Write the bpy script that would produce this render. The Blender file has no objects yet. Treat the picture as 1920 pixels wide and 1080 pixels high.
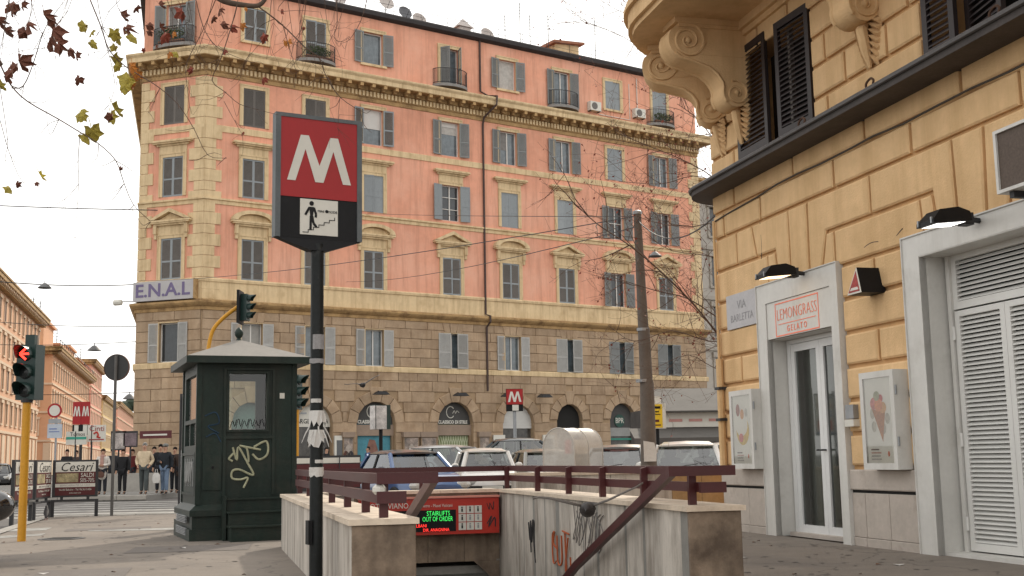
import bpy, math, random
from mathutils import Matrix, Vector
R = math.radians
rnd = random.Random(7)
sc = bpy.context.scene
C = sc.collection
# ------------------------------------------------------------------ camera
EYE = 1.05
ROLL, FPX = R(1.05), 2250.0
TH = math.atan(322 * math.cos(ROLL) / FPX)
_f = Vector((0, math.cos(TH), math.sin(TH))); _r = Vector((1, 0, 0)); _u = _r.cross(_f)
CR = _r * math.cos(ROLL) - _u * math.sin(ROLL)
CU = _r * math.sin(ROLL) + _u * math.cos(ROLL)
cd = bpy.data.cameras.new('camera'); cam = bpy.data.objects.new('camera', cd); C.objects.link(cam)
cd.sensor_width = 36; cd.lens = FPX / 1920 * 36; cd.clip_end = 5000; cd.clip_start = .05
mm = Matrix((CR, CU, -_f)).transposed().to_4x4(); mm.translation = (0, 0, EYE)
cam.matrix_world = mm
sc.camera = cam
def at(px, py, Y):
    """photo pixel -> world point at distance Y in front of the camera position"""
    d = _f + CR * ((px - 960) / FPX) + CU * ((540 - py) / FPX)
    return Vector((0, 0, EYE)) + d * (Y / d.y)
# ------------------------------------------------------------------ sky, sun, exposure
SUN_EL, SUN_AZ = R(33), R(15)           # azimuth clockwise from +Y (hazy sun beyond the palazzo, shadows fall towards the camera)
w = bpy.data.worlds.new('World'); sc.world = w; w.use_nodes = True
nt = w.node_tree; nt.nodes.clear()
wo = nt.nodes.new('ShaderNodeOutputWorld'); bg = nt.nodes.new('ShaderNodeBackground')
sky = nt.nodes.new('ShaderNodeTexSky'); sky.sky_type = 'NISHITA'; sky.sun_disc = False
sky.sun_elevation = SUN_EL; sky.sun_rotation = SUN_AZ; sky.air_density = 1.0; sky.dust_density = 2.5; sky.ozone_density = 1.0
tc = nt.nodes.new('ShaderNodeTexCoord')
nz = nt.nodes.new('ShaderNodeTexNoise'); nz.inputs['Scale'].default_value = 3.2; nz.inputs['Detail'].default_value = 7; nz.inputs['Roughness'].default_value = .55
rp = nt.nodes.new('ShaderNodeValToRGB')
rp.color_ramp.elements[0].position = .30; rp.color_ramp.elements[0].color = (.62, .62, .62, 1)
rp.color_ramp.elements[1].position = .60; rp.color_ramp.elements[1].color = (1, 1, 1, 1)
mx = nt.nodes.new('ShaderNodeMix'); mx.data_type = 'RGBA'
mx.inputs['B'].default_value = (12.2, 12.0, 11.6, 1)
nt.links.new(tc.outputs['Generated'], nz.inputs['Vector']); nt.links.new(nz.outputs['Fac'], rp.inputs['Fac'])
nt.links.new(rp.outputs['Color'], mx.inputs['Factor']); nt.links.new(sky.outputs['Color'], mx.inputs['A'])
nt.links.new(mx.outputs['Result'], bg.inputs['Color']); bg.inputs['Strength'].default_value = .12
nt.links.new(bg.outputs['Background'], wo.inputs['Surface'])
sd = bpy.data.lights.new('sun', 'SUN'); sd.energy = 2.4; sd.angle = R(1.5); sd.color = (1, .90, .76)
so = bpy.data.objects.new('sun', sd); C.objects.link(so)
sv = Vector((math.sin(SUN_AZ) * math.cos(SUN_EL), math.cos(SUN_AZ) * math.cos(SUN_EL), math.sin(SUN_EL)))
so.rotation_euler = (-sv).to_track_quat('-Z', 'Y').to_euler(); so.location = sv * 60
sc.view_settings.view_transform = 'Standard'; sc.view_settings.look = 'None'
sc.view_settings.exposure = 0.15; sc.view_settings.gamma = 1.0; sc.view_settings.use_curve_mapping = False
sc.cycles.max_bounces = 6; sc.cycles.transparent_max_bounces = 8
# ------------------------------------------------------------------ materials
MATS = {}
def hexc(h):
    h = h.lstrip('#'); o = []
    for i in (0, 2, 4):
        c = int(h[i:i + 2], 16) / 255
        o.append(c / 12.92 if c <= .04045 else ((c + .055) / 1.055) ** 2.4)
    return tuple(o)
def M(name, col, rough=.8, var=.12, scale=2.0, bump=0., bscale=30., metal=0., spec=.4, dirt=None, dscale=.8, dthr=.55, rand=0., stretch=None, coat=0., emit=0., streak=None, sthr=.56, crack=0.):
    """procedural material: base colour + two scales of noise variation, optional dirt stains, per-object tint, bump"""
    if name in MATS: return MATS[name]
    if isinstance(col, str): col = hexc(col)
    m = bpy.data.materials.new(name); m.use_nodes = True; n = m.node_tree; L = n.links.new
    b = n.nodes['Principled BSDF']
    b.inputs['Roughness'].default_value = rough; b.inputs['Metallic'].default_value = metal
    b.inputs['Specular IOR Level'].default_value = spec; b.inputs['Coat Weight'].default_value = coat
    tc = n.nodes.new('ShaderNodeTexCoord'); vec = tc.outputs['Object']
    if stretch:
        mp = n.nodes.new('ShaderNodeMapping'); mp.inputs['Scale'].default_value = stretch; L(vec, mp.inputs['Vector']); vec = mp.outputs['Vector']
    def noise(s, d=5, r=.6):
        t = n.nodes.new('ShaderNodeTexNoise'); t.inputs['Scale'].default_value = s; t.inputs['Detail'].default_value = d; t.inputs['Roughness'].default_value = r
        L(vec, t.inputs['Vector']); return t.outputs['Fac']
    def mr(src, a, bb, c, d):
        t = n.nodes.new('ShaderNodeMapRange'); L(src, t.inputs['Value'])
        for k, q in zip(('From Min', 'From Max', 'To Min', 'To Max'), (a, bb, c, d)): t.inputs[k].default_value = q
        return t.outputs['Result']
    rgb = n.nodes.new('ShaderNodeRGB'); rgb.outputs[0].default_value = (*col, 1); cur = rgb.outputs[0]
    def mul(cur, fac):
        t = n.nodes.new('ShaderNodeVectorMath'); t.operation = 'SCALE'; L(cur, t.inputs[0]); L(fac, t.inputs['Scale']); return t.outputs['Vector']
    if var > 0:
        cur = mul(cur, mr(noise(scale), .3, .7, 1 - var, 1 + var))
        cur = mul(cur, mr(noise(scale * 9, 3), .3, .7, 1 - var * .5, 1 + var * .5))
    if dirt is not None:
        if isinstance(dirt, str): dirt = hexc(dirt)
        t = n.nodes.new('ShaderNodeMix'); t.data_type = 'RGBA'
        L(mr(noise(dscale, 8, .68), dthr - .08, dthr + .12, 0, .85), t.inputs['Factor']); L(cur, t.inputs['A']); t.inputs['B'].default_value = (*dirt, 1)
        cur = t.outputs['Result']
    if streak is not None:                 # rain streaks: noise drawn out vertically
        mp = n.nodes.new('ShaderNodeMapping'); mp.inputs['Scale'].default_value = (2.2, 2.2, .16); L(tc.outputs['Object'], mp.inputs['Vector'])
        t2 = n.nodes.new('ShaderNodeTexNoise'); t2.inputs['Scale'].default_value = 1.3; t2.inputs['Detail'].default_value = 8; t2.inputs['Roughness'].default_value = .7; L(mp.outputs['Vector'], t2.inputs['Vector'])
        t = n.nodes.new('ShaderNodeMix'); t.data_type = 'RGBA'; L(mr(t2.outputs['Fac'], sthr - .09, sthr + .14, 0, .75), t.inputs['Factor']); L(cur, t.inputs['A']); t.inputs['B'].default_value = (*streak, 1); cur = t.outputs['Result']
    if crack > 0:                          # hairline cracks
        vo = n.nodes.new('ShaderNodeTexVoronoi'); vo.feature = 'DISTANCE_TO_EDGE'; vo.inputs['Scale'].default_value = crack
        ns = n.nodes.new('ShaderNodeTexNoise'); ns.inputs['Scale'].default_value = 1.5; ns.inputs['Detail'].default_value = 6; L(vec, ns.inputs['Vector'])
        ad_ = n.nodes.new('ShaderNodeVectorMath'); ad_.operation = 'MULTIPLY_ADD'; L(ns.outputs['Color'], ad_.inputs[0]); ad_.inputs[1].default_value = (.9, .9, .9); L(vec, ad_.inputs[2]); L(ad_.outputs['Vector'], vo.inputs['Vector'])
        cur = mul(cur, mr(vo.outputs['Distance'], .0, .010, .55, 1))
    if rand > 0:
        oi = n.nodes.new('ShaderNodeObjectInfo'); cur = mul(cur, mr(oi.outputs['Random'], 0, 1, 1 - rand, 1 + rand))
    L(cur, b.inputs['Base Color'])
    if bump > 0:
        bp = n.nodes.new('ShaderNodeBump'); bp.inputs['Strength'].default_value = bump; bp.inputs['Distance'].default_value = .02
        L(noise(bscale, 6), bp.inputs['Height']); L(bp.outputs['Normal'], b.inputs['Normal'])
    if emit > 0:
        L(cur, b.inputs['Emission Color']); b.inputs['Emission Strength'].default_value = emit
    MATS[name] = m; return m
def glass(name, col=(.9, .95, .95), alpha=.25, rough=.03):
    """thin window glass: mirror-like film over a see-through pane"""
    if name in MATS: return MATS[name]
    m = bpy.data.materials.new(name); m.use_nodes = True; n = m.node_tree; L = n.links.new
    n.nodes.remove(n.nodes['Principled BSDF']); out = n.nodes['Material Output']
    t = n.nodes.new('ShaderNodeBsdfTransparent'); t.inputs['Color'].default_value = (*col, 1)
    g = n.nodes.new('ShaderNodeBsdfGlossy'); g.inputs['Roughness'].default_value = rough
    f = n.nodes.new('ShaderNodeFresnel'); f.inputs['IOR'].default_value = 1.5
    a = n.nodes.new('ShaderNodeMath'); a.operation = 'ADD'; a.inputs[1].default_value = alpha; a.use_clamp = True
    mxs = n.nodes.new('ShaderNodeMixShader'); L(f.outputs[0], a.inputs[0]); L(a.outputs[0], mxs.inputs[0]); L(t.outputs[0], mxs.inputs[1]); L(g.outputs[0], mxs.inputs[2])
    L(mxs.outputs[0], out.inputs['Surface']); MATS[name] = m; return m
# ------------------------------------------------------------------ mesh building
class MB:
    def __init__(s): s.v = []; s.f = []; s.mi = []; s.T = None; s.m = 0
    def add(s, vs, fs):
        o = len(s.v)
        for p in vs:
            p = Vector(p); s.v.append(tuple(s.T @ p) if s.T is not None else tuple(p))
        for f in fs: s.f.append(tuple(i + o for i in f)); s.mi.append(s.m)
        return s
    def box(s, x0, x1, y0, y1, z0, z1):
        return s.add([(x0, y0, z0), (x1, y0, z0), (x1, y1, z0), (x0, y1, z0), (x0, y0, z1), (x1, y0, z1), (x1, y1, z1), (x0, y1, z1)],
                     [(0, 3, 2, 1), (4, 5, 6, 7), (0, 1, 5, 4), (1, 2, 6, 5), (2, 3, 7, 6), (3, 0, 4, 7)])
    def block(s, x0, x1, z0, z1, yb, yf, c):
        """stone facing block with chamfered edges, front towards -y"""
        return s.poly([(x0, z0), (x1, z0), (x1, z1), (x0, z1)], yb, yf, c)
    def poly(s, pts, yb, yf, c=0.):
        """extrude an x-z polygon (counter-clockwise seen from -y) from yb to yf (front); c = chamfer"""
        n = len(pts); cx = sum(p[0] for p in pts) / n; cz = sum(p[1] for p in pts) / n
        a = [(x, yb, z) for x, z in pts]
        if c > 0:
            sh = []
            for i in range(n):
                p0, p1, p2 = Vector(pts[i - 1]), Vector(pts[i]), Vector(pts[(i + 1) % n])
                d1 = (p1 - p0).normalized(); d2 = (p2 - p1).normalized()
                n1 = Vector((-d1.y, d1.x)); n2 = Vector((-d2.y, d2.x)); k = n1 + n2
                k = k / max(.3, k.length_squared) * 2
                q = p1 + k * c; sh.append((q.x, q.y))
            b = [(x, yf + c * .7, z) for x, z in pts]; d = [(x, yf, z) for x, z in sh]
            fs = [tuple(range(2 * n, 3 * n))]
            for i in range(n):
                j = (i + 1) % n; fs += [(i, j, n + j, n + i), (n + i, n + j, 2 * n + j, 2 * n + i)]
            return s.add(a + b + d, fs)
        b = [(x, yf, z) for x, z in pts]; fs = [tuple(range(n, 2 * n)), tuple(range(n))[::-1]]
        for i in range(n):
            j = (i + 1) % n; fs.append((i, j, n + j, n + i))
        return s.add(a + b, fs)
    def quad(s, a, b, c, d): return s.add([a, b, c, d], [(0, 1, 2, 3)])
    def tube(s, path, r, n=6, caps=True):
        path = [Vector(p) for p in path]; k = len(path)
        rr = r if isinstance(r, (list, tuple)) else [r] * k
        rings = []; prev = None
        for i, p in enumerate(path):
            d = (path[min(i + 1, k - 1)] - path[max(i - 1, 0)])
            d = d.normalized() if d.length > 1e-9 else Vector((0, 0, 1))
            if prev is None: a = d.orthogonal().normalized()
            else:
                a = prev - d * prev.dot(d); a = a.normalized() if a.length > 1e-6 else d.orthogonal().normalized()
            prev = a; b = d.cross(a)
            rings.append([p + (a * math.cos(2 * math.pi * j / n) + b * math.sin(2 * math.pi * j / n)) * rr[i] for j in range(n)])
        return s.loft(rings, caps)
    def loft(s, rings, caps=True, closed=True):
        n = len(rings[0]); vs = [p for r in rings for p in r]; fs = []
        for i in range(len(rings) - 1):
            for j in range(n if closed else n - 1):
                k = (j + 1) % n; fs.append((i * n + j, i * n + k, (i + 1) * n + k, (i + 1) * n + j))
        if caps: fs += [tuple(range(n))[::-1], tuple(range((len(rings) - 1) * n, len(rings) * n))]
        return s.add(vs, fs)
    def lathe(s, prof, n=16, c=(0, 0, 0), axis='z', caps=True):
        rings = []
        for r, h in prof:
            ring = []
            for j in range(n):
                a = 2 * math.pi * j / n; x, y = r * math.cos(a), r * math.sin(a)
                p = (x, y, h) if axis == 'z' else ((x, h, -y) if axis == 'y' else (h, x, y))
                ring.append((c[0] + p[0], c[1] + p[1], c[2] + p[2]))
            rings.append(ring)
        return s.loft(rings, caps)
    def ball(s, c, rx, ry=None, rz=None, n=10, m=7):
        ry = ry or rx; rz = rz or rx; rings = []
        for i in range(m + 1):
            t = math.pi * i / m; q = max(math.sin(t), .02)
            rings.append([(c[0] + rx * q * math.cos(2 * math.pi * j / n), c[1] + ry * q * math.sin(2 * math.pi * j / n), c[2] - rz * math.cos(t)) for j in range(n)])
        return s.loft(rings)
    def sweep(s, path, prof, caps=True):
        """mitred moulding along a plan polyline; prof = [(outward, z)], outward is to the right of travel"""
        P = [Vector(p) for p in path]; rings = []
        for i, p in enumerate(P):
            d1 = (P[i] - P[i - 1]).normalized() if i > 0 else (P[1] - P[0]).normalized()
            d2 = (P[i + 1] - P[i]).normalized() if i < len(P) - 1 else d1
            n1 = Vector((d1.y, -d1.x)); n2 = Vector((d2.y, -d2.x)); k = n1 + n2; k = k * 2 / k.length_squared
            rings.append([(p.x + k.x * o, p.y + k.y * o, z) for o, z in prof])
        return s.loft(rings, caps)
    def mesh(s, name, mats=None, smooth=False):
        me = bpy.data.meshes.new(name); me.from_pydata(s.v, [], s.f)
        for m in (mats if isinstance(mats, (list, tuple)) else [mats] if mats else []): me.materials.append(m)
        if any(s.mi): me.polygons.foreach_set('material_index', s.mi)
        if smooth:
            me.polygons.foreach_set('use_smooth', [True] * len(me.polygons))
            if smooth is not True: me.set_sharp_from_angle(angle=R(smooth))
        me.update(); return me
def obj(name, mb, mat=None, parent=None, loc=None, rz=0., smooth=False, fix=True):
    me = mb if isinstance(mb, bpy.types.Mesh) else mb.mesh(name, mat, smooth)
    o = bpy.data.objects.new(name, me); C.objects.link(o)
    if parent: o.parent = parent
    if loc is not None: o.location = loc
    if rz: o.rotation_euler.z = rz
    return o
def tag(o, label, cat, group=None):
    o['label'] = label; o['category'] = cat
    if group: o['group'] = group
    return o
def thing(name, label, cat, loc=(0, 0, 0), rz=0., group=None):
    o = bpy.data.objects.new(name, None); C.objects.link(o); o.empty_display_size = .2
    o.location = loc; o.rotation_euler.z = rz
    return tag(o, label, cat, group)
def struct(o): o['kind'] = 'structure'; return o
def stuff(o): o['kind'] = 'stuff'; return o
def copy_tree(o, parent=None):
    c = o.copy(); C.objects.link(c); c.parent = parent
    for ch in o.children: copy_tree(ch, c)
    return c
_tc = {}
def textmesh(s, size, mat, ext=.003, align='CENTER', shear=0., sx=1., bold=0.):
    k = (s, size, mat.name, ext, align, shear, sx, bold)
    if k in _tc: return _tc[k]
    cu = bpy.data.curves.new('t', 'FONT'); cu.body = s; cu.size = size; cu.extrude = ext; cu.align_x = align; cu.align_y = 'CENTER'
    cu.shear = shear; cu.resolution_u = 2; cu.offset = bold
    o = bpy.data.objects.new('t', cu); C.objects.link(o)
    me = bpy.data.meshes.new_from_object(o); bpy.data.objects.remove(o)
    me.transform(Matrix.Rotation(R(90), 4, 'X') @ Matrix.Scale(sx, 4, (1, 0, 0)))
    me.materials.clear(); me.materials.append(mat); me.name = 'lettering'; _tc[k] = me; return me
def text(s, size, mat, parent, loc, rz=0., name='lettering', **k):
    return obj(name, textmesh(s, size, mat, **k), None, parent, loc, rz)
def curve_pts(ctrl, n=8):
    """Catmull-Rom through control points"""
    P = [Vector(p) for p in ctrl]; P = [P[0] * 2 - P[1]] + P + [P[-1] * 2 - P[-2]]; out = []
    for i in range(1, len(P) - 2):
        for j in range(n):
            t = j / n; a, b, c, d = P[i - 1], P[i], P[i + 1], P[i + 2]
            out.append(.5 * ((2 * b) + (c - a) * t + (2 * a - 5 * b + 4 * c - d) * t * t + (3 * b - a - 3 * c + d) * t ** 3))
    out.append(P[-2]); return out
def wall_holes(mb, s0, s1, z0, z1, holes, y=0., depth=.3):
    """flat wall in the x-z plane at y with rectangular openings (a, b, c, d) and their reveals"""
    xs = sorted({s0, s1, *[h[0] for h in holes], *[h[1] for h in holes]}); zs = sorted({z0, z1, *[h[2] for h in holes], *[h[3] for h in holes]})
    xs = [x for x in xs if s0 <= x <= s1]; zs = [z for z in zs if z0 <= z <= z1]
    for a, b in zip(xs, xs[1:]):
        for c, d in zip(zs, zs[1:]):
            mxx, mzz = (a + b) / 2, (c + d) / 2
            if any(h[0] < mxx < h[1] and h[2] < mzz < h[3] for h in holes): continue
            mb.quad((a, y, c), (b, y, c), (b, y, d), (a, y, d))
    for a, b, c, d in holes:
        e = y + depth
        mb.quad((a, y, c), (a, y, d), (a, e, d), (a, e, c)); mb.quad((b, y, c), (b, e, c), (b, e, d), (b, y, d))
        mb.quad((a, y, d), (b, y, d), (b, e, d), (a, e, d)); mb.quad((a, y, c), (a, e, c), (b, e, c), (b, y, c))
# shared materials
m_pink = M('pink plaster', (.69, .325, .215), .9, .11, .3, .2, 40, dirt=(.73, .40, .285), dscale=.22, dthr=.54, streak=(.46, .215, .14), sthr=.56)
m_trim = M('cream plaster trim', (.65, .495, .295), .9, .08, .8, .15, 40, dirt=(.40, .275, .14), dscale=.9, dthr=.6, streak=(.36, .245, .13), sthr=.56)
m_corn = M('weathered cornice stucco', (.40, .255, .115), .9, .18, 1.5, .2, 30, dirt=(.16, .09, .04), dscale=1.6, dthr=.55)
m_stone = M('tan rusticated stone', (.375, .27, .178), .92, .13, 1.2, .35, 22, dirt=(.25, .165, .10), dscale=.9, dthr=.57, rand=.12, streak=(.27, .175, .10), sthr=.58)
m_mortar = M('tan mortar', (.33, .23, .14), .95, .15, 1.5)
m_yel = M('yellow ochre plaster', (.68, .455, .24), .9, .08, .9, .45, 40, dirt=(.56, .365, .18), dscale=.8, dthr=.54, streak=(.50, .31, .145), sthr=.57)
m_yelg = M('ochre plaster joint', (.54, .325, .15), .9, .12, 1.5, .2, 50)
m_white = M('white painted metal', (.58, .565, .53), .45, .06, 2, 0, dirt=(.42, .40, .36), dscale=1.3, dthr=.62, streak=(.46, .44, .40), sthr=.6)
m_black = M('black paint', (.008, .008, .009), .5, .2, 3, spec=.2)
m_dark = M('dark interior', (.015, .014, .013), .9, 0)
m_iron = M('dark wrought iron', (.03, .03, .032), .6, .2, 5)
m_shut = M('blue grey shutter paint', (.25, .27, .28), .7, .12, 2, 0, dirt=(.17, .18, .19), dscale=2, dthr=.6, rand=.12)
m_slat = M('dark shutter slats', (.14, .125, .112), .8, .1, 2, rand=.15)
m_shutg = M('grey green shutter paint', (.20, .205, .20), .7, .1, 2, rand=.1)
m_shutw = M('pale grey shutter paint', (.38, .37, .35), .7, .12, 2, dirt=(.25, .23, .2), dscale=2, dthr=.62, rand=.08)
m_wwood = M('white window paint', (.62, .60, .56), .6, .05, 3)
m_pane = M('dark window pane', (.035, .04, .045), .06, .3, .6, spec=.6)
m_paneb = M('pane with painted sky reflection', (.10, .125, .14), .08, .5, .5, spec=.8)  # paler sky reflection put into the base colour
m_red = M('signal red panel', (.32, .008, .010), .45, .06, 2)
m_wpan = M('white sign panel', (.60, .58, .52), .5, .05, 2)
m_conc = M('grey concrete', (.24, .23, .21), .9, .15, 2, .3, 30)
m_asph = M('asphalt', (.115, .105, .098), .9, .16, .35, .5, 60, dirt=(.075, .07, .065), dscale=.5, dthr=.58)
m_galv = M('galvanised steel', (.30, .31, .32), .5, .12, 6, metal=.6)
# ------------------------------------------------------------------ ground, road, pavements
UA = R(14.4); A0 = Vector((-1.09, 8.09, 0))
UV = Matrix.Translation(A0) @ Matrix.Rotation(UA, 4, 'Z')
def uvw(u, v, z=0.): return UV @ Vector((u, v, z))
def beam(mb, p, q, w, h):
    """rectangular bar from p to q, w wide (level), h high"""
    p, q = Vector(p), Vector(q); d = (q - p).normalized(); sd_ = d.cross(Vector((0, 0, 1)))
    sd_ = sd_.normalized() if sd_.length > 1e-4 else Vector((1, 0, 0)); up = sd_.cross(d)
    a, b = sd_ * w / 2, up * h / 2
    return mb.loft([[c - a - b, c + a - b, c + a + b, c - a + b] for c in (p, q)])
MB.beam = beam
def sheet(mb, x0, x1, y0, y1, z, hole=None):
    xs = sorted({x0, x1, *([hole[0], hole[1]] if hole else [])}); ys = sorted({y0, y1, *([hole[2], hole[3]] if hole else [])})
    for a, b in zip(xs, xs[1:]):
        for c, d in zip(ys, ys[1:]):
            if hole and hole[0] <= a < hole[1] and hole[2] <= c < hole[3]: continue
            mb.quad((a, c, z), (b, c, z), (b, d, z), (a, d, z))
ZR = -.10
HOLE = (.36, 2.92, .6, 7.55)
b = MB(); sheet(b, -900, 900, -60, 1600, ZR, HOLE)
struct(obj('road', b, m_asph, loc=A0, rz=UA))
m_pave = M('plaza asphalt', (.20, .170, .142), .92, .13, .30, .5, 70, dirt=(.14, .122, .107), dscale=.5, dthr=.57, crack=.5)
b = MB(); sheet(b, -4.15, 60, -40, 19.75, 0, HOLE)
b.quad((-4.15, -40, ZR - .05), (-4.15, -40, 0), (-4.15, 19.75, 0), (-4.15, 19.75, ZR - .05))
swk = struct(obj('sidewalk', b, m_pave, loc=A0, rz=UA))
m_kerb = M('travertine kerb', (.30, .28, .25), .85, .14, 2, .3, 30, rand=.1)
kb = MB(); kb.poly([(0, ZR - .05), (.99, ZR - .05), (.99, .012), (0, .012)], .25, 0, .015); km = kb.mesh('kerb_stone', m_kerb)
for i in range(34): obj('kerb_stone', km, None, swk, (-4.4 + i, 20.0, 0))
for i in range(30): obj('kerb_stone', km, None, swk, (-4.4, 20.0 - i, 0), -R(90))
# far pavement on which the passers-by stand
b = MB(); P = [(-34, 41.2), (-12.5, 41.2), (-12.5, 59.6), (20, 81.8), (20, 96), (-34, 96)]
b.add([(x, y, .08) for x, y in P] + [(x, y, ZR - .05) for x, y in P], [tuple(range(6))] + [(i, (i + 6), (i + 1) % 6 + 6, (i + 1) % 6) for i in range(6)])
fsw = struct(obj('pavement', b, M('pale worn paving', (.20, .19, .175), .9, .12, .5, .3, 30)))
for i in range(21): obj('kerb_stone', km, None, fsw, (-33.5 + i, 41.16, .085))
# painted markings
m_mark = M('worn white road paint', (.34, .33, .30), .85, .2, 1.5, dirt=(.15, .14, .13), dscale=3, dthr=.5)
zb = MB()
for i in range(7):
    y = 28.3 + i * 1.85; zb.quad((-14.2, y, 0), (-7.4, y, 0), (-7.4, y + .85, 0), (-14.2, y + .85, 0))
struct(obj('zebra_crossing', zb, m_mark, loc=(0, 0, ZR + .004)))
lb = MB()
for (a, c, d, e) in (((165, 994), (342, 989), (342, 993), (165, 996)), ((0, 992), (98, 989), (86, 994), (0, 997)), ((0, 1005), (86, 1000), (76, 1004), (0, 1009))):
    pts = []
    for px, py in (a, c, d, e):
        r_ = _f + CR * ((px - 960) / FPX) + CU * ((540 - py) / FPX); pts.append(Vector((0, 0, EYE)) + r_ * ((.004 - EYE) / r_.z))
    lb.quad(*[pts[k] for k in (3, 2, 1, 0)])
struct(obj('painted_line', lb, m_mark))
# ------------------------------------------------------------------ metro stair entrance
m_marb = M('streaked travertine panel', (.50, .455, .40), .75, .15, 1.0, .25, 25, dirt=(.19, .16, .13), dscale=1.5, dthr=.53, streak=(.22, .185, .15), sthr=.6, rand=.09, stretch=(2.6, 2.6, .55))
m_cop = M('travertine coping', (.60, .50, .39), .7, .14, 1.5, .25, 25, dirt=(.34, .26, .19), dscale=2.5, dthr=.6, rand=.06)
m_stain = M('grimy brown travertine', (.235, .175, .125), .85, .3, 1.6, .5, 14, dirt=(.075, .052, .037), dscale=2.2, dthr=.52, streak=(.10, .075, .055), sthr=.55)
m_rail = M('oxblood painted steel', (.062, .012, .013), .42, .14, 3, .05, 40, dirt=(.045, .02, .018), dscale=3, dthr=.62)
ent = thing('metro_stair_entrance', 'marble parapet walls around the metro stairs descending in the foreground', 'stair entrance', A0, UA)
b = MB(); b.box(.022, .415, .022, 7.4, -1.9, .635)                    # left wall core
b.box(0.3, .415, .6, 7.4, -4.2, -1.9)
obj('wall_core', b, m_conc, ent)
SK = .2 / 6.9
def rin(v): return 2.6 + (v - .5) * SK                                # inner face of the right wall
b = MB(); b.loft([[(rin(v) + .022, v, -4.2), (rin(v) + .41, v, -4.2), (rin(v) + .41, v, .635), (rin(v) + .022, v, .635)] for v in (.522, 7.4)])
obj('wall_core', b, m_conc, ent)
b = MB(); b.box(.02, 3.25, 7.42, 7.82, -.22, .635); b.box(.02, .43, 7.4, 12, -4.2, -.22); b.box(2.75, 3.2, 7.4, 12, -4.2, -.22); b.box(.43, 2.75, 7.5, 12, -.4, -.3); b.box(.3, 2.9, 11.9, 12, -4.2, -.2)
obj('back_wall', b, m_conc, ent)
st = MB()
for i in range(22): st.box(.415, rin(.6 + i * .33) + .02, .6 + i * .33, .6 + (i + 1) * .33 + .02, -4.3, -.0 - .165 * (i + 1))
obj('stair', st, M('worn stair stone', (.2, .19, .17), .85, .15, 2, .3, 30), ent)
v = 0.
while v < 7.4:                                                        # panels, outer face of the left wall
    wv = min(.36 + rnd.random() * .3, 7.42 - v); pb = MB(); pb.T = Matrix.Translation((0, v + wv, 0)) @ Matrix.Rotation(-R(90), 4, 'Z')
    pb.block(.003, wv - .003, -.02, .634, .03, 0, .004); obj('marble_panel', pb, m_marb, ent); v += wv
v = .5
for wv in (.62, .42, .5, .5, .36, .52, .48, .45, .6, .5, .55, .5, .45, .45, .4):   # inner face of the right wall
    wv = min(wv, 7.4 - v)
    if wv < .05: break
    pb = MB(); pb.T = Matrix.Translation((rin(v + wv), v + wv, 0)) @ Matrix.Rotation(-R(90) + math.atan(SK), 4, 'Z')
    pb.block(.003, wv - .003, -2.2, .634, .03, 0, .004); obj('marble_panel', pb, m_marb, ent); v += wv
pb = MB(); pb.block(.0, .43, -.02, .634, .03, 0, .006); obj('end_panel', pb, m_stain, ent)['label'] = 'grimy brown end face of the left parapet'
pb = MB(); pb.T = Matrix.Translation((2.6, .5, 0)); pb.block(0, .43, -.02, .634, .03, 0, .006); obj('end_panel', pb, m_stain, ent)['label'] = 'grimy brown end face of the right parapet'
for i in range(5):
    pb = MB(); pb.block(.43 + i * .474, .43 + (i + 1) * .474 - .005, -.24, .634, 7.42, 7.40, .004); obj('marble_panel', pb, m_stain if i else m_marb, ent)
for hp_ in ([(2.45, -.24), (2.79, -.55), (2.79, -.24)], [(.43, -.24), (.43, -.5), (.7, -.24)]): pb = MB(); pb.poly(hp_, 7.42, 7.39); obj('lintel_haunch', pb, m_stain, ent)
for i in range(6):                                                    # coping slabs
    c0, c1 = -.02 + i * 1.24, -.02 + (i + 1) * 1.24 - .006
    pb = MB(); pb.box(-.025, .45, c0, c1, .637, .676); obj('coping_slab', pb, m_cop, ent)
for i in range(6):
    c0, c1 = .475 + i * 1.16, .475 + (i + 1) * 1.16 - .006; pb = MB()
    pb.loft([[(rin(q) - .025, q, .637), (rin(q) + .46, q, .637), (rin(q) + .46, q, .676), (rin(q) - .025, q, .676)] for q in (c0, c1)]); obj('coping_slab', pb, m_cop, ent)
for i in range(3):
    pb = MB(); pb.box(.46 + i * .78, .46 + (i + 1) * .78 - .006, 7.37, 7.85, .637, .676); obj('coping_slab', pb, m_cop, ent)
# graffiti on the inner face of the right wall: position (v, z) on the panels
m_gb = M('black spray paint', (.03, .028, .03), .8, .2, 8); m_go = M('orange spray paint', (.42, .10, .035), .8, .2, 8)
def scrawl(strokes, mat, r=.007):
    g = MB()
    for st_ in strokes:
        p = curve_pts([(rin(q) - .002, q, z) for q, z in st_], 5) if len(st_) > 2 else [(rin(q) - .002, q, z) for q, z in st_]
        g.tube(p, r, 4)
    return obj('graffiti', g, mat, ent)
q0 = 5.75
scrawl([[(q0, .32), (q0 - .06, .12), (q0 - .11, .34), (q0 - .14, .1), (q0 - .22, .36)], [(q0 - .2, .34), (q0 - .27, .33), (q0 - .25, .1), (q0 - .32, -.12)], [(q0 - .08, .2), (q0 - .1, -.02)]], m_gb, .009)
q1 = 4.62
scrawl([[(q1 - .18, .1), (q1 - .02, .15), (q1 - .06, .27), (q1 + .02, .22), (q1, -.05), (q1 - .17, -.02)], [(q1 - .17, .24), (q1 - .2, -.04), (q1 - .36, -.02), (q1 - .36, .25)],
        [(q1 - .4, .3), (q1 - .66, .28)], [(q1 - .5, .29), (q1 - .54, -.15)], [(q1 - .62, .24), (q1 - .5, -.1), (q1 - .78, -.12)], [(q1 - .7, .05), (q1 - .72, -.2)]], m_go, .010)
zz = []
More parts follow.
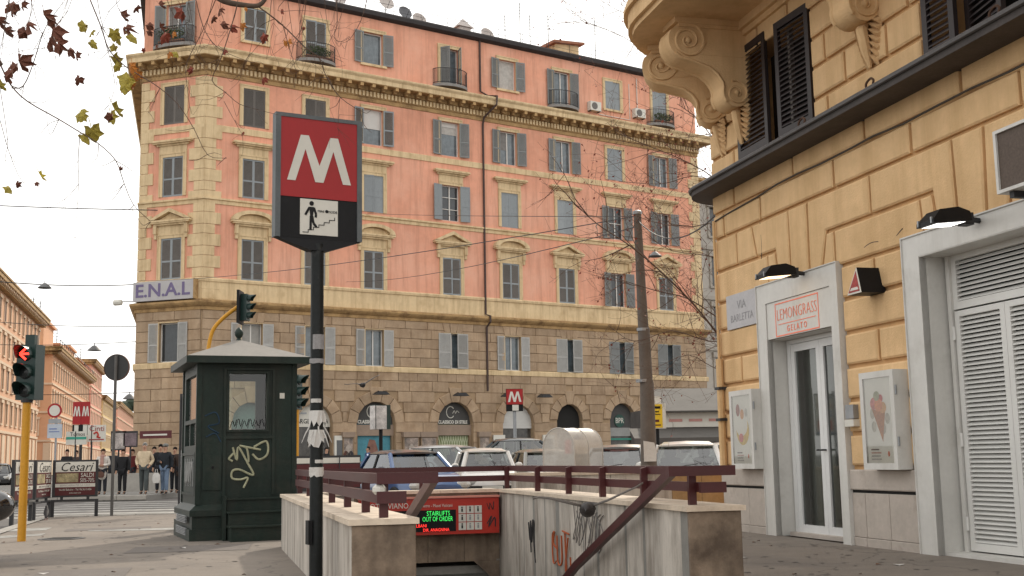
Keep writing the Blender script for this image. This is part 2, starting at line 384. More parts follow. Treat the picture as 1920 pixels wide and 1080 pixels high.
for k in range(9):
    a = 3.75 - k * .11; j = rnd.uniform(-.05, .05); zz.append([(a, .58 - .05 * (k % 3)), (a - .1 + j, .32 + .05 * (k % 2)), (a + .05, .2 + j), (a - .07 - j, .45), (a - .16, .56 + j)])
scrawl(zz, M('faded grey spray', (.17, .155, .145), .85, .2, 6), .005)
# railing
rl = thing('parapet_railing', 'dark red steel railing with two bars on the marble metro parapet', 'railing', A0, UA)
for nm, z0, z1 in (('top_rail', .905, .975), ('lower_rail', .775, .85)):
    zc, hh = (z0 + z1) / 2, z1 - z0
    b = MB(); b.beam((.2, .12, zc), (.2, 7.62, zc), .045, hh); obj(nm, b, m_rail, rl)
    b = MB(); b.beam((.2225, 7.6, zc), (rin(7.4) + .16, 7.6, zc), .045, hh); obj(nm, b, m_rail, rl)
    b = MB(); b.beam((rin(.62) + .18, .6, zc), (rin(7.5) + .18, 7.6, zc), .045, hh); obj(nm, b, m_rail, rl)
b = MB(); b.box(.178, .60, .075, .12, .902, .978); obj('rail_return', b, m_rail, rl)
b = MB(); b.box(.178, .38, .075, .12, .772, .853); obj('rail_return', b, m_rail, rl)
b = MB(); b.box(rin(.6) - .13, rin(.6) + .42, .555, .6, .902, .978); obj('rail_return', b, m_rail, rl)
b = MB(); b.box(rin(.6) + .13, rin(.6) + .34, .555, .6, .772, .853); obj('rail_return', b, m_rail, rl)
for q in (.16, 1.1, 2.3, 3.6, 4.9, 6.2, 7.58):
    b = MB(); b.box(.205, .265, q - .02, q + .02, .674, .905); obj('post', b, m_rail, rl)
for q in (.75, 1.9, 3.15, 4.4, 5.8, 7.5):
    b = MB(); c = rin(q) + .13; b.poly([(c - .03, .674), (c + .03, .674), (c + .03, .97), (c - .03, .955)], q + .02, q - .02); obj('post', b, m_rail, rl)
for c in (.9, 1.8):
    b = MB(); b.box(c - .02, c + .02, 7.57, 7.63, .674, .905); obj('post', b, m_rail, rl)
b = MB(); b.beam((rin(.6) - .09, .58, .94), (rin(3.2) - .09, 3.35, .02), .05, .075); b.beam((rin(3.2) - .09, 3.35, .02), (rin(6) - .09, 6.5, -1.2), .05, .075); obj('handrail', b, m_rail, rl)
b = MB(); b.beam((.575, .1, .94), (.53, 3., .0), .05, .075); b.beam((.53, 3., .0), (.53, 6.5, -1.3), .05, .075); obj('handrail', b, M('weathered pink grey steel', (.20, .13, .115), .6, .2, 4), rl)
b = MB(); b.ball((.2, .12, .865), .05, .04, .04, 8, 5); tag(obj('crumpled_paper', b, m_wpan, None, A0, UA), 'crumpled white paper scrap stuck on the lower railing corner', 'litter')
# station sign on the back wall of the stairwell
sg = thing('station_display_sign', 'red station sign with green and red led text above the stairs', 'sign', uvw(0, 0, 0), UA)
m_sred = M('orange red sign panel', (.42, .028, .016), .4, .06, 2)
b = MB(); b.poly([(.95, .12), (2.76, .12), (2.76, .575), (.95, .575)], 7.395, 7.26); obj('housing', b, m_sred, sg)
b = MB(); b.poly([(.94, .578), (2.77, .578), (2.77, .60), (.94, .60)], 7.395, 7.24); obj('top_lid', b, M('pale red lid', (.60, .22, .17), .5, .08, 3), sg)
b = MB(); b.poly([(1.05, .16), (2.19, .16), (2.19, .43), (1.05, .43)], 7.26, 7.255); obj('led_screen', b, m_black, sg)
m_lg = M('green led', (.05, .75, .12), .5, 0, emit=1.3); m_lr = M('red led', (1., .04, .03), .5, 0, emit=1.3)
text('STAIRLIFTS', .085, m_lg, sg, (1.96, 7.25, .385), sx=.74, ext=.001, bold=-.001)
text('OUT OF ORDER', .085, m_lg, sg, (1.95, 7.25, .315), sx=.64, ext=.001, bold=-.001)
text('.LBANI', .056, m_lr, sg, (1.66, 7.25, .235), align='LEFT', sx=.9, ext=.001); text('DIR. ANAGNINA', .056, m_lr, sg, (1.93, 7.25, .18), sx=.82, ext=.001)
text('OTTAVIANO', .10, m_wpan, sg, (1.33, 7.255, .49), ext=.001, sx=.85); text('S.Pietro - Musei Vaticani', .055, m_wpan, sg, (1.93, 7.255, .485), ext=.001, sx=.8)
for i in range(3):
    for j in range(3):
        b = MB(); x0, z0 = 2.225 + i * .105, .17 + j * .105; b.poly([(x0, z0), (x0 + .095, z0), (x0 + .095, z0 + .095), (x0, z0 + .095)], 7.26, 7.252)
        p = obj('pictogram_tile', b, m_wpan, sg)
        g = MB(); g.box(x0 + .035, x0 + .055, 7.249, 7.252, z0 + .02, z0 + .06); g.ball((x0 + .045, 7.251, z0 + .075), .011, .003, .011, 6, 4); obj('pictogram', g, m_black if j == 2 or i == 0 else m_galv, p)
g = MB(); g.tube(curve_pts([(2.60, 7.257, .5), (2.63, 7.257, .42), (2.64, 7.257, .5), (2.68, 7.257, .42), (2.69, 7.257, .52)], 4), .005, 4); g.tube(curve_pts([(2.6, 7.257, .24), (2.66, 7.257, .34), (2.62, 7.257, .2), (2.7, 7.257, .32), (2.71, 7.257, .2)], 4), .008, 4); obj('graffiti', g, m_gb, sg)
# low marble wall of the neighbouring shaft behind the right railing
nb = thing('low_marble_wall', 'pale marble panelled low wall behind the right railing', 'wall', uvw(3.6, 9.6), UA)
for i in range(9):
    pb = MB(); pb.block(i * .5, i * .5 + .494, 0, .80, .3, 0, .004); obj('marble_panel', pb, m_marb if i < 5 else M('ochre stained travertine', (.36, .24, .12), .85, .2, 2, .3, 20), nb)
b = MB(); b.box(-.03, 4.55, -.03, .33, .80, .85); obj('coping_slab', b, m_cop, nb)

# patches, a manhole and scraps on the plaza
m_patch = M('fresh asphalt patch', (.15, .13, .115), .92, .12, .6, .5, 70)
for i, (u, v, w_, d_) in enumerate(((-1.9, 7.6, 1.5, 1.1), (-2.6, 3.4, .9, 2.0), (-3.2, 13.5, 1.4, .8))):
    pb = MB(); pb.quad((0, 0, 0), (w_, 0, .0), (w_, d_, 0), (0, d_, 0)); obj('asphalt_patch', pb, m_patch, swk, (u, v, .004), R(4 * i - 5))
mh = thing('manhole_cover', 'round iron manhole cover on the plaza near the white line', 'manhole cover', uvw(-3.0, 11.3, .004), 0)
b = MB(); b.lathe([(0, .0), (.34, .0), (.34, .004), (0, .004)], 28); obj('plate', b, M('worn iron', (.06, .055, .05), .6, .2, 6), mh); b = MB()
for k in range(5): b.box(-.22, .22, -.2 + k * .1, -.17 + k * .1, .0042, .008)
obj('ribs', b, M('worn iron', 0), mh)
rr = random.Random(12)
m_scr = M('pale litter', (.5, .48, .45), .8, .1, 9)
for i, (u, v, lab) in enumerate(((-2.5, 5.0, 'white scrap on the sunlit ground nearest the camera'), (-3.6, 8.8, 'white scrap on the ground between the yellow pole and the kiosk'), (-1.2, 8.2, 'white scrap on the ground below the kiosk steps'), (4.1, 4.1, 'white scrap on the pavement before the gelato door'), (4.45, 3.6, 'second white scrap right of the gelato door'), (-3.9, 6.4, 'white scrap near the lower left corner'), (5.4, 2.2, 'tiny scrap before the garage doors'))):
    b = MB(); b.quad((-.05, -.03, .004), (.05, -.04, .012), (.06, .03, .006), (-.04, .04, .016)); tag(obj('litter', b, m_scr, None, uvw(u, v, .0), rr.uniform(0, 3)), lab, 'litter', 'paper scraps on the ground')
gm = MB()
for _ in range(260):
    u, v = (rr.uniform(-4.1, -.1), rr.uniform(0, 18)) if rr.random() < .6 else (rr.uniform(3.1, 6), rr.uniform(-2, 7)); s_ = rr.uniform(.015, .04)
    gm.add([(u + s_ * math.cos(k), v + s_ * math.sin(k), .0035) for k in (0, 1.05, 2.1, 3.14, 4.2, 5.2)], [(0, 1, 2, 3, 4, 5)])
stuff(tag(obj('gum_spots', gm, M('trodden gum', (.09, .08, .07), .8, .2, 5), None, A0, UA), 'dark trodden gum spots on the plaza', 'stains'))
fl = MB()
for _ in range(48):
    u, v = rr.uniform(-4.1, 0), rr.uniform(2, 19)
    if rr.random() < .4: u, v = rr.uniform(3.1, 6), rr.uniform(0, 7)
    a = rr.uniform(0, 6.28); s_ = rr.uniform(.02, .05); c_, q_ = math.cos(a) * s_, math.sin(a) * s_; fl.quad((u - c_, v - q_, .005), (u + q_ * .6, v - c_ * .6, .012), (u + c_, v + q_, .006), (u - q_ * .6, v + c_ * .6, .018))
stuff(tag(obj('fallen_leaves', fl, M('dry fallen leaf', (.12, .06, .035), .9, .4, 5), None, A0, UA), 'small dry leaves scattered over the plaza', 'leaves'))
# ------------------------------------------------------------------ pink corner palazzo
PA = R(34.3)
pk = thing('corner_apartment_building', 'pink and cream corner apartment building with tan rusticated stone base', 'building', (-16.4387, 63, 0), PA)
P1 = Vector((-2.446, 3.165)); P0 = P1 + Vector((math.cos(R(70.7)), math.sin(R(70.7)))) * 25
PATH = [P0, P1, Vector((0, 0)), Vector((36, 0)), Vector((36, 14))]
F_MAIN = ((0, 0), 0.); F_CH = (tuple(P1), R(-52.3)); F_SIDE = (tuple(P0), R(-109.3)); F_END = ((36, 0), R(90))
def FT(fr): return Matrix.Translation((fr[0][0], fr[0][1], 0)) @ Matrix.Rotation(fr[1], 4, 'Z')
def fobj(name, me, fr, x, y, z, parent=pk, mat=None, smooth=False):
    p = FT(fr) @ Vector((x, y, z))
    return obj(name, me, mat, parent, p, fr[1], smooth)
COLS = [2.78, 6.48, 10.2, 15.5, 19.82, 24.18, 28.45, 32.65]
ROWS = {'top': (24.45, 26.4), 'four': (19.55, 21.7), 'three': (15.5, 17.7), 'two': (10.95, 13.2), 'mezz': (6.5, 8.6)}
WW = 1.28
CHX = 2.05
ARCH = [(2.78, 1.07, 4.35), (6.5, 1.08, 4.32), (10.31, 1.23, 4.48), (15.6, 1.22, 4.52), (20.15, 1.15, 4.4), (24.1, 1.0, 4.48), (28.42, 1.05, 4.59), (32.6, 1.05, 4.5)]
def up_holes(cols, bal=()):
    h = []
    for c in cols:
        for k in ('top', 'four', 'three', 'two'):
            z0, z1 = ROWS[k]; h.append((c - WW / 2, c + WW / 2, (z0 - .45 if (k == 'top' and c in bal) else z0), z1))
    return h
BAL = (COLS[1], COLS[3], COLS[5], COLS[7])
b = MB(); wall_holes(b, 0, 36, 9.5, 27.5, up_holes(COLS, BAL)); obj('plaster_wall', b, m_pink, pk)
b = MB(); b.T = FT(F_CH); wall_holes(b, 0, 4.0, 9.5, 27.5, up_holes([CHX], (CHX,))); obj('plaster_wall', b, m_pink, pk)
b = MB(); b.T = FT(F_SIDE); wall_holes(b, 0, 25, 0, 27.5, []); obj('plaster_wall', b, m_trim, pk)
b = MB(); b.T = FT(F_END); wall_holes(b, 0, 14, 0, 27.5, []); obj('plaster_wall', b, m_trim, pk)
b = MB(); b.box(.3, 35.7, .9, 1.0, .2, 27.4); b.T = FT(F_CH); b.box(-.6, 4.6, .9, 1.0, .2, 27.4); obj('interior', b, m_dark, pk)  # near-black shell added to keep sky from showing through the shutter slats
# stone base backing walls
def base_back(fr, L_, cols, arches):
    holes = [(c - .6, c + .6, *ROWS['mezz']) for c in cols] + [(c - hw, c + hw, 0, zt) for c, hw, zt in arches]
    b = MB(); b.T = FT(fr); wall_holes(b, -.06 if fr is F_MAIN else 0, L_, 0, 9.5, holes, -.06, .45)
    for c, hw, zt in arches:                                          # spandrels that close the square hole to a round arch
        zs = zt - hw; arc = [(c + hw * math.cos(R(a)), zs + hw * math.sin(R(a))) for a in range(0, 181, 15)]
        for sgn in (0, 1):
            a = arc[:7] if sgn == 0 else arc[6:]
            crn = (c + hw, zt + .001) if sgn == 0 else (c - hw, zt + .001)
            for p, q in zip(a, a[1:]): b.add([(p[0], -.06, p[1]), (crn[0], -.06, crn[1]), (q[0], -.06, q[1])], [(0, 1, 2)])
        for p, q in zip(arc, arc[1:]): b.quad((p[0], -.06, p[1]), (q[0], -.06, q[1]), (q[0], .35, q[1]), (p[0], .35, p[1]))
    return obj('base_wall', b, m_mortar, pk)
base_back(F_MAIN, 36.06, COLS, ARCH); base_back(F_CH, 4.0, [CHX], [])
# stone blocks
def blocks(fr, L_, zl, openings, avg, seed, yf=-.125):
    rr = random.Random(seed)
    for i, (z1, z0) in enumerate(zip(zl, zl[1:])):
        iv = [(.0, L_)]
        for (a, c, lo, hi) in openings(z0, z1):
            nx = []
            for p, q in iv:
                if c <= p or a >= q: nx.append((p, q))
                else:
                    if a - p > .18: nx.append((p, a))
                    if q - c > .18: nx.append((c, q))
            iv = nx
        for p, q in iv:
            n = max(1, round((q - p) / avg)); w_ = (q - p) / n
            cuts = [p] + [p + w_ * (k + (.28 if i % 2 else -.22) * (0 < k < n)) + rr.uniform(-.06, .06) for k in range(1, n)] + [q]
            for x0, x1 in zip(cuts, cuts[1:]):
                m = MB(); m.block(x0 + .012, x1 - .012, z0 + .012, z1 - .012, -.06, yf + rr.uniform(-.014, .014), .022); fobj('stone_block', m, fr, 0, 0, 0, mat=m_stone)
def op_up(cols): return lambda z0, z1: [(c - .62, c + .62, 0, 0) for c in cols if z0 < 8.6]
RV = .62
def op_low(z0, z1):
    o = []
    for c, hw, zt in ARCH:
        zs = zt - hw
        if z0 >= zt + RV: continue
        zm = max(z0, zs); Rr = hw + RV
        e = math.sqrt(max(0, Rr * Rr - (zm - zs) ** 2)) if z1 > zs + .1 else hw + .02
        if e > .05: o.append((c - e, c + e, 0, 0))
    return o
ZU = [9.22, 8.74, 8.17, 7.6, 7.06, 6.5]; ZL = [6.18, 5.68, 5.08, 4.46, 3.87, 3.31, 2.72, 2.12, 1.5, .9, .3]
blocks(F_MAIN, 36, ZU, op_up(COLS), 1.55, 3); blocks(F_MAIN, 36, ZL[:7], op_low, 1.35, 4); blocks(F_MAIN, 36, ZL[6:], op_low, 2.2, 5)
blocks(F_CH, 4.0, ZU, op_up([CHX]), 1.3, 6); blocks(F_CH, 4.0, ZL, lambda a, c: [], 1.3, 8)
for c, hw, zt in ARCH:                                                # voussoirs
    zs = zt - hw; n = 7
    for k in range(n):
        a0, a1 = math.pi * k / n, math.pi * (k + 1) / n; ro = hw + RV - .02 + (.28 if k == n // 2 else 0)
        pts = [(c + hw * math.cos(a0 + .01), zs + hw * math.sin(a0 + .01)), (c + ro * math.cos(a0 + .012), zs + ro * math.sin(a0 + .012)),
               (c + ro * math.cos(a1 - .012), zs + ro * math.sin(a1 - .012)), (c + hw * math.cos(a1 - .01), zs + hw * math.sin(a1 - .01))]
        m = MB(); m.poly(pts, -.06, -.15, .025); fobj('voussoir', m, F_MAIN, 0, 0, 0, mat=m_stone)
for c in COLS:                                                        # flat arch stones above the mezzanine windows
    for k in range(3):
        x = c + (k - 1) * .42; t = (k - 1) * .13
        m = MB(); m.poly([(x - .2, 8.64), (x + .2, 8.64), (x + .2 + t + .03, 9.2), (x - .2 + t - .03, 9.2)], -.06, -.155, .02); fobj('voussoir', m, F_MAIN, 0, 0, 0, mat=m_stone)
# mouldings
def mould(name, prof, mat): b = MB(); b.sweep(PATH, prof); return obj(name, b, mat, pk)
mould('sill_course', [(.06, 6.16), (.16, 6.18), (.17, 6.44), (.12, 6.49), (.06, 6.5)], m_trim)
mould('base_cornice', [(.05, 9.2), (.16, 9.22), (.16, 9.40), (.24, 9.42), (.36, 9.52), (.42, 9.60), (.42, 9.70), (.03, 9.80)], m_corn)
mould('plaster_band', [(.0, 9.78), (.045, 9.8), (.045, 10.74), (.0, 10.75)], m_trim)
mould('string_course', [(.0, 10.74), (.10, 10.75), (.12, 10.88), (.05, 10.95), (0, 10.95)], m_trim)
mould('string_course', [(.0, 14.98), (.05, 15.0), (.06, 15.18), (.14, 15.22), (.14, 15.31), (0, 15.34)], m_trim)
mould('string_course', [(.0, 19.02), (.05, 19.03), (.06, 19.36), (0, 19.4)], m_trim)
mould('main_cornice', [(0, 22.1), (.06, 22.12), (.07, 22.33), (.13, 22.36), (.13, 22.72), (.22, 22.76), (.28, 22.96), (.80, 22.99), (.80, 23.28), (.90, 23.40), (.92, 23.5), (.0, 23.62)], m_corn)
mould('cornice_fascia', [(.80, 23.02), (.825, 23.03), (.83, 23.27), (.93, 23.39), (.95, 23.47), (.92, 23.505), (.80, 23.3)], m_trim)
m_roof = M('dark roof edge', (.035, .03, .03), .8, .2, 2)
mould('roof_edge', [(.0, 27.28), (.18, 27.32), (.34, 27.40), (.36, 27.62), (.3, 27.72), (0, 27.74)], m_roof)
b = MB(); b.add([(p.x, p.y, 27.7) for p in PATH], [tuple(range(len(PATH)))]); obj('roof', b, M('terracotta tiles', (.28, .12, .07), .9, .2, 2), pk)
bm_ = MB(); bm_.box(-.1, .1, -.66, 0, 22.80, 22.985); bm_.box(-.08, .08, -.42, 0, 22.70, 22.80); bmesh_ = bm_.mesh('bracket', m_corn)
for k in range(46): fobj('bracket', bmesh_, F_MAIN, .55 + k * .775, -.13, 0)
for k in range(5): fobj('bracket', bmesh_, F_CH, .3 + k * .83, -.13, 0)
dn = MB()
for k in range(150): dn.box(.05 + k * .24, .05 + k * .24 + .13, -.21, -.1, 22.40, 22.70)
dn.T = FT(F_CH)
for k in range(16): dn.box(.05 + k * .25, .05 + k * .25 + .13, -.21, -.1, 22.40, 22.70)
stuff(obj('dentil_row', dn, m_trim, pk))
# quoins
zq = 9.8; k = 0
while zq < 22.0:
    h = .66 if k % 2 else .52
    if any(abs(zq + h / 2 - z) < .0 for z in ()): pass
    wq = .95 if k % 2 else .62
    for fr, x0, x1 in ((F_MAIN, -.05, wq), (F_CH, 4.0 - wq, 4.05), (F_CH, -.05, wq - .15), (F_MAIN, 36 - wq, 36.05)):
        m = MB(); m.block(x0, x1, zq + .01, min(zq + h, 22.05) - .01, 0, -.055, .012); fobj('quoin_stone', m, fr, 0, 0, 0, mat=m_trim)
    zq += h; k += 1
# ---- windows
_wc = {}
def cached(key, fn, name, mats, smooth=False):
    if key not in _wc:
        b = MB(); fn(b); _wc[key] = b.mesh(name, mats, smooth)
    return _wc[key]
def surround(w_, h, t=.2, sill=True):
    def f(b):
        b.box(-w_ / 2 - t, -w_ / 2, -.055, 0, 0, h); b.box(w_ / 2, w_ / 2 + t, -.055, 0, 0, h); b.box(-w_ / 2 - t, w_ / 2 + t, -.055, 0, h, h + t)
        b.box(-w_ / 2 - t - .02, -w_ / 2 - t + .045, -.08, 0, 0, h + t + .02); b.box(w_ / 2 + t - .045, w_ / 2 + t + .02, -.08, 0, 0, h + t + .02); b.box(-w_ / 2 - t + .045, w_ / 2 + t - .045, -.08, -.0551, h + t - .045, h + t + .02)
        if sill: b.box(-w_ / 2 - t - .03, w_ / 2 + t + .03, -.12, 0, -.14, 0)
    return f
def hood(b):
    b.box(-.86, .86, -.05, 0, 0, .42); b.box(-1.0, 1.0, -.12, 0, .42, .52); b.box(-1.18, 1.18, -.26, 0, .52, .6); b.box(-1.25, 1.25, -.33, 0, .6, .68); b.box(-1.2, 1.2, -.3, 0, .68, .72)
def pediment(kind):
    def f(b):
        b.box(-.86, .86, -.06, 0, .0, .5); b.box(-1.05, 1.05, -.2, 0, .5, .6); b.box(-1.22, 1.22, -.30, 0, .6, .68)
        if kind == 't': out = [(-1.3, .68), (1.3, .68), (1.3, .80), (0, 1.42), (-1.3, .80)]; inn = [(-.82, .80), (.82, .80), (0, 1.18)]
        else:
            out = [(-1.3, .68), (1.3, .68)] + [(1.3 * math.cos(R(a)) if 0 < a < 180 else 1.3 * (1 if a == 0 else -1), .80 + .58 * math.sin(R(a))) for a in range(0, 181, 18)]
            inn = [(.95 * math.cos(R(a)), .80 + .36 * math.sin(R(a))) for a in range(0, 181, 18)]
        # raking moulding as ring between outline and tympanum, tympanum recessed
        b.poly(inn, 0, -.10)
        rim = [p for p in out if p[1] > .70]
        n = len(rim); 
        ii = [(x * .73, .80 + (z - .80) * .66) for x, z in rim]
        for j in range(n - 1):
            q = [rim[j], rim[j + 1], ii[j + 1], ii[j]]
            b.add([(x, -.34, z) for x, z in q] + [(x, 0, z) for x, z in q], [(0, 1, 2, 3), (0, 4, 5, 1), (3, 2, 6, 7)])
        b.box(-1.3, 1.3, -.34, 0, .68, .775)
        for sx in (-1.06, .86):
            b.box(sx, sx + .2, -.2, 0, .05, .5); b.box(sx + .03, sx + .17, -.14, 0, -.22, .05)
    return f
def shutter_mesh(kind, w_, h, mid=True):
    """one louvred leaf, hinge at x=0, leaf towards +x, front towards -y"""
    def f(b):
        t, st_ = .04, .07
        b.box(0, st_, -t, 0, 0, h); b.box(w_ - st_, w_, -t, 0, 0, h)
        for z in ((0, h - .09) + ((h * .42,) if mid else ())): b.box(st_, w_ - st_, -t, 0, z, z + .09)
        b.m = 1
        if kind == 'solid': b.box(st_, w_ - st_, -t + .012, -.004, .05, h - .05)
        else:
            z = .1
            while z < h - .12:
                b.add([(st_, -t + .004, z), (w_ - st_, -t + .004, z), (w_ - st_, -.004, z + .055), (st_, -.004, z + .055), (st_, -t + .004, z + .012), (w_ - st_, -t + .004, z + .012), (w_ - st_, -.004, z + .067), (st_, -.004, z + .067)],
                      [(0, 1, 2, 3), (4, 7, 6, 5), (0, 4, 5, 1), (3, 2, 6, 7)])
                z += .062
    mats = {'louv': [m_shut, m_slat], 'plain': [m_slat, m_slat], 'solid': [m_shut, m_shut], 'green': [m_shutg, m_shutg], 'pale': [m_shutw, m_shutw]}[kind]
    return cached(('sh', kind, round(w_, 2), round(h, 2), mid), f, 'shutter', mats)
def casement(w_, h, nx=2, nz=1):
    def f(b):
        t = .06
        b.box(-w_ / 2, -w_ / 2 + t, 0, .05, 0, h); b.box(w_ / 2 - t, w_ / 2, 0, .05, 0, h); b.box(-w_ / 2 + t, w_ / 2 - t, 0, .05, 0, t); b.box(-w_ / 2 + t, w_ / 2 - t, 0, .05, h - t, h)
        for i in range(1, nx): b.box(-w_ / 2 + w_ * i / nx - .035, -w_ / 2 + w_ * i / nx + .035, 0, .048, t, h - t)
        for i in range(1, nz): b.box(-w_ / 2 + t, w_ / 2 - t, .004, .046, h * i / nz - .02, h * i / nz + .02)
    return f
def window(fr, x, row, state, lou='louv', ped=None, nx=2, nz=1, door=False, ang=0.):
    z0, z1 = ROWS[row]
    if door: z0 -= .45
    h = z1 - z0; wd = WW if row != 'mezz' else 1.2; yb = 0. if row != 'mezz' else -.06
    if row == 'mezz': me = cached(('sm', round(h, 2)), lambda b: (b.box(-.64, .64, -.075, 0, h, h + .05), b.box(-.64, -.6, -.075, 0, 0, h), b.box(.6, .64, -.075, 0, 0, h)), 'window', m_trim)
    else: me = cached(('su', row, door), surround(wd, h, .2, row in ('top',) and not door), 'window', m_trim)
    w_ = fobj('window', me, fr, x, yb, z0)
    def sub(name, me, p, rz=0.): return obj(name, me, None, w_, p, rz)
    if row == 'three': sub('hood', cached('hood', hood, 'hood', m_trim), (0, 0, h + .2))
    if row == 'two': sub('pediment', cached(('ped', ped), pediment(ped), 'pediment', [m_corn if False else m_trim]), (0, 0, h + .2))
    lw = wd / 2
    if state == 'closed':
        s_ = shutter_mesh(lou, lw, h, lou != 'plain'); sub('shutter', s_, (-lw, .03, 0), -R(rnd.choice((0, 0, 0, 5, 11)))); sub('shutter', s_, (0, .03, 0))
    else:
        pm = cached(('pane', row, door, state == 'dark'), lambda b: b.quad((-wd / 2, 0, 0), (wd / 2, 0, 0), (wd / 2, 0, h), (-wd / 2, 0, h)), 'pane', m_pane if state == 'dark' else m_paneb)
        sub('pane', pm, (0, .24, 0)); sub('frame', cached(('cas', row, door, nx, nz), casement(wd, h, nx, nz), 'frame', m_wwood), (0, .18, 0))
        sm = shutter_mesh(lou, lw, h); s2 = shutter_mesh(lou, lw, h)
        if rnd.random() < .55 and row != 'mezz': q_ = rnd.choice((.35, .55, 1)); b_ = MB(); b_.box(-wd / 2 + .07, -wd / 2 + .07 + (wd - .14) * rnd.choice((.3, .5, 1)), .225, .235, h * (1 - q_), h - .05); obj('curtain', b_, rnd.choice((M('net curtain', (.42, .40, .37), .9, .15, 6), M('grey drape', (.2, .19, .18), .9, .15, 5))), w_)
        o_j = rnd.uniform(-.06, .10)
        o = {'open': (R(172), R(172)), 'dark': (R(172), R(172)), 'half': (R(172), R(20)), 'narrow': (R(35), R(30)), 'wide': (R(176), R(176))}[state]
        if row == 'mezz': o = {'open': (R(176), R(176)), 'dark': (R(176), R(176)), 'half': (R(20), R(15)), 'narrow': (R(150), R(20)), 'wide': (R(176), R(176))}[state]
        if state == 'half' and row == 'top': o = (R(55), R(75))
        # left leaf hinged at -wd/2 swings out and back against the wall; right leaf mirrored
        if row == 'mezz' and state == 'half':
            sm = shutter_mesh(lou, .8, h); sub('shutter', sm, (-1.02, -.05, 0), R(-6)); obj('shutter', sm, None, w_, (1.02, -.10, 0), R(186)); return w_
        sub('shutter', sm, (-wd / 2 - .005, -.065 if o[0] > 1.5 else -.01, 0), -o[0] + max(0, o_j))
        r_ = obj('shutter', s2, None, w_, (wd / 2 + .005, -.065 if o[1] > 1.5 else -.01, 0), R(180) + o[1])
        r_.location.y -= .04 if o[1] <= 1.5 else 0
    return w_
def curtain(w_, mat, h0, h1, x0, x1):
    b = MB(); b.box(x0, x1, .20, .215, h0, h1); obj('blind', b, mat, w_)
m_blind_light = M('white blind and slat light', (.55, .53, .50), .8, .05, 3)  # real blinds, and the pale sheet painting light behind the ochre shutter
T = dict
for c, kw in zip(COLS, (T(state='closed'), T(state='closed', door=True), T(state='open', lou='green', nx=1), T(state='half', lou='green', door=True), T(state='open', lou='green', nx=1), T(state='open', lou='green', door=True), T(state='closed', lou='solid'), T(state='closed', lou='solid', door=True))): window(F_MAIN, c, 'top', **kw)
for i, (c, kw) in enumerate(zip(COLS, (T(state='closed', lou='plain'), T(state='closed', lou='plain'), T(state='open', nx=1), T(state='open', nx=1, lou='green'), T(state='open', lou='green'), T(state='open', lou='green'), T(state='closed', lou='solid'), T(state='open', lou='green')))):
    w_ = window(F_MAIN, c, 'four', **kw)
    if i == 2: curtain(w_, m_blind_light, 1.0, 2.1, -.55, .55)
    if i == 3: curtain(w_, m_blind_light, 1.85, 2.1, -.55, .55)
for c, kw in zip(COLS, (T(state='closed'), T(state='closed'), T(state='closed', lou='solid'), T(state='dark', lou='solid', nz=3), T(state='closed', lou='solid'), T(state='closed', lou='solid'), T(state='dark', lou='green', nz=2), T(state='dark', lou='green'))): window(F_MAIN, c, 'three', **kw)
for i, c in enumerate(COLS): window(F_MAIN, c, 'two', 'closed' if i != 6 else 'dark', 'louv' if i != 6 else 'green', 's' if i in (0, 2, 4, 6) else 't')
for i, (c, s_) in enumerate(zip(COLS, ('open', 'open', 'open', 'half', 'open', 'half', 'half', 'half'))):
    w_ = window(F_MAIN, c, 'mezz', s_ if i != 2 else 'open', 'pale' if i < 6 else 'green')
    if i == 0: curtain(w_, M('grey curtain', (.3, .29, .27), .9, .1, 4), 0, 2.0, -.5, .5)
window(F_CH, CHX, 'top', 'open', 'green', door=True); window(F_CH, CHX, 'four', 'closed', 'plain'); window(F_CH, CHX, 'three', 'closed'); window(F_CH, CHX, 'two', 'closed', ped='t'); window(F_CH, CHX, 'mezz', 'dark', 'pale', nx=1)
# ---- balconies
def balcony(fr, x, r, z, dy=.0, n=14, flat=False):
    bl = MB(); arc = [(r * math.cos(math.pi * k / n), -r * (.62 if not flat else .5) * abs(math.sin(math.pi * k / n)) ** (.5 if flat else 1) - dy) for k in range(n + 1)]
    bl.add([(a, c, q) for q in (-.09, .09) for a, c in arc], [tuple(range(n + 1)), tuple(range(n + 1, 2 * n + 2))[::-1]] + [(k, k + n + 1, k + n + 2, k + 1) for k in range(n)])
    bo = fobj('balcony', bl, fr, x, 0, z, mat=M('grey balcony slab', (.22, .21, .2), .8, .15, 3))
    ra = MB()
    for q in (.12, 1.0): ra.tube([(a * .97, c * .97, q + .05) for a, c in arc], .022, 5)
    for k in range(0, 2 * n + 1):
        i, t = divmod(k, 2); p = arc[i] if not t else ((arc[i][0] + arc[i + 1][0]) / 2, (arc[i][1] + arc[i + 1][1]) / 2)
        ra.tube([(p[0] * .97, p[1] * .97, .09), (p[0] * .97, p[1] * .97, 1.05)], .011, 4)
    obj('railing', ra, m_iron, bo); return bo
for c in (COLS[1], COLS[3], COLS[5], COLS[7]): balcony(F_MAIN, c, 1.22, 23.86, .0)
balcony(F_CH, CHX, 1.3, 23.86, 0, flat=True)
m_leafg = M('balcony plant leaves', (.06, .085, .03), .7, .4, 5)
def clump(b, c, rx, ry, rz, n, size, rr):
    for _ in range(n):
        while True:
            p = Vector((rr.uniform(-1, 1), rr.uniform(-1, 1), rr.uniform(-1, 1)))
            if p.length < 1: break
        p = Vector((c[0] + p.x * rx, c[1] + p.y * ry, c[2] + p.z * rz)); a = Vector((rr.uniform(-1, 1), rr.uniform(-1, 1), rr.uniform(-1, 1))).normalized(); d = a.orthogonal().normalized() * size * rr.uniform(.6, 1.2); e = a.cross(d).normalized() * size * .5
        b.quad(p - d, p + e, p + d, p - e)
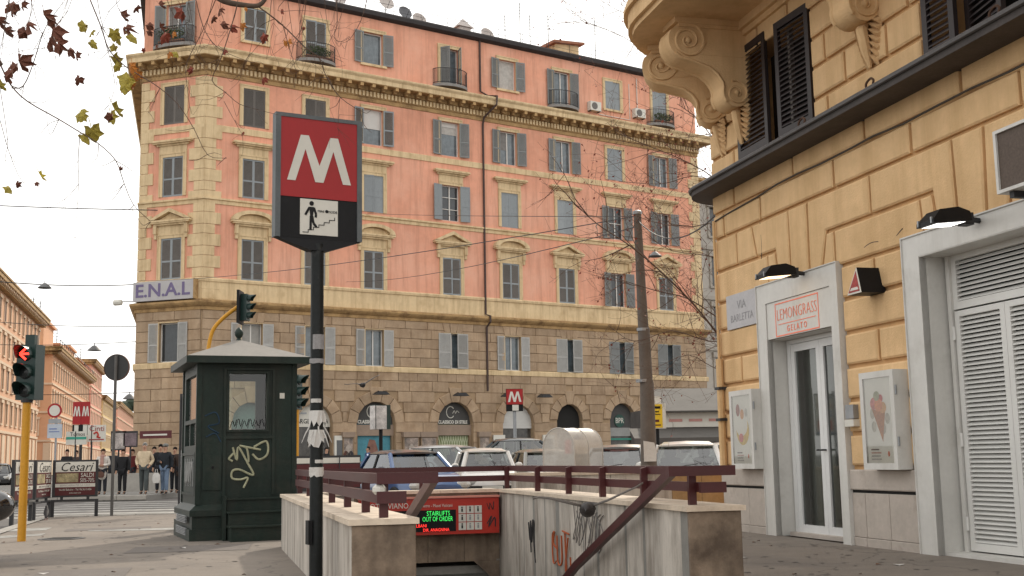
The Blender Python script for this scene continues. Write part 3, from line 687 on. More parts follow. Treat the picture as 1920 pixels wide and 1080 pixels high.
for fr, x, lab, hh in ((F_MAIN, COLS[1], 'green potted plants on the small balcony behind the metro sign', .32), (F_MAIN, COLS[7], 'scrubby potted plants on the balcony beside the air conditioner', .3), (F_CH, CHX, 'bushy green plants along the corner balcony of the attic floor', .42)):
    t_ = thing('balcony_plant', lab, 'plant', FT(((0, 0), PA)) @ FT(fr) @ Vector((x, -.45, 23.95)) + Vector((-16.4387, 63, 0)), PA + fr[1])
    b = MB(); b.box(-.8, .8, -.1, .1, 0, .2); obj('planter', b, M('terracotta planter', (.2, .09, .05), .9, .15, 3), t_)
    b = MB(); clump(b, (0, 0, .2 + hh), .95, .22, hh, 420, .07, rnd); stuff(obj('foliage', b, m_leafg, t_))
# ---- downpipe, cables
dp = MB(); X = 17.85
dp.tube([(X - .15, -.1, 27.3), (X - .15, -.1, 24.0), (X + .35, -.2, 23.75), (X + .5, -1.02, 23.55), (X + .45, -1.02, 23.0), (X, -.25, 22.3), (X, -.1, 21.9), (X, -.1, 9.9), (X + .08, -.5, 9.75), (X + .08, -.5, 9.4), (X, -.2, 9.1), (X, -.2, 5.2)], .065, 8); obj('downpipe', dp, M('brown downpipe', (.06, .035, .028), .6, .15, 3), pk)
# ---- roof things
rb = MB(); rb.box(24.6, 26.6, 1.2, 3, 27.7, 29.0); rbo = obj('stair_hut', rb, m_trim, pk); rb = MB(); rb.poly([(24.3, 28.75), (26.9, 29.05), (26.9, 29.2), (24.3, 28.95)], 3.2, .9); obj('hut_roof', rb, M('terracotta tiles', 0), rbo)
PKW = Matrix.Translation((-16.4387, 63, 0)) @ Matrix.Rotation(PA, 4, 'Z')
def pkw(x, y, z): return PKW @ Vector((x, y, z))
def dish(x, z, r, lab, col):
    t_ = thing('satellite_dish', lab, 'satellite dish', pkw(x, .5, 27.7), PA, 'satellite dishes on the roof edge')
    b = MB(); b.T = Matrix.Translation((0, 0, z)) @ Matrix.Rotation(R(72), 4, 'X'); b.lathe([(.01, .0), (r * .5, .04), (r, .16), (r, .17), (r * .5, .055), (.01, .02)], 18); obj('reflector', b, col, t_, smooth=50)
    b = MB(); b.tube([(0, 0, 0), (0, .05, z)], .03, 5); obj('mast', b, m_iron, t_); b = MB(); b.tube([(0, -.1, z - r), (0, -.6, z)], .015, 4); obj('feed_arm', b, m_iron, t_)
m_dishp = M('pale dish', (.45, .40, .37), .6, .1, 3); m_dishd = M('dark grey dish', (.12, .12, .13), .6, .1, 3)
for x, z, r, lab, col in ((8.1, .55, .45, 'pale dish nearest the left end of the roof edge', m_dishp), (11.3, .95, .5, 'large pale dish standing highest above the roof edge', m_dishp), (12.6, .55, .45, 'dark grey dish between two pale ones on the roof', m_dishd), (13.6, .3, .48, 'pale dish half hidden by the roof beside the dark one', m_dishp), (18.6, .3, .48, 'pale dish between the pointed vent and the antennas on the roof', m_dishp)): dish(x, z, r, lab, col)
t_ = thing('roof_vent', 'small pale pointed chimney vent on the dark roof edge', 'chimney', pkw(16.9, .6, 27.7), PA)
b = MB(); b.box(-.4, .4, -.3, .3, 0, .5); obj('stack', b, m_dishp, t_); b = MB(); b.add([(-.55, -.4, .5), (.55, -.4, .5), (.55, .4, .5), (-.55, .4, .5), (0, 0, 1.15)], [(0, 1, 4), (1, 2, 4), (2, 3, 4), (3, 0, 4), (3, 2, 1, 0)]); obj('cap', b, m_dishp, t_)
for i, (x, h, lab) in enumerate(((20.4, 2.2, 'leftmost thin antenna of the roof group'), (21.6, 3.3, 'tallest thin antenna on the pink roof'), (22.4, 2.6, 'thin antenna just right of the tallest on the roof'), (23.9, 2.9, 'thin antenna close to the left of the roof hut'), (27.9, 3.3, 'thin antenna to the right of the roof hut'))):
    b = MB(); b.tube([(0, 0, 0), (0, 0, h)], .022, 4)
    for k in range(5): b.tube([(-.35 + .03 * k, 0, h - .1 - k * .22), (.35 - .03 * k, 0, h - .1 - k * .22)], .012, 3)
    tag(obj('roof_antenna', b, m_iron, None, pkw(x, 1.0, 27.7), PA), lab, 'antenna', 'antennas on the pink roof')
b = MB()
for k in range(13): b.tube([(6 + k * 1.9, 0, 0), (6 + k * 1.9, 0, .75)], .014, 4)
b.tube([(6, 0, .75), (28.8, 0, .75)], .014, 4); b.tube([(6, 0, .4), (28.8, 0, .4)], .01, 4)
tag(obj('roof_handrail', b, m_iron, None, pkw(0, .15, 27.72), PA), 'thin wire handrail along the top of the pink facade', 'handrail')
def ac(x, z, lab):
    t_ = thing('air_conditioner', lab, 'air conditioner', pkw(x, -.03, z), PA, 'air conditioners on the attic wall')
    b = MB(); b.box(-.45, .45, -.36, 0, 0, .62); obj('casing', b, m_wpan, t_); b = MB(); b.lathe([(.24, -.375), (.24, -.355)], 16, (-.1, 0, .31), 'y'); f = obj('fan_grille', b, m_slat, t_)
    b = MB()
    for k in range(4): b.lathe([(.06 + .05 * k, -.385), (.065 + .05 * k, -.385)], 12, (-.1, 0, .31), 'y', caps=False)
    obj('grille_ring', b, m_galv, f); b = MB(); b.box(-.4, -.36, -.34, 0, -.06, 0); b.box(.36, .4, -.34, 0, -.06, 0); obj('mounting_bracket', b, m_iron, t_)
ac(26.7, 24.05, 'air conditioner between the last curved balcony and a closed window'); ac(30.6, 24.15, 'air conditioner nearest the right end of the attic floor')
b = MB(); b.tube([(27.2, -.05, 23.95), (29.9, -.05, 23.95), (29.9, -.05, 26.5)], .03, 4); b.tube([(30.6, -.05, 24.8), (30.6, -.05, 27)], .03, 4); obj('pipe_run', b, m_wpan, pk)
# ENAL sign on the chamfer
es = thing('building_name_sign', 'white sign board with purple letters wrapped on the building corner', 'sign', pkw(*P1, 9.78), PA + R(-52.3))
b = MB(); b.box(.0, 3.72, -.42, -.08, 0.02, 1.06); obj('board', b, M('pale lilac board', (.42, .40, .40), .6, .06, 2), es); b = MB(); b.box(3.72, 3.80, -.43, -.07, 0, 1.08); obj('end_frame', b, m_corn, es)
text('E.N.A.L', .98, M('purple letters', (.15, .12, .22), .7, .1, 3), es, (1.82, -.425, .54), sx=1.12, ext=.01, bold=.02)
t_ = thing('security_camera', 'pale security camera on the left edge of the corner building', 'camera', pkw(P1.x, P1.y, 9.8), PA + R(-52.3))
b = MB(); b.tube([(.0, -.2, .05), (-.7, -.5, .05)], .03, 5); obj('arm', b, m_galv, t_); b = MB(); b.lathe([(.1, -.25), (.16, -.2), (.16, .2), (.1, .25)], 10, (-.85, -.55, .0), 'x'); obj('housing', b, m_wpan, t_)
# ------------------------------------------------------------------ yellow building on the right
YA = R(284.4157); YO = Vector((3.4208, 16.2801, 0))
YW = Matrix.Translation(YO) @ Matrix.Rotation(YA, 4, 'Z')
def yw(s, off, z): return YW @ Vector((s, -off, z))
yb = thing('ochre_corner_building', 'ochre yellow building with grooved plaster blocks and a scrolled balcony', 'building', YO, YA)
SL = -1.42
b = MB(); wall_holes(b, SL, 12, 0, 11, [(.24, 1.98, 0, 2.57), (3.85, 7.4, 0, 3.12), (-.37, 1.72, 5.12, 6.75), (4.15, 6.2, 5.05, 6.75)], 0, .5)
b.quad((SL, 0, 0), (SL, 0, 11), (SL, 12, 11), (SL, 12, 0)); obj('plaster_wall', b, m_yelg, yb)
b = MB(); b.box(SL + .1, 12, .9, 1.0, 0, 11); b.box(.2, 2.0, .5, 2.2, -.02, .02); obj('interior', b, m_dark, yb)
def yblk(pts, yf=-.05): m = MB(); m.poly(pts, 0, yf + rnd.uniform(-.004, .004), .022); obj('plaster_block', m, m_yel, yb)
def yrow(s0, s1, z0, z1, joints):
    cs = [s0] + [j for j in joints if s0 + .1 < j < s1 - .1] + [s1]; g = .026
    for a, c in zip(cs, cs[1:]): yblk([(a + g, z0 + g), (c - g, z0 + g), (c - g, z1 - g), (a + g, z1 - g)])
ZG = [4.22, 3.73, 3.27, 2.86, 2.46, 2.06, 1.67, 1.28, .89]
yrow(SL, 12, 4.6, 4.93, [-.67, 1.12, 2.88, 4.72, 6.6, 8.5, 10.2]); yrow(SL, 12, 4.22, 4.6, [-1.05, .15, 2.14, 3.79, 5.6, 7.4, 9.2, 11])
g = .017
def inset(pts): return pts
yblk([(SL + g, 3.76), (-.67, 3.76), (-.67, 4.2), (SL + g, 4.2)]); yblk([(-.63, 3.76), (-.05, 3.76), (-.17, 4.2), (-.63, 4.2)])
yblk([(0, 3.76), (.54, 3.76), (.62, 3.3), (.91, 3.3), (.91, 4.2), (-.13, 4.2)]); yblk([(.96, 3.3), (1.4, 3.3), (1.42, 4.2), (.95, 4.2)])
yblk([(1.45, 3.3), (1.72, 3.3), (1.88, 3.76), (2.9, 3.76), (2.9, 4.2), (1.46, 4.2)]); yblk([(2.94, 3.76), (4.13, 3.76), (4.2, 3.3), (4.5, 3.3), (4.48, 4.2), (2.94, 4.2)])
yblk([(4.55, 3.3), (4.96, 3.3), (5.0, 4.2), (4.52, 4.2)]); yblk([(5.0, 3.3), (5.3, 3.3), (5.4, 3.76), (7, 3.76), (7, 4.2), (5.04, 4.2)])
yblk([(SL + g, 3.29), (.28, 3.29), (.28, 3.71), (SL + g, 3.71)]); yblk([(.32, 3.3), (.58, 3.3), (.5, 3.71), (.32, 3.71)])
yblk([(1.78, 3.3), (2.05, 3.3), (2.05, 3.71), (1.9, 3.71)]); yblk([(2.09, 3.29), (3.9, 3.29), (3.86, 3.71), (2.09, 3.71)]); yblk([(3.94, 3.3), (4.15, 3.3), (4.09, 3.71), (3.9, 3.71)])
yblk([(5.35, 3.3), (7, 3.3), (7, 3.71), (5.45, 3.71)])
for i, (z1, z0) in enumerate(zip(ZG[2:], ZG[3:])):
    yrow(SL, .0, z0, z1, [-.65] if i % 2 == 0 else []); yrow(2.17, 3.57, z0, z1, [2.92] if i % 2 == 0 else [])
zu = [5.03, 5.43, 5.84, 6.22, 6.62, 7.02, 7.5, 8.0]
for i, (z0, z1) in enumerate(zip(zu, zu[1:])):
    j = [(.9 * k - .6 + (.45 if i % 2 else 0)) for k in range(14)]
    for s0, s1 in (((SL, -.4), (1.75, 4.12), (6.23, 12)) if z0 < 6.6 else ((SL, 12),)): yrow(s0, s1, z0, z1, [q for q in j if q < 3 or i % 3])
# ledge
m_ledge = M('dark slate ledge', (.05, .04, .036), .7, .25, 3, .2, 20)
lp = [(12, -.44), (-1.12, -.44)] + [(-1.12 - .72 * math.sin(R(a)), .28 - .72 * math.cos(R(a))) for a in range(10, 91, 10)] + [(-1.84, 6), (-1.3, 6), (12, .0)]
lb2 = MB(); n = len(lp); lb2.add([(x, y, 4.86) for x, y in lp] + [(x, y, 4.95) for x, y in lp], [tuple(range(n)), tuple(range(n, 2 * n))[::-1]] + [(i, i + n, (i + 1) % n + n, (i + 1) % n) for i in range(n)])
obj('ledge', lb2, m_ledge, yb)
lb2 = MB(); lb2.tube([(x, y - .02, 4.955) for x, y in lp[:11]], .028, 6); obj('ledge_rim', lb2, M('grey lead rim', (.10, .095, .095), .6, .2, 4), yb)
# street level marble base
m_base = M('pale marble base slab', (.44, .385, .335), .7, .12, 1.5, .15, 30, dirt=(.27, .21, .17), dscale=1.8, dthr=.62, rand=.08)
for s0, s1, js in ((SL - .02, .0, [-.6]), (2.17, 3.57, [2.45, 2.95])):
    cs = [s0] + js + [s1]
    for a, c in zip(cs, cs[1:]):
        m = MB(); m.block(a + .004, c - .004, .10, .60, 0, -.05, .004); obj('marble_slab', m, m_base, yb); m = MB(); m.block(a + .004, c - .004, -.01, .095, 0, -.06, .006); obj('plinth_slab', m, m_base, yb)
    m = MB(); m.block(s0, s1, .635, .865, 0, -.075, .012); obj('marble_band', m, m_base, yb); m = MB(); m.box(s0, s1, -.04, 0, .60, .635); obj('band_joint', m, m_dark, yb)
# shop doorway
b = MB(); zf = 3.32
b.box(.0, .25, -.085, .0, 0, zf); b.box(1.97, 2.16, -.085, 0, 0, zf); b.box(.25, 1.97, -.085, 0, 3.06, zf); dw = obj('doorway', b, m_white, yb)
b = MB(); b.box(-.012, .0, -.1, 0, 0, zf + .012); b.box(.0, 2.16, -.1, 0, zf, zf + .012); b.box(2.16, 2.172, -.1, 0, 0, zf + .012); obj('edge_trim', b, m_white, dw)
b = MB(); b.box(.255, 1.965, -.07, -.03, 2.575, 3.055); obj('sign_panel', b, m_white, dw)
b = MB(); b.box(.245, .25, -.08, .47, 0, 2.57); b.box(.25, 1.97, -.03, .47, 2.565, 2.57); b.box(1.97, 1.975, -.08, .47, 0, 2.57); b.box(.25, .27, .3, .32, 0, 2.56); obj('jamb_lining', b, m_white, dw)
m_or = M('orange lettering', (.85, .20, .11), .5, .03, 3)
text('LEMONGRASS', .215, m_or, dw, (1.08, -.073, 2.86), sx=.80, ext=.002, bold=-.005); text('G E L A T O', .115, m_or, dw, (1.08, -.073, 2.665), sx=.9, ext=.002)
b = MB()
for x0, x1, z0, z1 in ((.5, 1.66, 3.01, 3.025), (.5, 1.66, 2.585, 2.6), (.5, .515, 2.6, 3.01), (1.645, 1.66, 2.6, 3.01), (.58, 1.58, 2.738, 2.747)): b.box(x0, x1, -.074, -.07, z0, z1)
obj('sign_border', b, m_or, dw)
b = MB(); b.box(.28, 1.97, .1, .47, .0, .05); obj('threshold', b, m_base, dw)
def leaf(x0, x1):
    b = MB(); y0, y1, t = .20, .25, .09
    b.box(x0, x0 + t, y0, y1, .05, 2.5); b.box(x1 - t, x1, y0, y1, .05, 2.5); b.box(x0 + t, x1 - t, y0, y1, .05, .15); b.box(x0 + t, x1 - t, y0, y1, 2.4, 2.5)
    d = obj('door', b, M('white door frame', (.66, .66, .65), .35, .04, 2), yb); b = MB(); b.quad((x0 + t, .225, .15), (x1 - t, .225, .15), (x1 - t, .225, 2.4), (x0 + t, .225, 2.4)); obj('pane', b, glass('shop glass', (.62, .66, .64), .06), d); return d
leaf(.36, 1.12); d = leaf(1.125, 1.88); b = MB(); b.tube([(1.17, .2, 1.1), (1.17, .13, 1.1), (1.06, .13, 1.1)], .012, 5); obj('handle', b, m_iron, d)
b = MB(); b.box(.27, .36, .19, .26, .05, 2.56); b.box(1.88, 1.97, .19, .26, .05, 2.56); b.box(.36, 1.88, .19, .26, 2.505, 2.56); obj('door_frame', b, MATS['white door frame'], yb)
# interior of the shop seen through the glass
si = thing('shop_interior_panel', 'grey inner panel seen through the left glass door', 'panel', YO, YA); b = MB(); b.box(.3, 1.15, .40, .43, 0.06, 2.5); obj('board', b, M('grey green panel', (.38, .385, .35), .7, .08, 2), si)
sh = thing('display_counter', 'dim counter with glass jars behind the right door pane', 'counter', YO, YA)
b = MB(); b.box(1.3, 2.6, .7, .8, 0.02, 1.05); obj('front', b, M('dark wood', (.05, .03, .02), .6, .2, 4), sh)
b = MB(); b.box(1.28, 2.6, .62, .8, 1.05, 1.09); obj('top', b, m_galv, sh)
# garage shutter doorway
b = MB(); b.box(3.57, 3.86, -.085, 0, 0, 3.33); b.box(3.86, 7.6, -.085, 0, 3.1, 3.33); gw = obj('garage_surround', b, m_white, yb)
b = MB(); b.box(3.555, 3.57, -.1, 0, 0, 3.345); b.box(3.57, 7.6, -.1, 0, 3.33, 3.345); obj('edge_trim', b, m_white, gw)
b = MB(); b.box(3.851, 3.86, -.08, .3, 0, 3.1); b.box(3.86, 7.4, -.08, .3, 3.09, 3.1); b.box(3.9, 3.96, .2, .3, .03, 3.1); b.box(3.85, 7.4, .0, .3, -.01, .035); obj('jamb_lining', b, m_white, gw)
m_lv = M('white louvre paint', (.62, .61, .58), .4, .04, 2)
def louvre(x0, x1, z0, z1, step=.047, y=.22, name='louvre_door'):
    b = MB(); t = .075
    b.box(x0, x0 + t, y, y + .05, z0, z1); b.box(x1 - t, x1, y, y + .05, z0, z1); b.box(x0 + t, x1 - t, y, y + .05, z0, z0 + .08); b.box(x0 + t, x1 - t, y, y + .05, z1 - .06, z1)
    d = obj(name, b, m_lv, yb); b = MB(); z = z0 + .085
    while z < z1 - .08:
        b.add([(x0 + t, y + .002, z), (x1 - t, y + .002, z), (x1 - t, y + .046, z + .036), (x0 + t, y + .046, z + .036), (x0 + t, y + .002, z + .006), (x1 - t, y + .002, z + .006), (x1 - t, y + .046, z + .042), (x0 + t, y + .046, z + .042)], [(0, 1, 2, 3), (4, 7, 6, 5), (0, 4, 5, 1), (3, 2, 6, 7)]); z += step
    stuff(obj('slats', b, m_lv, d)); return d
d = louvre(3.98, 4.79, .05, 2.5); louvre(4.795, 5.6, .05, 2.5); louvre(5.605, 6.4, .05, 2.5); louvre(3.96, 7.3, 2.52, 3.09, .047, .23, 'louvre_transom')
for z in (.25, 1.1, 2.2): b = MB(); b.tube([(3.975, .205, z), (3.975, .205, z + .14)], .016, 6); obj('hinge', b, m_lv, d)
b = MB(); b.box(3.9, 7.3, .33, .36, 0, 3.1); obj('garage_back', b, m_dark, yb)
# upper window shutters
m_bsh = M('black brown shutter', (.022, .015, .015), .55, .2, 4)
def bigleaf(x0, w_, z0, z1, y, rz=0., hinge_right=False):
    b = MB(); h = z1 - z0; t = .09; sx = -1 if hinge_right else 1
    def bx(a, c, ya, yb_, za, zb):
        b.box(min(sx * a, sx * c), max(sx * a, sx * c), ya, yb_, za, zb)
    bx(0, t, -.05, 0, 0, h); bx(w_ - t, w_, -.05, 0, 0, h); bx(t, w_ - t, -.05, 0, 0, .11); bx(t, w_ - t, -.05, 0, h - .1, h)
    z = .13
    while z < h - .13:
        a, c = (t, w_ - t) if sx > 0 else (-w_ + t, -t)
        b.add([(a, -.048, z), (c, -.048, z), (c, -.004, z + .05), (a, -.004, z + .05), (a, -.048, z + .01), (c, -.048, z + .01), (c, -.004, z + .06), (a, -.004, z + .06)], [(0, 1, 2, 3), (4, 7, 6, 5), (0, 4, 5, 1), (3, 2, 6, 7)]); z += .068
    o = obj('shutter', b, m_bsh, yb, (x0, y, z0), rz); return o
bigleaf(-.4, .95, 5.2, 6.78, -.02); bigleaf(1.73, .82, 5.17, 6.74, -.0, R(4), True)
b = MB(); b.box(1.02, 1.62, .3, .31, 5.25, 6.2); obj('slat_light_sheet', b, m_blind_light, yb); b = MB(); b.box(.9, .96, .1, .16, 5.15, 6.7); obj('window_frame', b, M('weathered grey wood', (.2, .18, .16), .8, .15, 4), yb)  # pale sheet added to stand for light seen between the right leaf's slats
bigleaf(4.18, .55, 5.12, 6.7, -.02); bigleaf(5.45, .75, 5.12, 6.7, .0, R(-10), True)
for s_ in (2.05, 3.6, 5.75):
    b = MB(); b.tube(curve_pts([(s_, -.40, 4.95), (s_, -.42, 5.04), (s_ + .06, -.4, 5.09), (s_ + .12, -.4, 5.06), (s_ + .1, -.4, 5.0)], 4), .014, 5); obj('iron_hook', b, M('rusty iron', (.07, .035, .02), .8, .3, 10), yb)
# balcony with scroll corbels
bp = [(12, -1.5), (.6, -1.5), (-.4, -1.5)] + [(-.4 - 1.63 * math.sin(R(a)), .13 - 1.63 * math.cos(R(a))) for a in range(8, 91, 8)] + [(-2.03, 6), (SL, 6), (SL, 0), (12, 0)]
def slab(name, z0, z1, d, mat=m_yel):
    q = []; n = len(bp)
    for i, (x, y) in enumerate(bp):
        if i < n - 4: q.append((x - (d if i > 2 else 0) * math.sin(R(min(90, max(0, (i - 2) * 8)))), y - d * math.cos(R(min(90, max(0, (i - 2) * 8))))))
        elif i == n - 4: q.append((x - d, y))
        else: q.append((x, y))
    b = MB(); b.add([(x, y, z0) for x, y in q] + [(x, y, z1) for x, y in q], [tuple(range(n)), tuple(range(n, 2 * n))[::-1]] + [(i, i + n, (i + 1) % n + n, (i + 1) % n) for i in range(n)])
    return obj(name, b, mat, yb)
slab('balcony_soffit', 7.12, 7.2, .0); slab('balcony_edge', 7.2, 7.42, .06); slab('balcony_edge', 7.42, 7.48, .12); slab('balcony_edge', 7.48, 7.56, .09); slab('balcony_parapet', 7.56, 8.6, -.12)
b = MB(); b.box(-.5, 10, -.16, 0, 7.0, 7.12); b.box(-.5, 10, -.10, 0, 6.92, 7.0); obj('soffit_moulding', b, m_yel, yb)
prof = [(0, 7.04), (1.06, 7.04), (1.12, 6.98)] + [(.93 + .28 * math.cos(R(a)), 6.80 + .28 * math.sin(R(a))) for a in range(30, -100, -15)] + [(.78, 6.47), (.62, 6.42), (.5, 6.33), (.43, 6.22)] + [(.23 + .2 * math.cos(R(a)), 6.08 + .2 * math.sin(R(a))) for a in range(20, -150, -20)] + [(0, 5.98)]
def spiral(cx, cz, r0, y, turns=2.2):
    return [(cx + r0 * (1 - t * .9) * math.cos(t * turns * 6.283 + 1.2), y, cz + r0 * (1 - t * .9) * math.sin(t * turns * 6.283 + 1.2)) for t in [k / 40 for k in range(41)]]
def corbel():
    # local frame: x = outwards from the wall, z up, thickness along y (0 .. .42)
    b = MB(); b.poly(prof[::-1], .40, .02); o = b.mesh('corbel', m_yel, 35)
    s1 = MB()
    for yy in (.02, .40):
        s1.tube(spiral(.92, 6.80, .27, yy), [.03 * (1 - .5 * k / 40) for k in range(41)], 6); s1.tube(spiral(.22, 6.08, .185, yy, 1.8), [.024 * (1 - .5 * k / 40) for k in range(41)], 6)
        s1.tube([(p[0] * .985, yy, p[1]) for p in prof[8:20]], .028, 6); s1.ball((.92, yy, 6.80), .05, .04, .05, 8, 6); s1.ball((.22, yy, 6.08), .045, .04, .045, 8, 6)
    s2 = s1.mesh('scroll', m_yel, 60)
    c1 = MB(); c1.box(-.0, 1.12, -.02, .44, 7.04, 7.12); c1.box(0, 1.06, .0, .42, 6.99, 7.04); c1.box(0, .9, .012, .408, 6.6, 6.72); s3 = c1.mesh('cap_moulding', m_yel)
    l1 = MB(); rr = random.Random(5)
    for k in range(7):
        z = 5.98 - k * .075
        for sy in (-1, 1):
            wv = .20 * (1 - (k / 8) ** 2) + .03; p0 = (.05 + .06 * math.sin(k), .21, z)
            l1.loft([[(.03, .21 + sy * .01, z + .05), (.11, .21 + sy * .02, z + .03), (.03, .21 + sy * .02, z - .06)], [(.06, .21 + sy * wv * .6, z), (.17 - .01 * k, .21 + sy * wv * .6, z - .03), (.05, .21 + sy * wv * .6, z - .11)], [(.04, .21 + sy * wv, z - .07), (.12 - .008 * k, .21 + sy * wv * .95, z - .1), (.02, .21 + sy * wv * .9, z - .15)]])
    l1.tube([(.06, .21, 6.0), (.16, .21, 5.85), (.12, .21, 5.6), (.08, .21, 5.4)], [.06, .07, .06, .02], 7)
    return o, s2, s3, l1.mesh('acanthus_leaf', m_yel, 50)
cm = corbel()
for s_, rot in ((-.44, 0.), (2.95, 0.), (6.6, 0.)):
    o = obj('corbel', cm[0], None, yb, (s_, 0, 0), R(-90) + rot)
    for nm, me in zip(('scroll', 'cap_moulding', 'acanthus_leaf'), cm[1:]): obj(nm, me, None, o)
o = obj('corbel', cm[0], None, yb, (SL + .28, .12, 0), R(-90) - R(24))
for nm, me in zip(('scroll', 'cap_moulding', 'acanthus_leaf'), cm[1:]): obj(nm, me, None, o)
# pipe and cable at the corner
b = MB(); b.tube([(-1.3, -.09, 4.5), (-1.3, -.09, 2.3)], .022, 6); b.tube([(-1.28, -.1, 2.45), (-1.28, -.1, .9)], .055, 8); obj('corner_pipe', b, m_yel, yb)
for z in (1.55, 2.0): b = MB(); b.box(-1.36, -1.2, -.16, -.03, z, z + .04); obj('pipe_clamp', b, m_iron, yb)
b = MB(); b.tube([(SL + .1, -.06, 4.5), (-.9, -.05, 4.53), (.1, -.06, 4.56)] + [(.1 + .6 * k, -.05 - .01 * (k % 2), 4.59 + .012 * (k % 3)) for k in range(1, 20)], .013, 5); obj('cable', b, M('grimy cable', (.07, .055, .04), .8, .1, 5), yb)
b = MB(); b.tube(curve_pts([(2.6, -.04, 3.35), (2.9, -.045, 3.42), (3.3, -.04, 3.38), (3.55, -.05, 3.46)], 6), .006, 4); b.tube(curve_pts([(.12, -.04, 4.2), (.15, -.045, 3.9), (.1, -.04, 3.6)], 6), .005, 4); obj('cable', b, MATS['grimy cable'], yb)
# ---- things hung on the ochre wall
def flood(s_, z, lab, warm):
    t_ = thing('flood_lamp', lab, 'lamp', yw(s_, .085, z), YA, 'floodlights over the shop doors')
    b = MB(); b.tube([(0, .02, .0), (0, -.16, .02)], .03, 6); b.box(-.06, .06, -.2, -.1, -.05, .07); obj('arm', b, m_iron, t_)
    b = MB(); b.loft([[(-.15, y, z0), (.15, y, z0), (.15 * k, y, z1), (-.15 * k, y, z1)] for y, z0, z1, k in ((-.18, -.03, .07, .8), (-.3, -.04, .11, .75), (-.5, -.06, .08, .75), (-.6, -.07, -.025, .95))]); obj('housing', b, m_black, t_)
    b = MB(); b.quad((-.13, -.24, -.0385), (-.13, -.56, -.0695), (.13, -.56, -.0695), (.13, -.24, -.0385)); obj('lens', b, M('lit lamp lens ' + ('warm' if warm else 'white'), (1, .72, .42) if warm else (1, .97, .92), .4, 0, emit=3.0), t_)
    b = MB(); b.box(-.12, -.10, -.61, -.595, -.06, .0); b.box(.10, .12, -.61, -.595, -.06, .0); obj('clip', b, m_galv, t_)
flood(1.36, 3.30, 'black floodlight over the gelato shop door glowing warm', True); flood(4.92, 3.27, 'black floodlight over the louvred garage doors', False)
pl = thing('street_name_plaque', 'grey marble street name plaque beside the gelato shop door', 'plaque', yw(-.53, .035, 3.08), YA)
b = MB(); b.box(-.5, .49, -.03, 0, -.24, .25); obj('slab', b, M('grey marble plaque', (.42, .41, .42), .5, .1, 3), pl)
m_pl = M('worn engraved letters', (.27, .265, .27), .7, .15, 8); text('VIA', .17, m_pl, pl, (.0, -.031, .08), ext=.002, sx=1.1); text('BARLETTA', .15, m_pl, pl, (0, -.031, -.1), ext=.002, sx=1.05); 
def poster(s0, s1, lab, kind):
    t_ = thing('poster_case', lab, 'display case', yw((s0 + s1) / 2, .005, .87), YA, 'poster cases on the ochre wall'); w_ = (s1 - s0) / 2
    b = MB(); b.box(-w_, w_, -.2, -.045, 0, 1.07); obj('case', b, m_white, t_)
    b = MB(); f = .07; b.box(-w_, -w_ + f, -.225, -.2, 0, 1.07); b.box(w_ - f, w_, -.225, -.2, 0, 1.07); b.box(-w_ + f, w_ - f, -.225, -.2, 0, f); b.box(-w_ + f, w_ - f, -.225, -.2, 1.07 - f, 1.07); obj('door_frame', b, m_white, t_)
    b = MB(); b.box(-w_ + f, w_ - f, -.204, -.2, f, 1.07 - f); p = obj('poster', b, M('cream poster', (.74, .72, .64), .6, .04, 3), t_)
    def sh_(pts, y, col, nm='print'): b = MB(); b.poly(pts, y + .0015, y); obj(nm, b, col, p)
    def disc(cx, cz, rx, rz, y, col): sh_([(cx + rx * math.cos(R(a)), cz + rz * math.sin(R(a))) for a in range(0, 360, 20)], y, col)
    mc = lambda nm, c: M('print ' + nm, c, .6, .25, 25)
    if kind == 'cone':
        sh_([(.05, .3), (.12, .62), (-.14, .66)], -.2065, mc('waffle', (.42, .17, .05)))
        for cx, cz, r_, c in ((-.09, .72, .075, (.55, .17, .14)), (.0, .70, .08, (.62, .25, .10)), (.08, .67, .07, (.6, .33, .12)), (-.03, .80, .06, (.34, .34, .2)), (.04, .77, .05, (.5, .06, .05))): disc(cx, cz, r_, r_ * .9, -.208 - rnd.random() * .003, mc('scoop%d' % int(c[0] * 99 + c[1] * 999), c))
        for k in range(5): disc(.0 + .16 * math.cos(k * 1.3), .55 + .12 * math.sin(k * 1.3), .045, .06, -.2062, mc('swirl', (.45, .42, .34)))
    else:
        disc(-.0, .52, .2, .2, -.2062, mc('banana', (.62, .42, .05))); disc(-.03, .6, .19, .16, -.2066, M('cream poster', 0)); disc(-.13, .8, .06, .085, -.207, mc('pear', (.32, .09, .05))); disc(.0, .74, .055, .07, -.2075, mc('peach', (.6, .28, .08))); disc(-.05, .42, .07, .06, -.208, mc('strawberry', (.55, .10, .08))); disc(.12, .76, .04, .06, -.2065, mc('ghost', (.5, .48, .42)))
    for k, (wd, c) in enumerate(((.16, (.12, .08, .06)), (.2, (.5, .3, .24)), (.18, (.45, .42, .38)), (.2, (.45, .42, .38)))): sh_([(-.2, .21 - k * .035), (-.2 + wd, .21 - k * .035), (-.2 + wd, .225 - k * .035), (-.2, .225 - k * .035)], -.2062, mc('line%d' % k, c))
    disc(.15, .17, .02, .03, -.2062, mc('seal', (.6, .2, .12)))
    b = MB(); b.quad((-w_ + f, -.222, f), (w_ - f, -.222, f), (w_ - f, -.222, 1.07 - f), (-w_ + f, -.222, 1.07 - f)); obj('glass', b, glass('case glass', (.98, .98, .98), .03), t_)
    for z in (.25, .8): b = MB(); b.tube([(w_ + .005, -.2, z), (w_ + .005, -.2, z + .1)], .012, 5); obj('hinge', b, m_galv, t_)
poster(-.72, .0, 'white poster case with a fruit picture left of the gelato door', 'fruit'); poster(2.77, 3.46, 'white poster case with an ice cream cone picture right of the gelato door', 'cone')
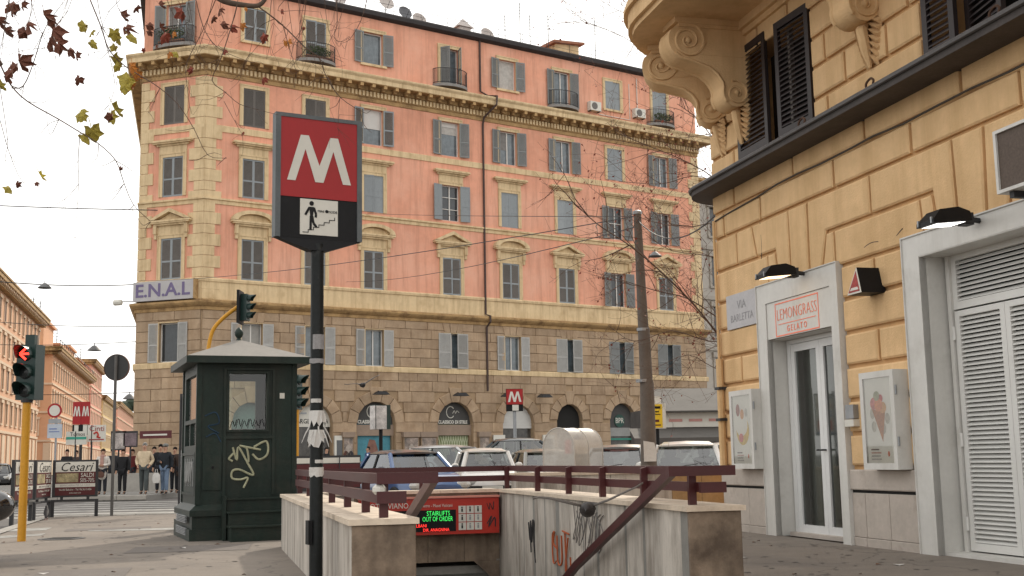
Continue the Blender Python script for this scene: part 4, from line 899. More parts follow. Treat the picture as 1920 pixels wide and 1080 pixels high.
ts = thing('triangular_sign_box', 'black triangular box sign with red face between the two shop doors', 'sign', yw(2.97, .03, 2.82), YA)
b = MB(); b.poly([(-.16, 0), (.14, 0), (.06, .29)], 0, -.3); obj('box', b, m_black, ts)
b = MB(); b.poly([(-.16, 0), (.14, 0), (.06, .29)], -.3005, -.305); obj('white_border', b, m_wpan, ts); b = MB(); b.poly([(-.13, .02), (.11, .02), (.05, .25)], -.3055, -.308); obj('red_face', b, M('red print', (.3, .02, .015), .5, .5, 30), ts)
b = MB(); b.poly([(-.09, .04), (.09, .04), (.07, .07), (-.06, .07)], -.308, -.31); obj('white_print', b, m_wpan, ts)
ib = thing('intercom_box', 'small grey intercom box between the door and the cone poster', 'intercom', yw(2.33, .03, 1.45), YA); b = MB(); b.box(-.09, .09, -.09, 0, 0, .16); obj('body', b, m_galv, ib); b = MB(); b.box(-.1, .1, -.1, 0, -.09, -.01); obj('lower_box', b, m_wpan, ib)
for s0 in (5.75,):
    t_ = thing('air_conditioner', 'brown air conditioner box high on the wall above the garage doors', 'air conditioner', yw(s0, .03, 3.34), YA); b = MB(); b.box(0, 1.0, -.42, 0, .03, .55); obj('casing', b, M('brown mesh grille', (.10, .075, .06), .8, .2, 40), t_); b = MB()
    for x0, x1, z0, z1 in ((-.02, 1.02, 0, .03), (-.02, 1.02, .55, .58), (-.02, .015, .03, .55), (.99, 1.02, .03, .55)): b.box(x0, x1, -.44, 0, z0, z1)
    obj('frame', b, m_white, t_); b = MB(); b.box(.1, .16, -.4, 0, -.06, 0); b.box(.84, .9, -.4, 0, -.06, 0); obj('mounting_bracket', b, m_iron, t_)
# ------------------------------------------------------------------ shopfronts in the stone arcade
def lunette(c, hw, zt, z0): zs = zt - hw; return [(c - hw, z0), (c + hw, z0), (c + hw, zs)] + [(c + hw * math.cos(R(a)), zs + hw * math.sin(R(a))) for a in range(15, 180, 15)] + [(c - hw, zs)]
m_fab = M('dark grey fascia', (.06, .058, .056), .7, .1, 3); m_alu = M('bronze frame', (.22, .15, .09), .5, .1, 3); m_tapt = M('teal shop poster', (.06, .22, .28), .6, .25, 2)
m_shopb = M('shop window depth', (.05, .045, .04), .15, .6, 3, spec=.5)
for i, (c, hw, zt) in enumerate(ARCH):
    zl_ = 3.2 if i in (2, 3) else (3.05 if i == 1 else 2.95)
    fas = [m_fab, m_wpan, m_fab, m_fab, m_lv, m_dark, m_fab, m_dark][i]
    b = MB(); b.poly(lunette(c, hw, zt, zl_), .30, .24); lu = obj('lunette', b, M('teal lunette glass', (.10, .16, .15), .3, .2, 2) if i == 0 else fas, pk)
    b = MB(); b.quad((c - hw, .29, .1), (c + hw, .29, .1), (c + hw, .29, zl_), (c - hw, .29, zl_))
    sf = obj('shopfront', b, {2: m_tapt, 3: M('green lattice blind', (.22, .25, .13), .8, .1, 3), 1: m_shopb, 5: M('dark red door', (.035, .012, .01), .7, .2, 3), 6: m_shopb}.get(i, m_shopb), pk)
    if i in (2, 3):
        text('CLASSICO DI STILE', .27, m_wpan, lu, (c, .235, 3.33), ext=.01, sx=.9, bold=.01)
        b = MB(); b.tube([(c - .15 + .28 * math.cos(R(a)), .232, 3.92 + .34 * math.sin(R(a))) for a in range(40, 330, 20)], .03, 5); b.tube(curve_pts([(c, .232, 3.85), (c + .12, .232, 4.02), (c + .2, .232, 3.85), (c + .3, .232, 4.0), (c + .45, .232, 3.9)], 4), .02, 4); obj('emblem', b, m_wpan, lu)
        b = MB(); b.poly([(c - hw, 2.55), (c + hw, 2.55), (c + hw, 3.17), (c - hw, 3.17)], .28, .12); obj('shutter_box', b, M('grey brown awning box', (.27, .20, .15), .7, .1, 3), sf)
        b = MB(); b.box(c - hw, c - hw + .14, .1, .28, 0, 2.55); b.box(c + hw - .14, c + hw, .1, .28, 0, 2.55); obj('frame', b, m_alu, sf)
        for k in range(12):
            b = MB()
            if i == 3: b.beam((c - 1 + k * .17, .275, 1.0), (c - .6 + k * .17, .275, 2.5), .012, .05); b.beam((c - .6 + k * .17, .27, 1.0), (c - 1 + k * .17, .27, 2.5), .012, .05); obj('lattice', b, M('pale lattice', (.45, .48, .33), .8, .1, 3), sf)
        if i == 2:
            b = MB(); b.poly([(c - .5, .6), (c + .3, .6), (c + .35, 1.6), (c + .1, 2.3), (c - .25, 2.35), (c - .4, 1.9)], .288, .27); obj('poster_figure', b, M('brown print figure', (.20, .10, .075), .7, .3, 3), sf)
    if i == 1: text('ARGENTERIA', .36, m_black, lu, (c, .235, 3.35), ext=.01, sx=.9); b = MB(); b.box(c - .75, c - .35, .22, .24, 3.75, 3.85); b.box(c + .35, c + .75, .22, .24, 3.75, 3.85); obj('ornament', b, m_galv, lu)
    if i == 4:
        b = MB()
        for k in range(16): b.box(c - hw, c + hw, .19, .235, 2.97 + k * .09, 3.035 + k * .09)
        b.v = [(max(c - math.sqrt(max(.0, hw * hw - max(0, z - zt + hw) ** 2)), min(c + math.sqrt(max(.0, hw * hw - max(0, z - zt + hw) ** 2)), x)), y, z) for x, y, z in b.v]; stuff(obj('roller_slats', b, m_lv, lu))
    if i == 6:
        b = MB(); b.lathe([(.42, .19), (.42, .235)], 24, (c - .05, 0, 3.45), 'y'); d_ = obj('logo_disc', b, M('dark green disc', (.012, .06, .045), .5, .1, 3), lu); text('BPR', .5, m_wpan, d_, (c - .05, .18, 3.45), ext=.01, sx=.85)
        b = MB(); b.box(c - .95, c + .85, .2, .25, 2.45, 3.0); obj('logo_panel', b, M('grey logo panel', (.25, .25, .24), .6, .1, 3), sf); b = MB(); b.box(c - 1.0, c + 1.0, .18, .25, 2.2, 2.32); obj('green_bar', b, M('teal bar', (.03, .2, .15), .6, .1, 3), sf)
for s0, s1 in ((8.1, 8.8), (11.95, 13.0), (13.1, 14.2), (17.1, 17.9)):
    b = MB(); b.box(s0, s1, -.3, -.1, .4, 2.45); v_ = obj('vitrine', b, m_alu, pk); b = MB(); b.box(s0 - .03, s1 + .03, -.4, -.1, 2.45, 2.75); obj('blind_box', b, M('grey brown awning box', 0), v_)
    b = MB(); b.quad((s0 + .08, -.305, .5), (s1 - .08, -.305, .5), (s1 - .08, -.305, 2.4), (s0 + .08, -.305, 2.4)); obj('pane', b, M('display window', (.22, .17, .14), .15, .85, 2.2, spec=.5), v_)
    for k in range(3):
        b = MB(); q = s0 + .2 + (s1 - s0 - .4) * k / 2.; z = 1.2 + .35 * (k % 2); b.poly([(q - .12, z - .3), (q + .12, z - .3), (q + .16, z + .35), (q + .05, z + .5), (q - .05, z + .5), (q - .16, z + .35)], -.306, -.325); obj('display_garment', b, M('garment %d' % (k % 3), [(.09, .04, .03), (.35, .30, .26), (.04, .035, .04)][k % 3], .9, .2, 6), v_)
for x in (6.0 + 2.05, 18.6, 22.3):
    t_ = thing('wall_poster_case', {8: 'pale notice case on the stone wall right of the silver shop', 18: 'white notice case left of the rolled white shutter', 22: 'white notice case right of the rolled white shutter'}[int(x)], 'display case', pkw(x, -.14, 1.2), PA, 'notice cases on the stone arcade')
    b = MB(); b.box(-.42, .42, -.12, 0, 0, 1.35); obj('case', b, m_wpan, t_); b = MB(); b.box(-.3, .3, -.13, -.12, .15, 1.1); obj('pane', b, m_pane, t_)
for x, lab in ((10.2, 'lamp hood over the left dark lunette of the clothes shop'), (15.5, 'lamp hood over the right dark lunette of the clothes shop'), (18.9, 'floodlight left of the small metro sign on the arcade'), (21.6, 'floodlight right of the small metro sign on the arcade')):
    t_ = thing('shop_spotlight', lab, 'lamp', pkw(x, -.15, 4.95), PA, 'lamps above the arcade shops'); b = MB(); b.tube([(0, 0, 0), (0, -.4, .1), (0, -.75, .0)], .03, 5); obj('arm', b, m_iron, t_); b = MB(); b.poly([(-.45, -.12), (.45, -.12), (.2, .06), (-.2, .06)], -.5, -1.0); obj('hood', b, m_iron, t_)
# ------------------------------------------------------------------ metro totem
tt = thing('metro_totem_sign', 'large red metro totem with a white letter on a black pole', 'sign', (-1.476, 9.0, 0), R(28))
b = MB(); b.tube([(0, 0, -.02), (0, 0, 2.70)], .05, 14); obj('pole', b, M('chipped black pole paint', (.010, .012, .012), .5, .3, 4, .2, 30, dirt=(.06, .055, .05), dscale=6, dthr=.66, spec=.25), tt, smooth=40)
W2, D2, Z0, Z1 = .335, .03, 2.735, 3.665
b = MB(); b.box(-W2, W2, -D2, D2, Z0, Z1); obj('housing', b, m_black, tt)
b = MB(); b.loft([[(-W2, -D2, Z0 - .001), (W2, -D2, Z0 - .001), (W2, D2, Z0 - .001), (-W2, D2, Z0 - .001)], [(-.07, -.05, Z0 - .09), (.07, -.05, Z0 - .09), (.07, .05, Z0 - .09), (-.07, .05, Z0 - .09)]]); obj('tapered_base', b, m_black, tt)
b = MB(); e = .03
for x0, x1, z0, z1 in ((-W2 - .01, -W2 + e, Z0, Z1), (W2 - e, W2 + .01, Z0, Z1), (-W2 - .01, W2 + .01, Z1, Z1 + .03)): b.box(x0, x1, -D2 - .012, D2 + .012, z0, z1)
obj('frame', b, M('grey zinc frame', (.10, .11, .115), .55, .15, 5, metal=.3), tt)
b = MB(); b.poly([(-W2 + e, Z0 + .315), (W2 - e, Z0 + .315), (W2 - e, Z1), (-W2 + e, Z1)], -D2 - .001, -D2 - .006); rp_ = obj('red_panel', b, m_red, tt)
mz0, mz1, mw = Z0 + .44, Z0 + .80, .30
def Mshape(cx, z0, z1, hw, st):
    h = z1 - z0; a = hw * .46
    pts = [(-hw, 0), (-hw + st, 0), (-a + .006, h * .70), (-st * .5, 0), (st * .5, 0), (a - .006, h * .70), (hw - st, 0), (hw, 0), (a + st * .48, h), (a - st * .48, h), (0, h * .36), (-a + st * .48, h), (-a - st * .48, h)]
    return [(cx + x, z0 + z) for x, z in pts]
def Mobj(parent, cx, z0, z1, hw, st, y, mat=m_wpan):
    P_ = Mshape(cx, z0, z1, hw, st); tri = [(0, 1, 2), (0, 2, 11), (0, 11, 12), (2, 10, 11), (2, 3, 10), (3, 4, 10), (4, 5, 10), (5, 9, 10), (5, 7, 9), (5, 6, 7), (7, 8, 9)]
    b = MB(); b.add([(x, y, z) for x, z in P_], tri); return obj('letter_m', b, mat, parent)
Mobj(rp_, .0, mz0, mz1, .255, .066, -D2 - .009)
b = MB(); b.poly([(-.15, Z0 + .03), (.15, Z0 + .03), (.15, Z0 + .305), (-.15, Z0 + .305)], -D2 - .001, -D2 - .006); pg = obj('pictogram_plate', b, m_wpan, tt)
b = MB(); y = -D2 - .009
b.lathe([(.018, y), (.018, y + .003)], 12, (-.06, 0, Z0 + .272), 'y')
b.poly([(-.08, Z0 + .245), (-.04, Z0 + .245), (-.05, Z0 + .17), (-.07, Z0 + .17)], y + .003, y)
for p, q in (((-.077, .24), (-.11, .18)), ((-.043, .24), (-.025, .19)), ((-.025, .19), (-.028, .165)), ((-.066, .175), (-.068, .065)), ((-.056, .175), (-.045, .12)), ((-.045, .12), (-.02, .09))): b.beam((p[0], y + .001, Z0 + p[1]), (q[0], y + .001, Z0 + q[1]), .003, .018)
x, z = -.13, .045
for k in range(6):
    b.box(x, x + .045, y, y + .003, Z0 + z, Z0 + z + .005); b.box(x + .041, x + .046, y, y + .003, Z0 + z, Z0 + z + .025); x += .042; z += .021
obj('stair_pictogram', b, m_black, pg); text('MINI    MODE', .026, m_black, pg, (.065, y, Z0 + .215), ext=.001)
b = MB(); b.ball((.06, y + .001, Z0 + .218), .013, .002, .013, 8, 5); obj('print_mark', b, m_black, pg)
m_tape = M('torn white paper', (.55, .53, .50), .8, .1, 8, dirt=(.35, .33, .31), dscale=8, dthr=.6)
def wrap(z0, z1, rr, jag, name='paper_wrap', mat=m_tape, a0=0, a1=360):
    b = MB(); n = 20; vs = []
    for k in range(n + 1):
        a = R(a0 + (a1 - a0) * k / n); r_ = .0525 + rr.uniform(0, .004); lo = z0 - jag * rr.random()
        fl = .02 * (jag > .03) * rr.random()
        vs += [((r_ + fl) * math.cos(a), (r_ + fl) * math.sin(a), lo), (r_ * math.cos(a), r_ * math.sin(a), z1)]
    b.add(vs, [(2 * k, 2 * k + 2, 2 * k + 3, 2 * k + 1) for k in range(n)]); obj(name, b, mat, tt)
rr = random.Random(3)
def zpx(py): return at(594, py, 9.0).z
m_tap2 = M('grey pasted notice', (.26, .25, .25), .8, .2, 12)
wrap(zpx(655), zpx(628), rr, .004, 'notice', m_tap2, 215, 330); wrap(zpx(680), zpx(673), rr, .015, 'paper_wrap', m_tap2)
for y0, y1, j in ((786, 770, .07), (820, 806, .09), (890, 876, .02)): wrap(zpx(y0), zpx(y1), rr, j)
wrap(zpx(755), zpx(748), rr, .003, 'sticker', m_tape, 200, 290); wrap(zpx(868), zpx(862), rr, .003, 'sticker', m_tape, 240, 310)
b = MB(); b.box(-.075, -.045, -.05, .02, zpx(1020), zpx(975)); obj('junction_cover', b, m_black, tt)
for k in range(5):
    b = MB(); a = R(180 + k * 42); z = zpx(800 + 8 * (k % 2)); p0 = Vector((.055 * math.cos(a), .055 * math.sin(a), z)); b.tube([p0, p0 + Vector((.03 * math.cos(a), .03 * math.sin(a), -.05)), p0 + Vector((.06 * math.cos(a), .05 * math.sin(a), -.12))], [.006, .005, .002], 4); obj('torn_strip', b, m_tape, tt)
# ------------------------------------------------------------------ police kiosk
m_kg = M('dark green kiosk paint', (.014, .025, .020), .5, .25, 2, .12, 30, dirt=(.035, .038, .030), dscale=2.5, dthr=.58, spec=.25, streak=(.03, .032, .026), sthr=.58)
KO = Vector((-4.52, 17.2, 0)); KA = R(22)
kk = thing('guard_kiosk', 'dark green metal guard kiosk with pyramid roof and graffiti', 'kiosk', KO, KA)
b = MB(); b.box(-.1, 1.52, -.1, 1.78, 0, .16); b.box(-.06, 1.48, -.06, 1.74, .16, .34); b.loft([[(-.1, -.1, .34), (1.52, -.1, .34), (1.52, 1.78, .34), (-.1, 1.78, .34)], [(-.1, -.1, .42), (1.52, -.1, .42), (1.52, 1.78, .42), (-.1, 1.78, .42)], [(.0, .0, .5), (1.42, .0, .5), (1.42, 1.68, .5), (.0, 1.68, .5)]]); obj('plinth', b, m_kg, kk)
b = MB(); W3, D3 = 1.40, 1.66
wall_holes(b, .0, W3, .5, 2.5, [(.44, .98, 1.55, 2.36)], 0, .05)
b.T = Matrix.Translation((0, D3, 0)) @ Matrix.Rotation(R(-90), 4, 'Z'); wall_holes(b, 0, D3, .5, 2.5, [(.25, 1.45, 1.72, 2.36), (.25, .80, 1.34, 1.66), (.86, 1.45, 1.34, 1.66)], 0, .05)
b.T = Matrix.Translation((W3, 0, 0)) @ Matrix.Rotation(R(90), 4, 'Z'); wall_holes(b, 0, D3, .5, 2.5, [(.25, 1.4, 1.5, 2.36)], 0, .05)
b.T = Matrix.Translation((W3, D3, 0)) @ Matrix.Rotation(R(180), 4, 'Z'); wall_holes(b, 0, W3, .5, 2.5, [(.3, 1.1, 1.5, 2.36)], 0, .05); b.T = None
b.quad((0, 0, .52), (W3, 0, .52), (W3, D3, .52), (0, D3, .52)); body = obj('body', b, m_kg, kk)
m_kgl = glass('kiosk glass', (.74, .82, .74), .03, .04)
b = MB(); b.quad((.44, .04, 1.55), (.98, .04, 1.55), (.98, .04, 2.36), (.44, .04, 2.36)); obj('window_pane', b, m_kgl, kk)
b = MB(); b.quad((.3, D3 - .04, 1.5), (1.1, D3 - .04, 1.5), (1.1, D3 - .04, 2.36), (.3, D3 - .04, 2.36)); obj('window_pane', b, glass('clear kiosk glass', (.9, .92, .9), .02), kk)
for y0, y1, z0, z1 in ((.21, 1.41, 1.72, 2.36), (.21, .80, 1.34, 1.66), (.86, 1.41, 1.34, 1.66)):
    b = MB(); b.quad((.04, y0, z0), (.04, y1, z0), (.04, y1, z1), (.04, y0, z1)); obj('window_pane', b, glass('frosted kiosk glass', (.75, .78, .74), .35, .12), kk)
b = MB(); f_ = .035
for x0, x1, z0, z1 in ((.44 - f_, .44, 1.52, 2.39), (.98, .98 + f_, 1.52, 2.39), (.44, .98, 1.52, 1.55), (.44, .98, 2.36, 2.39)): b.box(x0, x1, -.025, 0, z0, z1)
obj('window_frame', b, m_kg, kk)
b = MB()
for x0, x1, z0, z1 in ((.36, .40, .62, 2.44), (1.06, 1.1, .62, 2.44), (.4, 1.06, 2.41, 2.44), (.4, 1.06, 1.42, 1.46)): b.box(x0, x1, -.03, 0, z0, z1)
obj('door_frame', b, m_kg, kk)
for p0, p1 in (((-.02, -.02), (.05, .05)), ((W3 - .05, -.02), (W3 + .02, .05)), ((-.02, D3 - .05), (.05, D3 + .02)), ((W3 - .05, D3 - .05), (W3 + .02, D3 + .02))):
    b = MB(); b.box(p0[0], p1[0], p0[1], p1[1], .5, 2.5); obj('corner_post', b, m_kg, kk)
b = MB()
for y0, y1, z0, z1 in ((.1, 1.56, .62, .66), (.1, 1.56, 1.2, 1.24), (.1, .14, .66, 1.2), (1.52, 1.56, .66, 1.2)): b.box(-.02, 0, y0, y1, z0, z1)
obj('side_panel', b, m_kg, kk)
b = MB(); b.box(.08, .34, -.018, 0, .7, 1.2); obj('hatch', b, m_kg, kk); b = MB(); b.lathe([(.02, -.03), (.02, -.01)], 8, (.22, 0, 1.02), 'y'); obj('lock', b, m_black, kk)
for i, (z0, z1) in enumerate(((.0, .21), (.21, .4), (.4, .58))):
    b = MB(); b.box(.40, 1.45, -.62 + i * .2, -.1, z0, z1); b.box(.38, 1.47, -.65 + i * .2, -.1, z1 - .02, z1 + .002); obj('step', b, m_kg, kk)
b = MB(); b.box(.34, .38, -.3, -.1, 0, .62); obj('step_side', b, m_kg, kk)
for z in (.07, .24):
    b = MB()
    for k in range(5): b.box(-.115, -.09, .25, 1.4, z + k * .022, z + k * .022 + .012)
    obj('vent_grille', b, m_galv, kk)
b = MB(); o_ = .19; b.box(-o_, W3 + o_, -o_, D3 + o_, 2.5, 2.6); obj('eaves', b, m_kg, kk)
m_kr = M('dusty grey roof sheet', (.20, .185, .165), .75, .12, 2, .05, 30)
b = MB(); q = o_ - .01; b.add([(-q, -q, 2.602), (W3 + q, -q, 2.602), (W3 + q, D3 + q, 2.602), (-q, D3 + q, 2.602), (W3 / 2, D3 / 2, 2.94)], [(0, 1, 4), (1, 2, 4), (2, 3, 4), (3, 0, 4)]); obj('roof', b, m_kr, kk)
b = MB(); b.lathe([(.05, 2.92), (.03, 2.96), (.06, 3.0), (.07, 3.05), (.04, 3.1), (.01, 3.13)], 10, (W3 / 2, D3 / 2, 0)); obj('finial', b, m_kg, kk, smooth=60)
m_gy = M('pale yellow spray', (.36, .36, .24), .8, .25, 10)
g_ = MB(); y = -.004
for st_ in ([(.5, 1.3), (.56, 1.12), (.58, 1.3), (.72, 1.08), (.7, 1.28), (.6, 1.32), (.9, 1.26)], [(.5, 1.1), (.45, 1.14), (.52, 1.22)], [(.8, 1.3), (.98, 1.38), (1.0, 1.2), (.88, 1.12), (.78, 1.2)], [(.7, 1.1), (.8, .9), (.6, .98), (.5, .96), (.5, .86), (.62, .84), (.72, .86), (.66, .72)]): g_.tube(curve_pts([(x, y, z) for x, z in st_], 6), .016, 6)
obj('graffiti', g_, m_gy, kk)
g_ = MB()
for st_ in ([(.1, 1.75), (.25, 1.8), (.3, 1.65), (.15, 1.6), (.3, 1.5)], [(.12, 1.45), (.25, 1.5), (.33, 1.38)]): g_.tube(curve_pts([(x, y, z) for x, z in st_], 6), .012, 4)
obj('graffiti', g_, M('dark blue spray', (.015, .04, .07), .8, .2, 8), kk)
g_ = MB()
for k in range(4): g_.tube(curve_pts([(-.006, .35 + .25 * k, .75), (-.006, .45 + .2 * k, 1.1), (-.006, .6 + .2 * k, .8), (-.006, .5 + .25 * k, 1.15)], 5), .012, 4)
obj('graffiti', g_, M('white spray', (.3, .3, .29), .8, .2, 8), kk)
b = MB(); b.box(1.17, 1.24, -.006, 0, 2.0, 2.08); obj('sticker', b, m_wpan, kk)
g_ = MB()
for k in range(6): g_.tube(curve_pts([(.46 + k * .085, .036, 1.57), (.5 + k * .085, .036, 1.68 + .03 * (k % 2)), (.53 + k * .085, .036, 1.6), (.56 + k * .085, .036, 1.7)], 4), .006, 4)
obj('pane_graffiti', g_, m_gb, kk)
# yellow notices box beside the kiosk
t_ = thing('ticket_validator_post', 'grey post box with two yellow panels left of the kiosk', 'post box', at(347, 985, 20.0) * 1.0, R(22)); t_.location.z = 0
b = MB(); b.box(-.06, .16, 0, .25, .0, 1.3); obj('cabinet', b, m_galv, t_); b = MB(); b.box(-.14, .24, -.1, .35, 0, .18); obj('foot', b, m_kg, t_)
for z0, z1 in ((.95, 1.25), (.66, .92)): b = MB(); b.box(-.02, .15, -.02, 0, z0, z1); obj('yellow_panel', b, M('yellow panel', (.60, .34, .03), .6, .1, 3), t_)
# poster on a post behind the kiosk
pp = at(338, 830, 27); t_ = thing('poster_stand', 'red white and blue poster on a thin post left of the kiosk', 'poster', (pp.x, pp.y, ZR), R(5))
b = MB(); b.tube([(0, 0, 0), (0, 0, 2.75)], .03, 6); obj('post', b, m_iron, t_); b = MB(); b.box(.02, .62, -.03, 0, 1.62, 2.68); fr_ = obj('frame', b, m_iron, t_); b = MB(); b.box(.05, .6, -.035, -.03, 1.66, 2.64); pn = obj('sheet', b, m_wpan, t_)
text('APERTO', .15, m_red, pn, (.32, -.037, 2.36), ext=.001); b = MB(); b.box(.1, .55, -.037, -.035, 1.75, 2.0); obj('print', b, M('red print block', (.5, .05, .04), .6, .4, 12), pn)
for z in (2.56, 2.2, 2.1): b = MB(); b.box(.1, .5, -.037, -.035, z, z + .05); obj('print', b, M('blue print', (.12, .16, .35), .6, .2, 9), pn)
b = MB(); b.box(.05, .6, -.037, -.035, 1.66, 1.71); obj('print', b, MATS['blue print'], pn)
# ------------------------------------------------------------------ traffic lights
m_ty = M('amber yellow pole paint', (.55, .26, .015), .5, .12, 3, .05, 30, dirt=(.35, .16, .03), dscale=3, dthr=.64); m_tg = M('dark green signal plastic', (.010, .030, .026), .4, .15, 4); m_lens = M('unlit lens', (.01, .012, .012), .25, .2, 6)
def head(parent, z0, yaw, s=1., lit=False, arrow=False):
    """three-lamp signal head, front towards local -y, lamp pitch .25"""
    b = MB(); b.box(-.15 * s, .15 * s, -.06 * s, .18 * s, 0, .80 * s); h = obj('signal_head', b, m_tg, parent, (0, 0, z0), yaw, )
    for k in range(3):
        zc = (.135 + .265 * k) * s; v_ = MB(); n = 14; L_ = .24 * s; r_ = .118 * s
        ring = lambda y, r0: [(r0 * math.cos(R(a)), y, zc + r0 * math.sin(R(a))) for a in range(-30, 211, 20)]
        v_.loft([ring(-.06 * s, r_), [(x, -.06 * s - L_ * (.45 + .55 * max(0, (z - zc) / r_)), z) for x, y, z in ring(0, r_ * 1.02)], [(x, -.06 * s - L_ * (.45 + .55 * max(0, (z - zc) / r_)), z) for x, y, z in ring(0, r_ * .97)], ring(-.06 * s, r_ * .95)], False, False); obj('visor', v_, m_tg, h)
        l_ = MB(); l_.lathe([(.105 * s, -.062 * s), (.08 * s, -.075 * s), (.01, -.085 * s)], 16, (0, 0, zc), 'y'); ln = obj('lens', l_, m_lens, h)
        if lit and k == 2:
            a_ = MB(); y = -.092 * s
            for p, q in (((-.085, 0), (.015, .085)), ((-.085, 0), (.015, -.085)), ((-.055, 0), (.095, 0))): a_.beam((p[0] * s, y, zc + p[1] * s), (q[0] * s, y, zc + q[1] * s), .004, .032 * s)
            obj('arrow', a_, M('lit red arrow', (1, .05, .03), .5, 0, emit=2.5), ln)
    return h
t_ = thing('traffic_light', 'traffic light with lit red left arrow on a yellow pole', 'traffic light', (-7.23, 17.85, 0), 0)
b = MB(); b.tube([(0, 0, 0), (0, 0, 2.05)], .06, 12); obj('pole', b, m_ty, t_, smooth=40); b = MB(); b.lathe([(.085, 2.02), (.085, 2.08)], 10); obj('collar', b, m_iron, t_); b = MB(); b.box(-.05, .09, -.02, .1, 2.86, 3.03); obj('cap_bracket', b, m_tg, t_)
head(t_, 2.06, R(-10), 1.02, True)
c0 = at(392, 690, 38); t_ = thing('overhead_traffic_light', 'dark green signal head on a curved yellow arm above the kiosk', 'traffic light', (c0.x, c0.y, ZR), 0)
pts = [(0, 0, 0)] + [tuple(at(px, py, 38) - Vector((c0.x, c0.y, ZR))) for px, py in ((389, 668), (393, 640), (401, 616), (420, 595), (446, 575))]
b = MB(); b.tube([pts[0]] + [tuple(p) for p in curve_pts(pts[1:], 5)], .065, 8); obj('arm_pole', b, m_ty, t_, smooth=50)
hp = at(456, 601, 38) - Vector((c0.x, c0.y, ZR)); b = MB(); b.box(hp.x - .14, hp.x - .06, -.35, .35, hp.z - .1, hp.z + .95); obj('backing_board', b, m_black, t_)
h_ = head(t_, hp.z, R(80), 1.05); h_.location.x = hp.x + .1
c0 = at(556, 800, 29); t_ = thing('traffic_light', 'traffic light head seen sideways at the right edge of the kiosk', 'traffic light', (c0.x, c0.y, ZR), 0); zz_ = at(556, 768, 29).z - ZR
b = MB(); b.tube([(0, 0, 0), (0, 0, zz_)], .06, 8); obj('pole', b, m_ty, t_); head(t_, zz_, R(70), 1.05)
c0 = at(714, 800, 31); t_ = thing('traffic_light', 'dark signal box with a torn white poster on its side', 'traffic light', (c0.x, c0.y, ZR), R(35)); zz_ = at(714, 805, 31).z - ZR
b = MB(); b.tube([(0, 0, 0), (0, 0, zz_)], .05, 8); obj('pole', b, m_black, t_); b = MB(); b.box(-.22, .22, -.12, .15, zz_, zz_ + .62); obj('signal_box', b, m_tg, t_); b = MB(); b.box(-.235, -.22, -.12, .15, zz_, zz_ + .6); b.box(-.2, .1, -.135, -.12, zz_, zz_ + .6); obj('poster', b, M('torn poster print', (.5, .47, .45), .7, .4, 5), t_)
# ------------------------------------------------------------------ sign posts on the left
t_ = thing('road_sign', 'back of a round grey road sign on a tall thin post', 'road sign', (-8.82, 26.58, 0), R(-6))
b = MB(); b.tube([(0, 0, 0), (0, 0, 3.5)], .035, 8); obj('post', b, M('dark post', (.09, .085, .08), .6, .15, 4), t_); b = MB(); b.lathe([(.0, -.012), (.285, -.012), (.285, .012), (.0, .012)], 28, (0, .05, 3.24), 'y'); d_ = obj('disc', b, M('dark grey sign back', (.035, .035, .035), .6, .15, 3), t_); b = MB(); b.lathe([(.285, .03), (.297, .03), (.297, .075), (.285, .075)], 28, (0, 0, 3.24), 'y', caps=False); obj('rim', b, M('rust rim', (.12, .05, .03), .7, .2, 5), d_)
def board(t_, x0, x1, z0, z1, mat, name='panel', y=-.03): b = MB(); b.box(x0, x1, y, y + .03, z0, z1); return obj(name, b, mat, t_)
c0 = at(103, 870, 45); t_ = thing('road_sign', 'round white sign with red ring above two small plates', 'road sign', (c0.x, c0.y, ZR), 0)
b = MB(); b.tube([(0, 0, 0), (0, 0, 3.55)], .04, 8); obj('post', b, m_galv, t_); zc = at(100, 770, 45).z - ZR
b = MB(); b.lathe([(0, -.02), (.27, -.02), (.27, .0), (0, 0)], 24, (-.06, -.04, zc), 'y'); d_ = obj('disc', b, m_red, t_); b = MB(); b.lathe([(0, -.025), (.2, -.025), (.2, -.02), (0, -.02)], 24, (-.06, -.04, zc), 'y'); obj('white_centre', b, m_wpan, d_); board(t_, -.27, .2, zc - .48, zc - .31, m_galv, 'plate', -.07); p_ = board(t_, -.3, .24, zc - 1.02, zc - .5, M('pale blue plate', (.42, .46, .52), .5, .1, 4), 'plate', -.07)
b = MB(); b.box(-.24, .05, -.075, -.07, zc - .7, zc - .66); b.box(-.24, .15, -.075, -.07, zc - .8, zc - .77); obj('print', b, MATS['blue print'], p_)
c0 = at(150, 880, 47); t_ = thing('metro_sign', 'pair of small red metro panels on a post in the left distance', 'sign', (c0.x, c0.y, ZR), 0); zc = at(150, 795, 47).z - ZR
b = MB(); b.tube([(0, 0, 0), (0, 0, zc)], .06, 8); obj('post', b, m_iron, t_)
for k, x in enumerate((-.17, .17)):
    p_ = board(t_, x - .165, x + .165, zc - .02, zc + .86, m_red, 'red_panel', -.06); Mobj(p_, x, zc + .3, zc + .68, .14, .05, -.066); q_ = board(t_, x - .165, x + .165, zc - .42, zc - .03, m_black, 'black_panel', -.06); board(q_, x - .08, x + .08, zc - .38, zc - .05, m_wpan, 'white_plate', -.07)
c0 = at(180, 880, 46.5); t_ = thing('street_advert_sign', 'white advert sign with red lettering below the twin metro panels', 'sign', (c0.x, c0.y, ZR), 0); z1 = at(180, 797, 46.5).z - ZR; z0 = at(180, 828, 46.5).z - ZR
